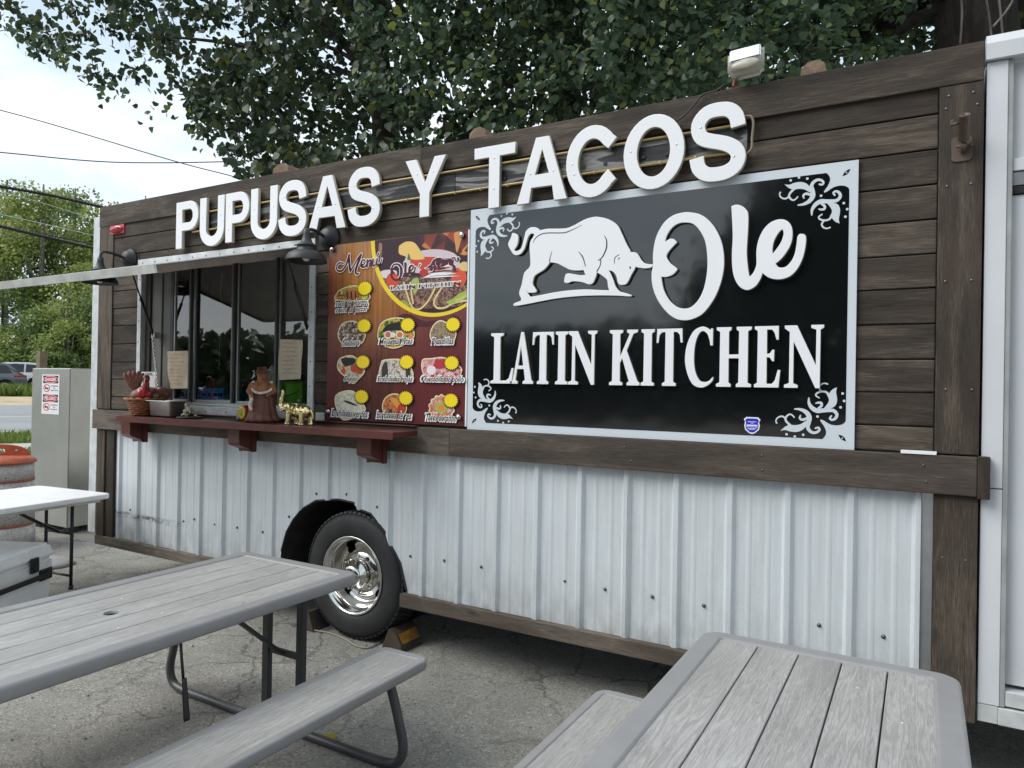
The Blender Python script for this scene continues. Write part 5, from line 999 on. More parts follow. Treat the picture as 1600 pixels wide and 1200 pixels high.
mb.tube([(X+.012, Y-.05, Zb+.12), (X+.012, Y-.068, Zb+.165), (X+.014, Y-.062, Zb+.205), (X+.014, Y-.068, Zb+.215)], [.032, .02, .016, .018], 10); mb.ball((X+.014, Y-.068, Zb+.216), (.020, .024, .020), 12)
tk = fused('turkey_body', mb, M_turk, bk, .004)
for s, lx in ((-1, -.12), ):
    mb = MB()
    for j in range(5):
        a = R(60+j*14 if s > 0 else 120-j*14); mb.ball((X+lx*.55+math.cos(a)*.055, Y+.045, Zb+.130+math.sin(a)*.075), (.018, .009, .055), 10, True, Matrix.Rotation(-(a-math.pi/2), 4, 'Y'))
    mb.ball((X+.085, Y+.03, Zb+.13), (.045, .03, .04), 12); mb.build('tail_feathers', plain('mottled brown feathers', (.26, .10, .075), .45, var=.5, vscale=60), bk)
mb = MB(); mb.tube([(X+.014, Y-.090, Zb+.208), (X+.013, Y-.094, Zb+.18), (X+.010, Y-.088, Zb+.15), (X+.004, Y-.085, Zb+.125)], [.006, .009, .012, .008], 8); mb.ball((X-.006, Y-.082, Zb+.128), (.026, .016, .026), 10); mb.ball((X+.028, Y-.080, Zb+.132), (.02, .014, .022), 10); mb.build('wattle', M_tred, bk)
mb = MB(); mb.lathe([(.008, 0), (.005, .012), (0, .022)], 8, Matrix.Translation((X+.014, Y-.088, Zb+.212)) @ Matrix.Rotation(R(100), 4, 'X')); mb.build('beak', plain('yellow beak', (.6, .33, .06), .4), bk)
TS = Matrix.Translation((0, 0, .115)) @ Matrix.Diagonal((1.3, 1.1, 1.32, 1)) @ Matrix.Translation((0, 0, -.095))
for ch in bk.children:
    if ch.name.split('.')[0] in ('turkey_body', 'tail_feathers', 'wattle', 'beak'): ch.data.transform(Matrix.Rotation(R(46), 4, 'Z') @ TS)
# steel pan
c0, c1 = SP(240, 622), SP(284, 622); X0, X1 = c0.x, c1.x
mb = MB(); 
def pan(mb, x0, x1, y0, y1, z0, z1, ins):
    n = 6; ring = []
    def rr(x0, x1, y0, y1, r, z): 
        o = []
        for cx, cy, a0 in ((x1-r, y1-r, 0), (x0+r, y1-r, 90), (x0+r, y0+r, 180), (x1-r, y0+r, 270)): o += [(cx+r*math.cos(R(a0+90*k/4)), cy+r*math.sin(R(a0+90*k/4)), z) for k in range(5)]
        return o
    rings = [rr(x0+ins, x1-ins, y0+ins, y1-ins, .012, z0+.006), rr(x0+ins*.7, x1-ins*.7, y0+ins*.7, y1-ins*.7, .02, z0+.012), rr(x0+.012, x1-.012, y0+.012, y1-.012, .02, z1-.004), rr(x0+.006, x1-.006, y0+.006, y1-.006, .022, z1), rr(x0-.008, x1+.008, y0-.008, y1+.008, .024, z1-.001), rr(x0-.008, x1+.008, y0-.008, y1+.008, .024, z1-.005)]
    m = len(rings[0]); vs = [p for r in rings for p in r]; mb.add(vs, [(i*m+k, i*m+(k+1) % m, (i+1)*m+(k+1) % m, (i+1)*m+k) for i in range(len(rings)-1) for k in range(m)]+[tuple(reversed(range(m)))], True)
pan(mb, X0+.01, X1-.03, sy-.07, sy+.08, SHZ, SHZ+.118, .028); tag(mb.build('steel_pan', plain('dull stainless pan', (.46, .46, .45), .38, .85, var=.1)), 'stainless steel food pan on the shelf between turkey basket and small stone turtle', 'steel pan')
# little pale knobbly figure
c = SP(296); sf_ = thing('shell_figure', 'small pale lumpy figure of shells and stones on a dark dish', 'figurine', (c.x, sy, SHZ)); mb = MB(); mb.lathe([(0, .001), (.085, .001), (.088, .008), (.07, .014), (0, .014)], 24, Matrix.Translation((c.x, sy, SHZ))); mb.build('dish', plain('dark pebble dish', (.05, .05, .04), .5), sf_)
mb = MB(); rs = random.Random(3)
for i in range(70):
    t = rs.random(); a = rs.uniform(0, 6.28); r = .066*(1-t)*rs.uniform(.6, 1); mb.ball((c.x-.01+r*math.cos(a), sy+r*.8*math.sin(a), SHZ+.018+t*.062), (rs.uniform(.008, .015), rs.uniform(.008, .014), rs.uniform(.006, .010)), 8)
mb.ball((c.x-.02, sy-.01, SHZ+.090), (.014, .012, .013), 8)
mb.build('stones', plain('cream and olive stones', (.50, .47, .34), .5, var=.6, vscale=45), sf_, kind='stuff')
# small jars
for px, pz, l in ((211, 650, 'small clear salt shaker half hidden behind the turkey basket'), (374, 650, 'small clear glass jar beside the red and yellow toy drum')):
    c = W(px, pz, -.10); j = thing('glass_jar', l, 'jar', (c.x, -.10, SHZ), 0); mb = MB(); mb.lathe([(.0, .002), (.018, .002), (.02, .006), (.02, .05), (.014, .06), (.014, .064)], 18, Matrix.Translation((c.x, -.10, SHZ))); mb.build('glass', M_jar, j)
    mb = MB(); mb.lathe([(.017, .064), (.017, .080), (.012, .084), (0, .085)], 16, Matrix.Translation((c.x, -.10, SHZ))); mb.build('lid', M_steel, j)
    mb = MB(); mb.lathe([(0, .004), (.0165, .004), (.0165, .032), (0, .033)], 14, Matrix.Translation((c.x, -.10, SHZ))); mb.build('salt', M_white, j)
# brown carved woman with a shell necklace, and her drum
c = SP(410, 658, -.13); X, Y = c.x, -.13; wm = thing('carved_woman', 'brown carved woman in a ruffled skirt with a shell necklace on the shelf', 'figurine', (X, Y, SHZ))
M_carve = plain('dark reddish carved wood', (.15, .055, .032), .5, bump=.3, bscale=60, var=.4, vscale=25); M_carve2 = plain('orange brown carved wood', (.28, .105, .04), .5, bump=.3, bscale=60, var=.4, vscale=25)
mb = MB(); n = 60
for (z, r, am) in ((.002, .105, .09), (.025, .100, .07), (.05, .085, .06), (.085, .078, .05)): pass
rings = [(.0, .104, .10), (.02, .105, .10), (.04, .092, .07), (.06, .088, .05), (.10, .080, .05), (.14, .076, .05), (.18, .070, .05), (.205, .060, .03), (.215, .02, 0)]
vs = [(X+(r*(1+am*math.sin(11*2*math.pi*k/n+.3*i)))*math.cos(2*math.pi*k/n), Y+.7*(r*(1+am*math.sin(11*2*math.pi*k/n+.3*i)))*math.sin(2*math.pi*k/n), SHZ+.001+z) for i, (z, r, am) in enumerate(rings) for k in range(n)]
mb.add(vs, [(i*n+k, i*n+(k+1) % n, (i+1)*n+(k+1) % n, (i+1)*n+k) for i in range(len(rings)-1) for k in range(n)]+[tuple(reversed(range(n)))], True); mb.build('skirt', M_carve, wm)
mb = MB(); mb.tube([(X-.01, Y, SHZ+.19), (X-.008, Y, SHZ+.24), (X-.005, Y, SHZ+.275)], [.062, .055, .03], 12, True); mb.ball((X-.004, Y-.004, SHZ+.292), (.034, .034, .038), 14); mb.ball((X-.006, Y, SHZ+.318), (.040, .038, .022), 12)
mb.tube([(X-.062, Y, SHZ+.25), (X-.085, Y-.02, SHZ+.20), (X-.055, Y-.065, SHZ+.165)], [.022, .018, .014], 8); mb.tube([(X+.055, Y, SHZ+.25), (X+.075, Y-.02, SHZ+.20), (X+.03, Y-.065, SHZ+.17)], [.022, .018, .014], 8)
mb.ball((X-.004, Y-.036, SHZ+.290), (.007, .010, .009), 8); fused('upper_body', mb, M_carve2, wm, .0045)
mb = MB(); mb.lathe([(.0, .04), (.03, .036), (.036, .012), (.055, .004), (.058, 0), (.0, .001)], 20, Matrix.Translation((X-.006, Y, SHZ+.322)) @ Matrix.Rotation(R(-6), 4, 'Y')); mb.build('hat', M_carve, wm)
mb = MB(); pts = [(X-.006+.066*math.sin(a), Y-.066*max(.25, abs(math.cos(a)))*math.cos(a)*.9-.008, SHZ+.235-.045*math.cos(a)) for a in np.linspace(-2.2, 2.2, 22)]
pts += [(X-.066+.004*math.sin(i), Y-.058, SHZ+.17-i*.012) for i in range(8)]
for i, p_ in enumerate(pts): mb.ball(p_, (.0125, .011, .0095), 8)
mb.build('shell_necklace', plain('cream shells', (.74, .66, .58), .4, var=.3, vscale=40), wm, kind='stuff')
ROTW = Matrix.Rotation(R(42), 4, 'Z')
for ch in wm.children: ch.data.transform(ROTW)
M_dr = Matrix.Translation((X-.125, Y-.01, SHZ+.060)) @ Matrix.Rotation(R(-12), 4, 'Z') @ Matrix.Rotation(R(90), 4, 'X')
dm = thing('toy_drum', 'small red toy drum with a yellow and green head leaning on the carved woman', 'toy drum', (X-.105, Y-.02, SHZ))
mb = MB(); mb.lathe([(.040, -.045), (.048, -.035), (.050, .0), (.048, .035), (.047, .042)], 24, M_dr); mb.build('shell', plain('glossy red paint', (.42, .02, .02), .3), dm)
M_dr2 = Matrix.Translation((X-.105, Y-.02, SHZ+.060)) @ Matrix.Rotation(R(-72), 4, 'Z') @ Matrix.Rotation(R(90), 4, 'X')
mb = MB(); mb.lathe([(.047, .0425), (.049, .047), (.03, .049), (0, .049)], 24, M_dr); mb.build('drum_head', plain('yellow drum head', (.62, .42, .03), .35), dm); mb = MB(); mb.lathe([(.022, .0495), (.018, .0505), (0, .0505)], 18, M_dr); mb.build('drum_spot', flat('green spot', (.25, .36, .04)), dm)
# golden elephant with its trunk up
c = SP(461, 660, -.17); X, Y = c.x+.015, -.17; el = thing('golden_elephant', 'shiny golden elephant ornament with raised trunk at the right end of the shelf items', 'elephant ornament', (X, Y, SHZ)); k = 1.0
M_gold = plain('polished gold paint', (.80, .68, .36), .24, 1.0, var=.1); mb = MB()
B = Matrix.Translation((X, Y, SHZ)) @ Matrix.Rotation(R(8), 4, 'Z')
def b_(x, y, z): return tuple(B @ Vector((x, y, z)))
mb.ball(b_(.02, 0, .085), (.062, .042, .043), 18); mb.ball(b_(.065, 0, .082), (.035, .037, .04), 14); mb.ball(b_(-.03, 0, .092), (.04, .038, .038), 14); mb.ball(b_(-.068, 0, .108), (.032, .028, .030), 14)
for lx, ly, f in ((-.038, -.024, -.012), (-.028, .024, .008), (.06, -.024, -.008), (.075, .022, .012)):
    mb.tube([b_(lx, ly, .085), b_(lx+f*.5, ly, .045), b_(lx+f, ly, .012), b_(lx+f*1.1, ly, .0015)], [.024, .018, .017, .020], 12)
mb.tube([b_(*p) for p in catmull([(-.085, 0, .105), (-.112, 0, .100), (-.125, 0, .125), (-.118, 0, .165), (-.108, 0, .198), (-.118, 0, .212)], 4)], [.019]*4+[.016]*4+[.013]*4+[.0105]*4+[.009]*5, 10)
mb.tube([b_(.10, 0, .095), b_(.118, 0, .07), b_(.122, 0, .035)], [.010, .007, .006], 8)
fused('body', mb, M_gold, el, .0035, 2)
for s in (-1, 1):
    mb = MB(); mb.ball(b_(-.044, s*.036, .098), (.030, .007, .036), 14, True, Matrix.Rotation(R(s*18), 4, 'Z')); mb.build('ear', M_gold, el); mb = MB(); mb.tube([b_(-.088, s*.016, .094), b_(-.108, s*.022, .085), b_(-.124, s*.022, .092)], [.005, .0045, .002], 7); mb.build('tusk', M_gold, el)
mb = MB(); mb.tube([b_(.02+.0, -.044*math.cos(a), .086+.047*math.sin(a)) for a in np.linspace(-1.6, 4.6, 20)], .003, 5); mb.build('harness', M_gold, el)

# papers taped to the window, and what can be made out inside
M_kraft = plain('tan kraft paper', (.68, .58, .44), .85, var=.12, vscale=12); M_pink = flat('red marker', (.38, .06, .05)); M_pencil = flat('faint brown marker', (.30, .2, .14))
def sheet(name, label, px, y, mat, lines, curl=.008):
    P0 = [W(a, b, y) for a, b in px]; t = thing(name, label, 'paper note', (P0[3].x, y, P0[3].z)); mb = MB(); nx, nz = 8, 12; vs = []
    for i in range(nx+1):
        for j in range(nz+1):
            u, v = i/nx, j/nz; a = P0[0].lerp(P0[1], u); b = P0[3].lerp(P0[2], u); p_ = a.lerp(b, v); vs.append((p_.x+.004*math.sin(v*9), y-curl*abs(math.sin(u*5+v*3))*(.3+v), p_.z))
    mb.add(vs, [(i*(nz+1)+j, i*(nz+1)+j+1, (i+1)*(nz+1)+j+1, (i+1)*(nz+1)+j) for i in range(nx) for j in range(nz)], True); mb.build('sheet', mat, t)
    a, b = P0[0], P0[2]; w_ = abs(P0[1].x-P0[0].x); rs = random.Random(len(label)); mb = MB(); mb2 = MB()
    for i in range(lines):
        z = a.z-(i+1)*(a.z-b.z)/(lines+1.2); x = min(a.x, P0[3].x)+.12*w_+.02; end = x+w_*rs.uniform(.5, .72); pts = []
        while x < end: pts.append((x, y-.016, z+rs.uniform(-.005, .006))); x += .0065
        if len(pts) > 2: (mb if rs.random() < .5 else mb2).tube(pts, .0011, 4, False)
    if mb.v: mb.build('handwriting', M_pencil, t, kind='stuff')
    if mb2.v: mb2.build('handwriting', M_pink, t, kind='stuff')
    return t
sheet('paper_note', 'tan handwritten note taped inside the left window pane', [(261, 549), (294, 548), (296, 607), (266, 607)], .048, M_kraft, 9)
sheet('paper_note', 'tan handwritten note with red writing behind the right window pane', [(437, 530), (473, 531), (471, 592), (436, 594)], .046, M_kraft, 8)
tp = [(221, 581), (243, 581), (243, 608), (221, 608)]; tn_ = sheet('tip_sign', 'small white paper reading TIPS behind the turkey basket', tp, -.045, flat('white paper', (.74, .75, .76)), 3, .002)
pt = W(232, 584.5, -.05); text('lettering', 'TIPS', pt.x, -.052, pt.z, .020, .095, M_matteblack, tn_, .02)
IN = lambda px, py, y: W(px, py, y)
def crate(name, label, cx, cy, z, w_, d, h, mat):
    t = thing(name, label, 'crate', (cx, cy, z)); mb = MB(); mb.box(cx-w_/2, cx+w_/2, cy-d/2, cy+d/2, z, z+.012); mb.build('floor', mat, t)
    for s in (-1, 1):
        mb = MB()
        for k in range(3): mb.box(cx-w_/2, cx+w_/2, cy+s*d/2-.006, cy+s*d/2+.006, z+.014+k*h/3, z+.014+k*h/3+h/3-.02)
        for k in range(9): mb.box(cx-w_/2+k*w_/8-.005, cx-w_/2+k*w_/8+.005, cy+s*d/2-.009, cy+s*d/2+.009, z+.013, z+h-.004)
        mb.build('side', mat, t); mb = MB(); mb.box(cx+s*w_/2-.006, cx+s*w_/2+.006, cy-d/2+.007, cy+d/2-.007, z+.013, z+h); mb.build('end', mat, t)
MB().box(-5.22, -3.42, .10, .58, 1.36, 1.385).build('counter_board', M_steel, TR)
MB().box(-5.7, .1, .95, .99, .5, 2.9).build('partition', M_inside, TR)
M_blue = plain('blue crate plastic', (.02, .25, .70), .4)
c = IN(335, 618, .25); crate('blue_crate', 'blue slatted plastic crate seen through the middle window pane', c.x+.03, .23, 1.386, .50, .22, .17, M_blue)
c = IN(268, 612, .2); mb = MB(); bmx = bmesh.new(); bmesh.ops.create_icosphere(bmx, subdivisions=3, radius=1)
for v in bmx.verts: v.co *= 1+.14*noise.noise(v.co*2.2)
mb.bm(bmx, True, Matrix.Translation((c.x-.06, .27, 1.50)) @ Matrix.Diagonal((.17, .10, .115, 1))); tag(mb.build('plastic_bag', plain('teal plastic bag', (.01, .40, .42), .35, var=.3)), 'teal plastic bag behind the left window pane', 'plastic bag')
c = IN(458, 615, .16); t = thing('green_box', 'bright lime green tub behind the right window pane', 'plastic tub', (c.x, .30, 1.386)); mb = MB(); mb.box(c.x-.19, c.x+.14, .100, .36, 1.387, 1.615, .012); mb.build('tub', plain('lime green plastic', (.28, .86, .04), .4), t)
mb = MB(); mb.tube(catmull([(c.x-.15, .101, 1.53), (c.x-.04, .099, 1.51), (c.x+.06, .100, 1.525), (c.x+.12, .102, 1.55)], 5), .003, 5); mb.build('cord', M_blackplas, t)
mb = MB(); mb.bm((lambda b: (bmesh.ops.create_icosphere(b, subdivisions=3, radius=1), [setattr(v, 'co', v.co*(1+.2*noise.noise(v.co*3))) for v in b.verts], b)[-1])(bmesh.new()), True, Matrix.Translation((c.x+.04, .14, 1.615)) @ Matrix.Diagonal((.09, .03, .05, 1))); tag(mb.build('cloth_bundle', plain('mottled grey cloth', (.16, .16, .17), .9, var=.5, vscale=40)), 'mottled grey cloth lying over the lime green tub', 'cloth')
c = IN(407, 600, .2); mb = MB(); vs = [(c.x-.22, .22, 1.388), (c.x+.14, .20, 1.388), (c.x+.16, .24, 1.66), (c.x+.08, .23, 1.73), (c.x-.03, .22, 1.62), (c.x-.14, .21, 1.50)]; vs2 = [(a, b+.015, d) for a, b, d in vs]
mb.add(vs+vs2, [(0, 1, 2, 3, 4, 5), (11, 10, 9, 8, 7, 6)]+[(i, i+6, (i+1) % 6+6, (i+1) % 6) for i in range(6)]); tag(mb.build('curtain', food('floral print cloth', [(.55, .56, .57), (.62, .62, .62), (.12, .25, .14), (.5, .2, .22)], 30)), 'pale floral cloth hanging inside behind the carved woman', 'cloth')
mb = MB(); c = IN(347, 400, .2); c2 = IN(343, 566, .2); pts = [(c.x+(c2.x-c.x)*k/14, .2, 2.40+(1.70-2.40)*k/14) for k in range(15)]; mb.tube(pts, .006, 6)
for p_ in pts[::2]: mb.ball(p_, (.011, .011, .016), 8)
tag(mb.build('hanging_chain', plain('brass beads', (.3, .28, .16), .3, .8)), 'beaded pull chain hanging inside the middle window pane', 'pull chain')
c = IN(312, 610, .2); mb = MB(); mb.bm((lambda b: (bmesh.ops.create_icosphere(b, subdivisions=3, radius=1), [setattr(v, 'co', v.co*(1+.25*noise.noise(v.co*2.6))) for v in b.verts], b)[-1])(bmesh.new()), True, Matrix.Translation((c.x+.02, .16, 1.49)) @ Matrix.Diagonal((.06, .03, .12, 1))); tag(mb.build('plastic_sack', plain('crumpled clear sack', (.42, .44, .46), .3, var=.3, vscale=30)), 'crumpled whitish plastic sack beside the blue crate inside', 'plastic bag')

# ------------------------------------------------------------------ picnic tables
def rrect(x0, x1, y0, y1, r, n=6):
    o = []
    for cx, cy, a0 in ((x1-r, y1-r, 0), (x0+r, y1-r, 90), (x0+r, y0+r, 180), (x1-r, y0+r, 270)): o += [(cx+r*math.cos(R(a0+90*k/n)), cy+r*math.sin(R(a0+90*k/n))) for k in range(n+1)]
    return o
def hmesh(loops, ztop, depth, bevel=0.0):
    me = plate_mesh(loops, depth, bevel); me.transform(Matrix(((1, 0, 0, 0), (0, 0, 1, 0), (0, -1, 0, ztop), (0, 0, 0, 1))));return me   # lies flat, top at ztop
def picnic_table(loc, label):
    t = thing('picnic_table', label, 'picnic table', loc, 0, 'grey picnic tables in front of the food truck'); L_ = .915
    w2, tz = .378, .740
    o = put('top_rim', hmesh([rrect(-w2, w2, -L_, L_, .055), rrect(-w2+.052, w2-.052, -L_+.048, L_-.048, .02)], tz, .030, .010), M_rim, t)
    nb_ = 5; xw = (2*(w2-.0535))/nb_
    for i in range(nb_):
        x0 = -w2+.0535+i*xw; y0, y1 = -L_+.051, L_-.051; g = .0042
        if i == 2:
            lp = [rrect(x0+g, x0+xw-g, y0, y1, .004, 2), disc(0, 0, .024, 20)]
        else: lp = [rrect(x0+g, x0+xw-g, y0, y1, .012 if i in (0, 4) else .004, 3)]
        put('plank', hmesh(lp, tz-.0055, .012, .0022), M_fauxy, t)
    mb = MB(); mb.box(-w2+.05, w2-.05, -L_+.05, -.03, tz-.026, tz-.020); mb.box(-w2+.05, w2-.05, .03, L_-.05, tz-.030, tz-.024); mb.box(-w2+.05, -.03, -.0299, .0299, tz-.030, tz-.024); mb.box(.03, w2-.05, -.0299, .0299, tz-.030, tz-.024); mb.build('under_panel', plain('dark grey groove plastic', (.05, .05, .052), .6), t, False)
    mb = MB(); mb.lathe([(.024, -.004), (.0205, -.02), (.0205, -.07)], 20, Matrix.Translation((0, 0, tz)), True, False); mb.build('umbrella_sleeve', M_blackplas, t, False)
    for s in (-1, 1):
        xc = s*.658; hw = .128
        b = put('bench_rim', hmesh([rrect(xc-hw, xc+hw, -L_, L_, .045), rrect(xc-hw+.022, xc+hw-.022, -L_+.03, L_-.03, .015)], .438, .026, .008), M_rim, t)
        put('bench_plank', hmesh([rrect(xc-hw+.025, xc+hw-.025, -L_+.033, L_-.033, .012)], .435, .012, .002), M_fauxy, b)
        mb = MB(); mb.box(xc-hw+.02, xc+hw-.02, -L_+.03, L_-.03, .405, .411); mb.build('bench_underside', M_rim, b, False)
    for s in (-1, 1):
        y = s*.775
        pts = catmull([(-.66, y, .405), (-.70, y, .33), (-.745, y, .20), (-.765, y, .11), (-.74, y, .045), (-.66, y, .022), (-.45, y, .020), (0, y, .020), (.45, y, .020), (.66, y, .022), (.74, y, .045), (.765, y, .11), (.745, y, .20), (.70, y, .33), (.66, y, .405)], 6)
        mb = MB(); mb.tube(pts, .0205, 12); tb = mb.build('leg_tube', M_tubeg, t, False)
        for x in (-.045, .175):
            mb = MB(); mb.box(x-.020, x+.020, y-.014, y+.014, .038, .705, .003); mb.build('leg', M_tube, t, False)
        mb = MB(); mb.box(-.0245, .1545, y-.008, y+.008, .345, .372); mb.bar((.06, y-s*.012, .36), (.06, y-s*.40, .70), .03, .014); mb.build('brace', M_tube, t, False)
        mb = MB(); mb.box(-.30, .30, y-.018, y+.018, .687, .705); mb.build('crossbar', M_tube, t, False)
    return t
T1 = picnic_table((-2.592, -1.775, 0), 'grey picnic table on the left whose corner hides part of the truck wheel')
T2 = copy_tree(T1); T2.location = (-.275, -1.665, 0); T2['label'] = 'grey picnic table at the right front, seen end on against the metal siding'
ROOT[T2.name] = Matrix.Translation((-.275, -1.665, 0))
# crumbs and food spots left on the tables
M_crumb = plain('pale bread crumb', (.75, .72, .60), .8); M_spot = flat('reddish sauce spot', (.35, .06, .03))
for tb_, pts_, lab in ((T1, [(190, 936, .006, 0), (253, 958, .005, 0), (232, 948, .004, 0), (185, 981, .004, 0), (380, 942, .007, 1), (300, 934, .004, 1), (95, 1002, .003, 0), (330, 920, .004, 0), (420, 905, .003, 0)], 'a few crumbs and sauce spots on the left picnic table'), (T2, [(1183, 1098, .005, 1), (1300, 1097, .004, 1), (1410, 1130, .004, 0), (1340, 1075, .003, 0)], 'a few specks and a pale smear on the right picnic table')):
    mb = MB(); mb2 = MB()
    for x, y, r_, k in pts_:
        p_ = G(x, y, .7345); M_ = Matrix.Translation((p_.x, p_.y, .7346)) @ Matrix.Diagonal((r_, r_*random.uniform(.5, 1), r_*(.12 if k else .6), 1)); (mb2 if k else mb).lathe([(1, 0), (.8, .5), (0, .8)], 7, M_)
    o = mb.build('crumbs', M_crumb); tag(o, lab.replace('crumbs and sauce spots', 'pale crumbs').replace('specks and a pale smear', 'pale crumbs'), 'crumbs', None, 'stuff'); o = mb2.build('sauce_spots', M_spot); tag(o, lab.replace('crumbs and sauce spots', 'dark sauce spots').replace('specks and a pale smear', 'dark sauce spots'), 'food spots', None, 'stuff')
# strap hanging from the left table
a_ = G(283, 1003, .69); yy = a_.y; mb = MB(); 
pS = [W(282, 1000, yy), W(284, 1030, yy), W(286.5, 1062, yy)]; mb.tube([tuple(q) for q in pS], .006, 6, True, True, .4); pS2 = [W(288, 1060, yy), W(290, 1095, yy), W(292, 1126, yy)]; mb.tube([tuple(q) for q in catmull(pS2, 4)], [.010]*3+[.012]*3+[.0125, .013, .012], 8, True, True, .45)
tag(mb.build('strap', M_blackplas), 'black strap dangling from the near edge of the left picnic table', 'strap')
# chocks and rope
def chock(name, label, c, L_, w_, h, mats, rot=0):
    t = thing(name, label, 'wheel chock', c, rot, 'wheel chocks at the tyre'); prof_ = [(-w_/2, 0), (w_/2, 0), (w_/2-.012, .045), (w_/2-.05, h-.02), (.0-.01, h), (-.03, h), (-w_/2+.02, .05)]
    n = len(prof_); vs = [(x, y, z+.002) for y in (-L_/2, L_/2) for x, z in prof_]; MB().add(vs, [tuple(range(n)), tuple(range(2*n-1, n-1, -1))]+[(i, i+n, (i+1) % n+n, (i+1) % n) for i in range(n)]).build('wedge', mats[0], t, False)
    for k in range(4): MB().bar((w_/2-.004-k*.003, -L_/2, .010+k*.009), (w_/2-.004-k*.003, L_/2, .010+k*.009), .006, .004).build('rib', M_blackplas, t, False)
    if len(mats) > 1:
        d = Vector((-.038, 0, h-.065)); MB().add([(w_/2-.0085, -L_/2+.01, .050), (w_/2-.0085, L_/2-.02, .050), (w_/2-.044, L_/2-.02, h-.021), (w_/2-.044, -L_/2+.01, h-.021)], [(0, 1, 2, 3)]).build('painted_face', mats[1], t, False)
    return t
M_rub = plain('grimy brown rubber', (.055, .042, .03), .8, bump=.3, bscale=60, var=.4); M_or = plain('worn orange paint', (.36, .16, .02), .6, var=.6, vscale=25)
ck = chock('wheel_chock', 'rubber wheel chock with worn orange faces against the right side of the tyre', (-2.735, .13, 0), .20, .16, .125, (M_rub, M_or), 0)
c = W(490, 985, .0); chock('wheel_chock', 'brown rubber wheel chock with rope at the left side of the tyre', (-3.44, .10, 0), .18, .15, .12, (M_rub,), R(180))
rp_ = [G(x, y, .008) for x, y in ((485, 984), (515, 989), (540, 999), (557, 1009), (575, 1012), (590, 1005), (603, 998))]
mb = MB(); mb.tube([tuple(q) for q in catmull([tuple(q) for q in rp_], 5)], .0055, 6); tag(mb.build('rope', plain('grey braided rope', (.30, .27, .22), .9, bump=.5, bscale=90)), 'thin grey rope on the ground joining the two wheel chocks', 'rope')
# a yellow leaf on the ground
c = G(518, 1153, .004); mb = MB(); lf = [(0, -.03), (.012, -.012), (.03, -.016), (.022, .004), (.03, .022), (.010, .020), (0, .04), (-.010, .020), (-.03, .022), (-.022, .004), (-.03, -.016), (-.012, -.012)]
vs = [(c.x+a, c.y+b, .006+.010*abs(a)/.03) for a, b in lf]+[(c.x, c.y, .006)]; mb.add(vs, [(i, (i+1) % 12, 12) for i in range(12)]); tag(mb.build('fallen_leaf', leafmat('yellow leaf', (.42, .33, .03), (.5, .4, .06))), 'yellow fallen leaf on the paving under the left bench', 'leaf')
# little stones lying on the paving
mb = MB(); rs = random.Random(5)
for i in range(420):
    p_ = (rs.uniform(-4.5, .3), rs.uniform(-2.9, .1)); r_ = rs.choice([.003, .004, .005, .009]); a = rs.uniform(0, 6.28); mb.add([(p_[0]+r_*math.cos(a+k*2.09), p_[1]+r_*math.sin(a+k*2.09), .0005) for k in range(3)]+[(p_[0], p_[1], r_*.9)], [(0, 1, 3), (1, 2, 3), (2, 0, 3)])
o = mb.build('loose_grit', plain('grey grit', (.16, .15, .13), .9, var=.5)); tag(o, 'loose grit scattered over the paving', 'grit', None, 'stuff')

# ------------------------------------------------------------------ white folding table
def cw(lat, dep): return Vector((EYE.x, EYE.y)) + Vector((CF.x, CF.y)).normalized()*dep + Vector((_r0.x, _r0.y))*lat
FA = cw(-3.04, 5.41); u = (cw(-3.04-.40, 5.41-.916)-FA).normalized(); v = (cw(-3.04-.916, 5.41+.40)-FA).normalized()
ang = math.atan2(u.y, u.x)-math.pi/2
fc = FA + u*.915 + v*.42
FT = thing('folding_table', 'white plastic folding table with black legs at the left edge', 'folding table', (fc.x, fc.y, 0), ang+math.pi); FH = .735
sgn = 1
put('table_top', hmesh([rrect(-.42, .42, -.915, .915, .05)], FH, .020, .009), M_whiteplas, FT)
put('skirt', hmesh([rrect(-.385, .385, -.87, .87, .03), rrect(-.365, .365, -.85, .85, .03)], FH-.0385, .022, .0), plain('cream moulded skirt', (.55, .53, .47), .5), FT)
for s in (-1, 1):
    y = s*.80
    for x in (-.15, .15):
        mb = MB(); mb.tube([(x, y, FH-.04), (x, y, .03)], .0125, 10); lg = mb.build('leg', M_blackplas, FT, False); mb = MB(); mb.lathe([(.017, 0), (.017, .03)], 10, Matrix.Translation((x, y, 0))); mb.build('foot', M_blackplas, lg, False)
    mb = MB(); mb.tube([(-.15, y, .10), (.15, y, .10)], .010, 8); mb.tube([(-.15, y, .42), (.15, y, .42)], .009, 8); mb.build('cross_tube', M_blackplas, FT, False)
    mb = MB(); mb.tube([(0, y, .42), (0, y-s*.22, .56), (0, y-s*.42, FH-.045)], .012, 8); mb.build('brace', M_blackplas, FT, False)
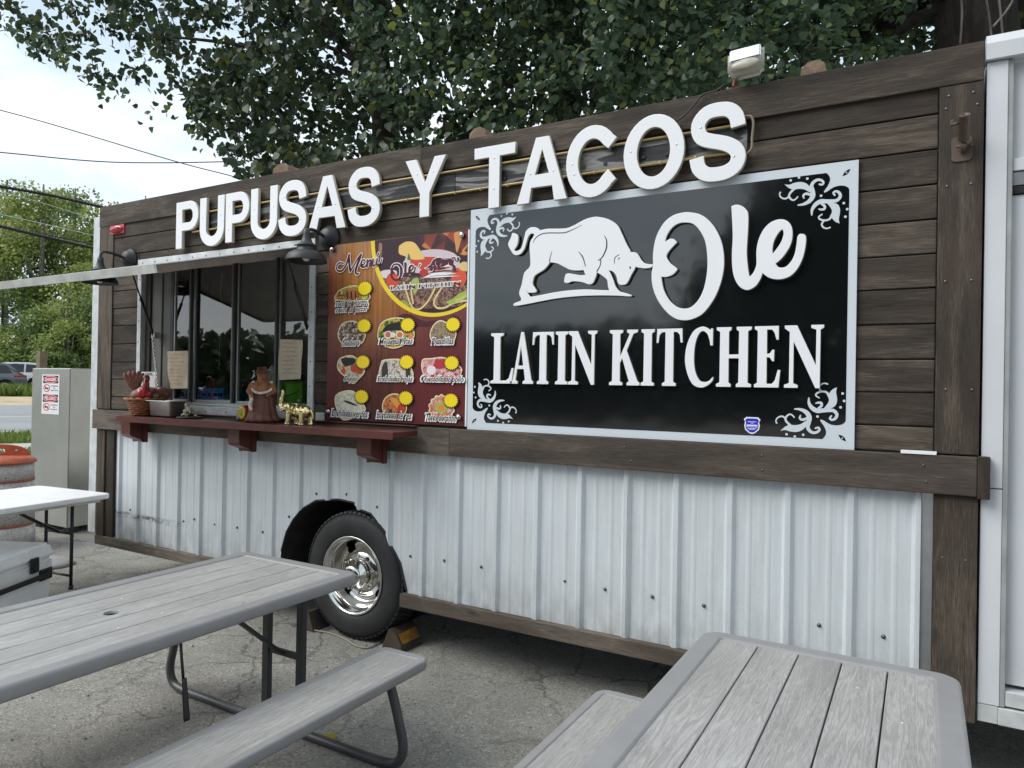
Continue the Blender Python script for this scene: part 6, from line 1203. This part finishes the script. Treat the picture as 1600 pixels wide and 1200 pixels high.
# cooler
cc = cw(-3.235, 5.06); CLR = thing('cooler', 'white hard cooler with black latches and handle in front of the folding table', 'cooler', (cc.x, cc.y, 0), R(118)); w_, d_, h_ = .90, .46, .33
bm = bmesh.new(); bmesh.ops.create_cube(bm, size=1)
for v_ in bm.verts: v_.co = Vector(((v_.co.x-.5)*w_, (v_.co.y+.5)*d_, (v_.co.z+.5)*h_+.012)); 
for v_ in bm.verts:
    if v_.co.z < .1: v_.co.x = -w_/2+(v_.co.x+w_/2)*.95; v_.co.y = d_/2+(v_.co.y-d_/2)*.94
bmesh.ops.bevel(bm, geom=bm.edges[:], offset=.022, segments=4, affect='EDGES'); mb = MB(); mb.bm(bm, False); mb.build('body', M_whiteplas, CLR, False)
bm = bmesh.new(); bmesh.ops.create_cube(bm, size=1)
for v_ in bm.verts: v_.co = Vector(((v_.co.x-.5)*(w_+.016)+.008, (v_.co.y+.5)*(d_+.016)-.008, (v_.co.z+.5)*.095+h_+.018))
for v_ in bm.verts:
    if v_.co.z > h_+.06: v_.co.x = -w_/2+(v_.co.x+w_/2)*.94; v_.co.y = d_/2+(v_.co.y-d_/2)*.90
bmesh.ops.bevel(bm, geom=bm.edges[:], offset=.018, segments=4, affect='EDGES'); mb = MB(); mb.bm(bm, False); ld = mb.build('lid', M_whiteplas, CLR, False)
for x in (-.225, -.60):
    mb = MB(); mb.box(x-.034, x+.034, -.028, -.006, h_-.055, h_+.048, .008); lt = mb.build('latch', M_blackplas, CLR, False); mb = MB(); mb.box(x-.022, x+.022, -.036, -.0285, h_-.05, h_+.01, .004); mb.build('latch_tongue', M_blackplas, lt, False)
mb = MB(); mb.box(-.155, -.035, -.014, .006, h_-.135, h_-.055, .01); hd = mb.build('handle_mount', M_blackplas, CLR, False); mb = MB(); mb.box(-.60, -.10, -.032, -.0145, h_-.115, h_-.08, .006); mb.box(-.115, -.055, -.026, -.0141, h_-.118, h_-.072, .005); mb.build('handle', M_blackplas, hd, False)
# grey weight under the folding table
p_ = G(92, 885, .02); mb = MB(); mb.lathe([(0, .075), (.05, .07), (.15, .035), (.175, .02), (.18, .0), (0, .0)], 36, Matrix.Translation((p_.x-.17, p_.y+.02, .002))); tag(mb.build('umbrella_base', plain('pale grey cast base', (.30, .30, .29), .7)), 'round pale grey umbrella base on the ground under the folding table', 'umbrella base')

# ------------------------------------------------------------------ traffic drum
dc = cw(-4.82, 6.70); DR = thing('traffic_drum', 'scuffed orange and white traffic drum behind the white folding table', 'traffic drum', (dc.x, dc.y, 0))
M_or2 = plain('faded orange plastic', (.46, .105, .05), .5, var=.3); M_dw = food('scuffed grey white sheeting', [(.16, .14, .13), (.42, .39, .38), (.50, .48, .47), (.54, .52, .51)], 110)
bands = [(.0, .035, .312, .305, 0), (.036, .215, .296, .290, 1), (.216, .232, .293, .293, 0), (.233, .63, .288, .280, 1), (.631, .645, .284, .284, 0), (.646, .80, .280, .276, 1)]
for a, b, r0, r1, k in bands:
    mb = MB(); mb.lathe([(r0, a), (r0*.5+r1*.5, (a+b)/2), (r1, b-.001)], 36, Matrix.Translation((dc.x, dc.y, .002))); mb.build('white_band' if k else 'orange_ring', M_dw if k else M_or2, DR)
mb = MB(); mb.lathe([(.272, .80), (.296, .802), (.297, .812), (.270, .84), (.235, .862), (0, .868)], 36, Matrix.Translation((dc.x, dc.y, .002))); mb.build('top', M_or2, DR)
hx = [(.235*math.cos(a), .85+.118*(abs(math.sin(a))**.75)) for a in [R(180*i/20) for i in range(21)]]; hl = [rrect(-.075, .045, .885, .932, .02, 4), disc(.125, .912, .016, 10)]
me = plate_mesh([hx]+hl, .02, .004); me.transform(Matrix.Rotation(R(55), 4, 'Z')); put('handle', me, M_or2, DR)

# ------------------------------------------------------------------ stainless cabinet with the danger notice
KX0, KX1, KY0, KY1, KZ = -8.345, -7.62, .75, 1.30, 1.712
KB = thing('gas_cabinet', 'tall stainless steel gas cabinet with a danger notice standing past the end of the truck', 'cabinet', ((KX0+KX1)/2, KY0, 0))
MB().box(KX0, KX1, KY0, KY1, .06, KZ, .006).build('body', M_steel, KB)
MB().box(KX0+.004, KX1-.004, KY0-.012, KY0-.001, .065, KZ-.006, .003).build('door', plain('brushed door', (.56, .56, .53), .42, .9, var=.1, vscale=3), KB)
for x in (KX0+.08, KX1-.08):
    for y in (KY0+.08, KY1-.08): MB().box(x-.05, x+.05, y-.05, y+.05, .0, .059).build('foot', M_blackplas, KB)
def NP(px, py): return W(px, py, KY0-.014)
n0, n1 = NP(66, 585), NP(92, 648); NX0, NX1, NZ1, NZ0 = n0.x, n1.x, n0.z, n1.z
NT = thing('danger_notice', 'white sticker reading DANGER and PELIGRO in red ovals on the steel cabinet', 'notice', ((NX0+NX1)/2, KY0-.013, NZ0)); yk = KY0-.0135; wN = NX1-NX0; hN = NZ1-NZ0
MB().box(NX0, NX1, yk-.001, yk, NZ0, NZ1).build('sheet', M_white, NT)
M_nred = flat('warning red print', (.58, .012, .03)); cx = (NX0+NX1)/2
for k, (w1, small) in enumerate((('DANGER', ('FLAMMABLE', 'NO', 'SMOKING')), ('PELIGRO', ('INFLAMABLE', 'NO', 'FUMAR')))):
    zt = NZ1-hN*(.03+.475*k); zb = zt-hN*.19; zc = (zt+zb)/2
    plate('black_block', [[(NX0+wN*.07, zb), (NX1-wN*.07, zb), (NX1-wN*.07, zt), (NX0+wN*.07, zt)]], yk-.0014, .0002, M_matteblack, NT)
    plate('red_oval', [disc(cx, zc, wN*.43, 28, hN*.088)], yk-.0018, .0002, M_white, NT); plate('red_oval', [disc(cx, zc, wN*.41, 28, hN*.078)], yk-.0022, .0002, M_nred, NT)
    text('lettering', w1, cx, yk-.0026, zc, hN*.085, wN*.62, M_white, NT, .03)
    zz = zb-hN*.125; xx = NX0+wN*.28
    plate('no_smoking_ring', [disc(xx, zz, wN*.19, 24, hN*.098), disc(xx, zz, wN*.15, 24, hN*.078)], yk-.0014, .0002, M_nred, NT)
    plate('cigarette', [[(xx-wN*.11, zz-.010), (xx+wN*.1, zz-.010), (xx+wN*.1, zz+.006), (xx-wN*.11, zz+.006)]], yk-.0013, .0002, M_matteblack, NT); plate('slash', [[(xx-wN*.13, zz+hN*.055), (xx-wN*.10, zz+hN*.068), (xx+wN*.13, zz-hN*.055), (xx+wN*.10, zz-hN*.068)]], yk-.0018, .0002, M_nred, NT)
    for j, s in enumerate(small): text('lettering', s, NX0+wN*.72, yk-.0016, zz+hN*(.055-.055*j), hN*.026, wN*(.40 if len(s) > 3 else .12), M_matteblack, NT, .02)

# ------------------------------------------------------------------ post, wires, cars
p_ = AT(65, 575, 13.5); MB().box(p_.x-.065, p_.x+.065, p_.y-.065, p_.y+.065, 0, 2.12, .006).build('wooden_post', plain('weathered post', (.22, .17, .11), .85, var=.3)); o = bpy.data.objects['wooden_post']; tag(o, 'square wooden post standing behind the steel cabinet', 'post')
def wire(label, pts, r, twist=False, mat=M_blackplas):
    P_ = [AT(*q) for q in pts]; cur = catmull([tuple(q) for q in P_], 8); mb = MB()
    if twist:
        for ph in (0, 2.1, 4.2):
            mb.tube([(a[0], a[1]+r*.7*math.cos(i*1.3+ph), a[2]+r*.7*math.sin(i*1.3+ph)) for i, a in enumerate(catmull(cur, 3))], r*.6, 5)
    else: mb.tube(cur, r, 5)
    tag(mb.build('overhead_wire', mat), label, 'overhead wire', 'overhead wires at the left')
wire('single black wire sloping down across the sky to the tree, the upper of two', [(-260, 118, 13), (0, 172, 13.5), (270, 251, 14), (365, 276, 14.2), (440, 300, 14.4)], .010)
wire('nearly level black wire crossing the sky below the sloping one', [(-260, 214, 13), (0, 238, 13.5), (180, 253.5, 14), (375, 252, 14.5), (470, 246, 15)], .011)
wire('thick twisted cable running into the top corner of the truck', [(-200, 255, 11), (0, 291, 11.5), (80, 305, 11.8), (158, 323, 12), (240, 343, 12.2)], .026, True)
wire('thick twisted cable passing lowest across the roadside trees', [(-200, 305, 11), (0, 353, 11.5), (80, 372, 11.8), (150, 388, 12), (240, 408, 12.2)], .026, True)
M_gwire = plain('grey aluminium wire', (.5, .52, .52), .5)
wire('thin grey wire just under the upper twisted cable', [(-200, 268, 14), (0, 300, 14.4), (150, 343, 15), (240, 368, 15)], .008, False, M_gwire)
wire('thin grey wire midway between the two twisted cables', [(-200, 295, 14), (0, 335, 14.4), (147, 368, 15), (240, 390, 15)], .008, False, M_gwire)
wire('thin black line hugging the lowest twisted cable', [(-200, 300, 11), (0, 352, 11.6), (80, 368, 11.9), (150, 383, 12.1), (240, 405, 12.3)], .010)
def car(name, label, rear_px, depth, paint, L_=4.5, H=1.62, suv=True):
    p_ = AT(rear_px, 590, depth); base = Vector((p_.x, p_.y)); z0 = zs((base-E2).dot(NV)); t = thing(name, label, 'car', (base.x, base.y, z0), math.atan2(TV.y, TV.x))   # local +x is the car's rear
    pr_ = [(0, .45), (.03, .80), (-.05, .98), (-.35, 1.15), (-.75, H-.06), (-1.2, H), (-2.2, H-.02), (-2.75, H-.12), (-3.45, 1.03), (-4.2, .92), (-4.42, .75), (-4.45, .42), (-4.3, .25), (-3.95, .24), (-3.9, .50), (-3.75, .66), (-3.55, .70), (-3.35, .66), (-3.2, .5), (-3.15, .22), (-1.32, .22), (-1.27, .5), (-1.12, .67), (-.92, .72), (-.70, .67), (-.56, .5), (-.5, .26), (-.1, .28)]
    W_ = .92
    def yin(z): return W_-.02 if z < .95 else W_-.02-(z-.95)*.30
    n = len(pr_); vs = [(x, s*yin(z), z) for s in (-1, 1) for x, z in pr_]; MB().add(vs, [tuple(range(n)), tuple(range(2*n-1, n-1, -1))]+[(i, i+n, (i+1) % n+n, (i+1) % n) for i in range(n)]).build('body', paint, t, False)
    M_cg = flat('dark car glass', (.012, .014, .016), .05, .6)
    for s in (-1, 1):
        for g in ([(-.62, 1.10), (-.86, H-.14), (-1.35, H-.10), (-1.38, 1.06)], [(-1.46, 1.06), (-1.43, H-.10), (-2.3, H-.12), (-2.35, 1.05)], [(-2.42, 1.05), (-2.38, H-.13), (-2.72, H-.2), (-3.2, 1.06)]):
            MB().add([(x, s*(yin(z)+.006), z) for x, z in g], [tuple(range(4))]).build('side_window', M_cg, t, False)
        for x in (-.92, -3.55):
            mb = MB(); mb.lathe([(.2, -.10), (.34, -.10), (.35, -.02), (.34, .08), (.22, .10), (.2, .06), (0, .07)], 24, Matrix.Translation((x, s*(W_-.12), .35)) @ Matrix.Rotation(R(-90*s), 4, 'X')); wl = mb.build('wheel', M_tyre, t, False)
            mb = MB(); mb.lathe([(.0, .115), (.06, .112), (.19, .09), (.21, .102)], 18, Matrix.Translation((x, s*(W_-.12), .35)) @ Matrix.Rotation(R(-90*s), 4, 'X'), False); mb.build('rim', M_alu, wl, False)
        mb = MB(); mb.box(-.55, .018, s*(W_-.06)-.055, s*(W_-.06)+.055, .90, .985, .01); mb.build('tail_light', M_redlens, t, False)
        mb = MB(); mb.tube([(x, s*(W_+.0), z) for x, z in [(-.52, .28), (-.56, .5), (-.70, .69), (-.92, .75), (-1.14, .69), (-1.28, .5), (-1.34, .24)]], .045, 6); mb.box(-3.1, -1.35, s*W_-.03, s*W_+.03, .24, .36, .01); mb.box(-.5, .05, s*(W_-.05)-.05, s*(W_-.05)+.05, .27, .52, .02); mb.build('cladding', M_blackplas, t, False)
    MB().add([(-.37, -W_+.2, 1.17), (-.37, W_-.2, 1.17), (-.72, W_-.28, H-.08), (-.72, -W_+.28, H-.08)], [(0, 1, 2, 3)]).build('rear_window', M_cg, t, False); MB().box(-.62, -.35, -.55, .55, H-.06, H-.02, .01).build('spoiler', paint, t, False)
    return t
car('parked_car', 'dark grey car parked beyond the road with its red tail lamp showing', 41, 38.5, plain('dark grey metallic paint', (.10, .105, .12), .25, .4, coat=.8, var=.05))
car('parked_car', 'white car parked behind the dark grey one, half hidden by the steel cabinet', 84, 41.5, plain('white car paint', (.72, .73, .75), .25, coat=.8, var=.03))

# ------------------------------------------------------------------ trees
def leaf_mesh(name, P_, S, bias=(0, 0, 0), flatn=0.0, r=None, quad=False):
    """many leaf-shaped faces: P_ centres, S sizes"""
    r = r or rng; n = len(P_); ax = r.normal(0, 1, (n, 3)); ax[:, 2] -= .55; ax /= np.linalg.norm(ax, axis=1)[:, None]     # stem to tip: mostly hanging
    nn = r.normal(0, 1, (n, 3)) + np.array(bias); nn -= ax*(nn*ax).sum(1)[:, None]; nn /= np.linalg.norm(nn, axis=1)[:, None]+1e-9; sd_ = np.cross(nn, ax)
    if quad: prof_ = [(0, 0, 0), (-.38, .42, .05), (0, 1, -.03), (.38, .42, .05)]; F_ = [(0, 3, 2, 1)]
    else: prof_ = [(0, 0, 0), (-.40, .10, .09), (-.44, .42, .10), (0, 1.0, -.06), (.44, .42, .10), (.40, .10, .09)]; F_ = [(0, 3, 2, 1), (0, 5, 4, 3)]
    m = len(prof_); V = np.empty((n, m, 3))
    for i, (a, b, c) in enumerate(prof_): V[:, i] = P_ + (sd_*a + ax*(b-.4) + nn*c)*S[:, None]
    F = (np.arange(n)[:, None, None]*m + np.array(F_)[None]).reshape(-1, 4)
    me = bpy.data.meshes.new(name); me.vertices.add(n*m); me.vertices.foreach_set('co', V.reshape(-1)); nf = len(F)
    me.loops.add(nf*4); me.loops.foreach_set('vertex_index', F.reshape(-1)); me.polygons.add(nf); me.polygons.foreach_set('loop_start', np.arange(nf)*4); me.polygons.foreach_set('loop_total', np.full(nf, 4)); me.update(calc_edges=True); me.validate(); return me
def trunk(name, pts, radii, mat, parent, n=14, knob=.10):
    mb = MB(); mb.tube(catmull(pts, 6), [float(v) for v in np.interp(np.linspace(0, 1, (len(pts)-1)*6+1), np.linspace(0, 1, len(radii)), radii)], n)
    mb.v = [tuple(Vector(v)+Vector((noise.noise(Vector(v)*5), noise.noise(Vector(v)*5+Vector((9, 2, 3))), 0))*knob*radii[0]*1.4) for v in mb.v]; return mb.build(name, mat, parent)
def limbs(parent, base, tips, r, mat):
    for tp in tips:
        b = Vector(base); e = Vector(tp); m1 = b.lerp(e, .4)+Vector((random.uniform(-.3, .3), random.uniform(-.3, .3), .25)); m2 = b.lerp(e, .75)+Vector((random.uniform(-.3, .3), random.uniform(-.3, .3), .2))
        mb = MB(); mb.tube(catmull([b, m1, m2, e], 5), [float(v) for v in np.linspace(r, r*.22, 16)], 7); mb.build('limb', mat, parent)
# the outline of the foliage along its lower left edge, as seen in the photograph, gives where the crowns end
LX = [-300, -60, 0, 45, 100, 150, 200, 250, 300, 330, 360, 395, 420, 1700]; LY = [-40, 20, 55, 100, 112, 152, 156, 138, 165, 235, 262, 282, 330, 330]
groups = {'left': [], 'mid': [], 'right': []}; inner = {'left': [], 'mid': [], 'right': []}; rsd = np.random.default_rng(11)
def top_of(px): return 322-.1854*(px-157)
for dep, step, back in ((6.6, 62, 0), (7.6, 52, 0), (8.8, 48, 1), (10.6, 46, 1), (12.5, 60, 1), (9.6, 50, 2), (11.4, 50, 2)):
    for px in np.arange(-260, 1760, step):
        if dep < 7 and px < 420: continue
        if back == 2 and px > 470: continue
        if dep < 8.3 and 1430 < px < 1640: continue
        for py in np.arange(-420, 340, step*.9):
            x = px+rsd.uniform(-.45, .45)*step; y = py+rsd.uniform(-.45, .45)*step; rp_ = rsd.uniform(.22, .46)*1109/dep*.8
            lim = np.interp(x, LX, LY)
            if x < 420:
                if y + rp_*.75 > lim: continue
            elif y > top_of(x)+30: continue
            d = dep+rsd.uniform(-.6, .6); c = AT(x, y, d)
            if c.y < 2.55+rp_/1109*d*.4: continue
            key = 'left' if x < 620 else ('mid' if x < 1180 else 'right'); dens = 1.0
            if x < 450: dens = 1.05 if not back else 1.0
            if y < -40: dens *= .6
            if x < 450 and noise.noise(Vector((x*.012, y*.012, dep))) < -.30: continue
            (inner if back else groups)[key].append((c, rp_/1109*d, dens))
def cloud(cl, per_m2, smin, smax, r):
    P_, S = [], []
    for c, rad, dens in cl:
        n = max(3, int(per_m2*dens*rad*rad*r.uniform(.7, 1.3))); v = r.normal(0, 1, (n, 3)); v /= np.linalg.norm(v, axis=1)[:, None]; v *= (r.uniform(.15, 1, n)**.5)[:, None]*rad*np.array([1.1, 1.1, .85]); P_.append(np.array(c)+v); S.append(r.uniform(smin, smax, n))
    return np.concatenate(P_), np.concatenate(S)
# hanging sprays that break the outline
def sprays(lst):
    P_, S = [], []
    for (x0, y0), (x1, y1), d, n in lst:
        a, b = AT(x0, y0, d), AT(x1, y1, d)
        for i in range(n):
            t = i/n+random.uniform(0, .05); c = a.lerp(b, t); P_.append((c.x+random.gauss(0, .05), c.y+random.gauss(0, .06), c.z+random.gauss(0, .035))); S.append(random.uniform(.06, .095))
    return np.array(P_), np.array(S)
BIGT = {}
defs = [('left', 'leafy tree over the left half of the truck with its branches hanging into the sky', [(600, 330), (596, 130), (575, -80), (560, -330)], 9.6, [.20, .15, .12, .07], M_bark),
        ('mid', 'dark leafy tree filling the space above the middle of the truck', [(880, 330), (880, 150), (860, -60), (890, -330)], 10.5, [.24, .2, .15, .08], M_bark),
        ('right', 'tall tree with a thick furrowed trunk above the right end of the truck', [(1555, 330), (1535, 120), (1520, 20), (1500, -140), (1470, -420)], 7.2, [.40, .36, .335, .30, .2], M_bark)]
for key, label, tp, d, rad, mat in defs:
    pts = [AT(x, y, d) for x, y in tp]; b = pts[0].copy(); pts = [Vector((b.x, b.y, -.05))]+pts; t = thing('leafy_tree', label, 'tree', (b.x, b.y, 0), 0, 'leafy trees behind the truck')
    trunk('trunk', pts, [rad[0]*1.25]+rad, mat, t, 18 if key == 'right' else 12)
    cl = groups[key]; ps, ss = cloud(cl, 1050, .045, .108, rsd); 
    if key == 'left':
        p2, s2 = sprays([((60, 60), (112, 108), 8.2, 26), ((20, 40), (60, 98), 8.4, 26), ((150, 140), (165, 160), 8.5, 8), ((240, 130), (232, 208), 8.2, 12), ((262, 135), (270, 200), 8.3, 8), ((300, 165), (312, 235), 8.4, 16), ((335, 230), (385, 275), 8.6, 40), ((95, 78), (108, 110), 8.3, 9), ((180, 135), (192, 156), 8.4, 12), ((355, 240), (392, 300), 9, 40)])
        ps = np.concatenate([ps, p2]); ss = np.concatenate([ss, s2])
    # the biggest leaves in sight are leaves of their own, the rest one crown
    dist = ((ps-np.array(EYE))@np.array(CF)); px_ = 800+1109*((ps-np.array(EYE))@np.array(CR))/dist; py_ = 600-1109*((ps-np.array(EYE))@np.array(CU))/dist
    vis = (px_ > 0) & (px_ < 1600) & (py_ > 0) & (py_ < top_of(px_)); score = np.where(vis, ss/dist, 0); order = np.argsort(-score); pick = order[:130]; rest = np.setdiff1d(np.arange(len(ps)), pick)
    cr = put('crown', (lambda me: (me.transform(ROOT[t.name].inverted()), me)[1])(leaf_mesh('crown', ps[rest], ss[rest], (0, -.8, .3), r=rsd)), M_leafd, t); cr['kind'] = 'stuff'
    one = leaf_mesh('leaf', np.zeros((1, 3)), np.ones(1), (0, -.8, .3), r=rsd); one.materials.append(M_leafd)
    for i in pick:
        o = bpy.data.objects.new('leaf', one); COL.objects.link(o); o.parent = cr; p_ = Vector(ps[i])-t.location; o.location = p_; s_ = ss[i]; o.scale = (s_, s_, s_); o.rotation_euler = (rsd.uniform(-.6, .6), rsd.uniform(-.6, .6), rsd.uniform(-1.2, 1.2))
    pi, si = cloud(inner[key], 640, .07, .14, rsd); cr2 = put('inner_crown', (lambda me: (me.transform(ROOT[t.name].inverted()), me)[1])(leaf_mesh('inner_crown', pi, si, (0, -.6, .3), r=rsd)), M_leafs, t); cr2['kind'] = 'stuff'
    tops = [c for c, r_, dn in (cl+inner[key])]; random.shuffle(tops); limbs(t, pts[2] if key != 'right' else pts[3], [tuple(q) for q in tops[:14]], rad[1]*.28, mat)
p_ = AT(1592, 330, 7.9); t = thing('bare_trunk', 'second dark tree trunk with vines at the top right corner beside the furrowed trunk', 'tree', (p_.x, p_.y, 0)); trunk('trunk', [(p_.x, p_.y, -.05)]+[AT(x, y, 7.9) for x, y in ((1592, 330), (1588, 60), (1584, -100), (1580, -300))], [.30, .27, .24, .2, .15], M_bark, t)
for a in ([(1500, 70), (1503, 20), (1500, -20)], [(1549, 60), (1546, 30), (1541, 0), (1535, -30)], [(1551, 42), (1566, 25), (1580, 5), (1590, -20)], [(1567, 60), (1563, 20), (1560, -10)]):
    mb = MB(); mb.tube(catmull([tuple(AT(x, y, 6.75)) for x, y in a], 5), .010, 6); mb.build('vine', M_barkl, t)
# roadside trees across the road, each with its own crown
rt = np.random.default_rng(5)
def far_tree(label, px, top, dep, rad, mat, bot=3.0, n=9500, bark=M_barkl, lean=0, sz=(.16, .34), nm='roadside_tree'):
    p_ = AT(px, 590, dep); z0 = zs((Vector((p_.x, p_.y))-E2).dot(NV)); zt = AT(px, top, dep).z; t = thing(nm, label, 'tree', (p_.x, p_.y, z0), 0, 'trees and bushes across the road'); cz = (zt+z0+bot)/2; hz = (zt-z0-bot)/2
    k = 46; v = rt.normal(0, 1, (k, 3)); v /= np.linalg.norm(v, axis=1)[:, None]; v *= (rt.uniform(.25, 1, k)**.45)[:, None]*.86; taper = 1-.45*np.clip(v[:, 2], 0, 1); cs = np.stack([p_.x+v[:, 0]*rad*taper, p_.y+v[:, 1]*rad*taper, cz+v[:, 2]*hz], 1)
    P_ = []; 
    for c in cs:
        m = n//k; d = rt.normal(0, 1, (m, 3)); d /= np.linalg.norm(d, axis=1)[:, None]; d *= (rt.uniform(.1, 1, m)**.6)[:, None]*rad*rt.uniform(.26, .42); d[:, 2] *= .8; P_.append(c+d)
    ps = np.concatenate(P_); cr = put('crown', (lambda me: (me.transform(ROOT[t.name].inverted()), me)[1])(leaf_mesh('crown', ps, rt.uniform(sz[0], sz[1], len(ps)), (.3, -.5, .7), r=rt, quad=True)), mat, t); cr['kind'] = 'stuff'
    trunk('trunk', [(p_.x, p_.y, z0-.1), (p_.x+lean*.3, p_.y, z0+(zt-z0)*.3), (p_.x+lean, p_.y, z0+(zt-z0)*.62), (p_.x+lean, p_.y, zt-1)], [rad*.07, rad*.055, rad*.04, rad*.015], bark, t, 8)
    limbs(t, (p_.x+lean*.4, p_.y, z0+(zt-z0)*.35), [tuple(c) for c in cs[:9]], rad*.03, bark)
for px, top, dep, rad, m, l in [(-95, 270, 56, 5.0, M_leaff, 'bright green tree at the far left edge, cut by the frame'), (5, 262, 60, 4.6, M_leaff2, 'full green tree rising above the thick cables at the far left'), (62, 268, 57, 4.2, M_leaff, 'yellow green tree with a spiky top across the road'),
                               (112, 276, 62, 4.4, M_leaff2, 'round topped green tree just left of the truck across the road'), (165, 300, 58, 4.0, M_leaff, 'green tree whose right side is hidden by the truck corner'), (222, 290, 72, 3.6, M_leaff, 'thin tree top peeping over the left end of the truck roof'), (300, 330, 66, 4.5, M_leaff2, 'broad tree hidden behind the left end of the truck')]:
    far_tree(l, px, top, dep, rad, m)
far_tree('pale barked half bare tree with forked grey stems beside the truck corner', 100, 425, 50, 2.6, M_leaff, 1.0, 1500, M_barkl, .4)
for px, top, dep, rad, m, l in [(8, 400, 54, 3.0, M_leaff2, 'rounded green tree in front of the taller ones at the left edge'), (128, 390, 54, 2.6, M_leaff, 'light green tree standing in front of the others beside the corner trim'), (-60, 480, 50, 3.0, M_leaff, 'big bush behind the dark car at the frame edge'), (20, 515, 48, 2.2, M_leaff, 'yellow green bush above the dark parked car'), (60, 470, 49, 2.2, M_leaff2, 'dark green bush behind the wooden post'), (105, 490, 47.5, 2.1, M_leaff, 'olive bush between wooden post and truck'), (140, 455, 50, 2.4, M_leaff2, 'green bush against the white corner trim'), (85, 540, 46.5, 1.6, M_leaff2, 'low bush over the top of the steel cabinet'), (180, 480, 50, 2.6, M_leaff, 'bush hidden behind the end of the truck'), (40, 545, 47.5, 1.5, M_leaff2, 'low dark bush behind the white car')]:
    far_tree(l, px, top, dep, rad, m, .2, 5200, M_barkl, 0, (.12, .26), 'roadside_bush')
# the belt of trees on the far side of the lot, seen only as reflections in the glass and the black sign
P_, S = [], []; rb = np.random.default_rng(21)
for az in np.arange(-100, 60, 1.0):
    h = np.interp(az, [-100, -60, -20, -14, -9, 30, 60], [3.6, 4.0, 5.2, 11, 17, 18, 12])*(1+.18*noise.noise(Vector((az*.35, 0, 0)))); dd = 36+rb.uniform(-3, 5); n = int(70*h)
    v = np.stack([rb.normal(0, .7, n), rb.normal(0, 1.5, n), rb.uniform(0, 1, n)**.8*h], 1); a = R(az); e = np.array([math.sin(a), -math.cos(a)]); q_ = np.array([math.cos(a), math.sin(a)])
    P_.append(np.stack([EYE.x+e[0]*(dd+v[:, 1])+q_[0]*v[:, 0], EYE.y+e[1]*(dd+v[:, 1])+q_[1]*v[:, 0], v[:, 2]], 1)); S.append(rb.uniform(.3, .75, n))
o = put('wood', leaf_mesh('wood', np.concatenate(P_), np.concatenate(S), (0, 0, .5), r=rb, quad=True), M_leafw); tag(o, 'belt of dark trees across the lot, mirrored in the serving window', 'wood', None, 'stuff')
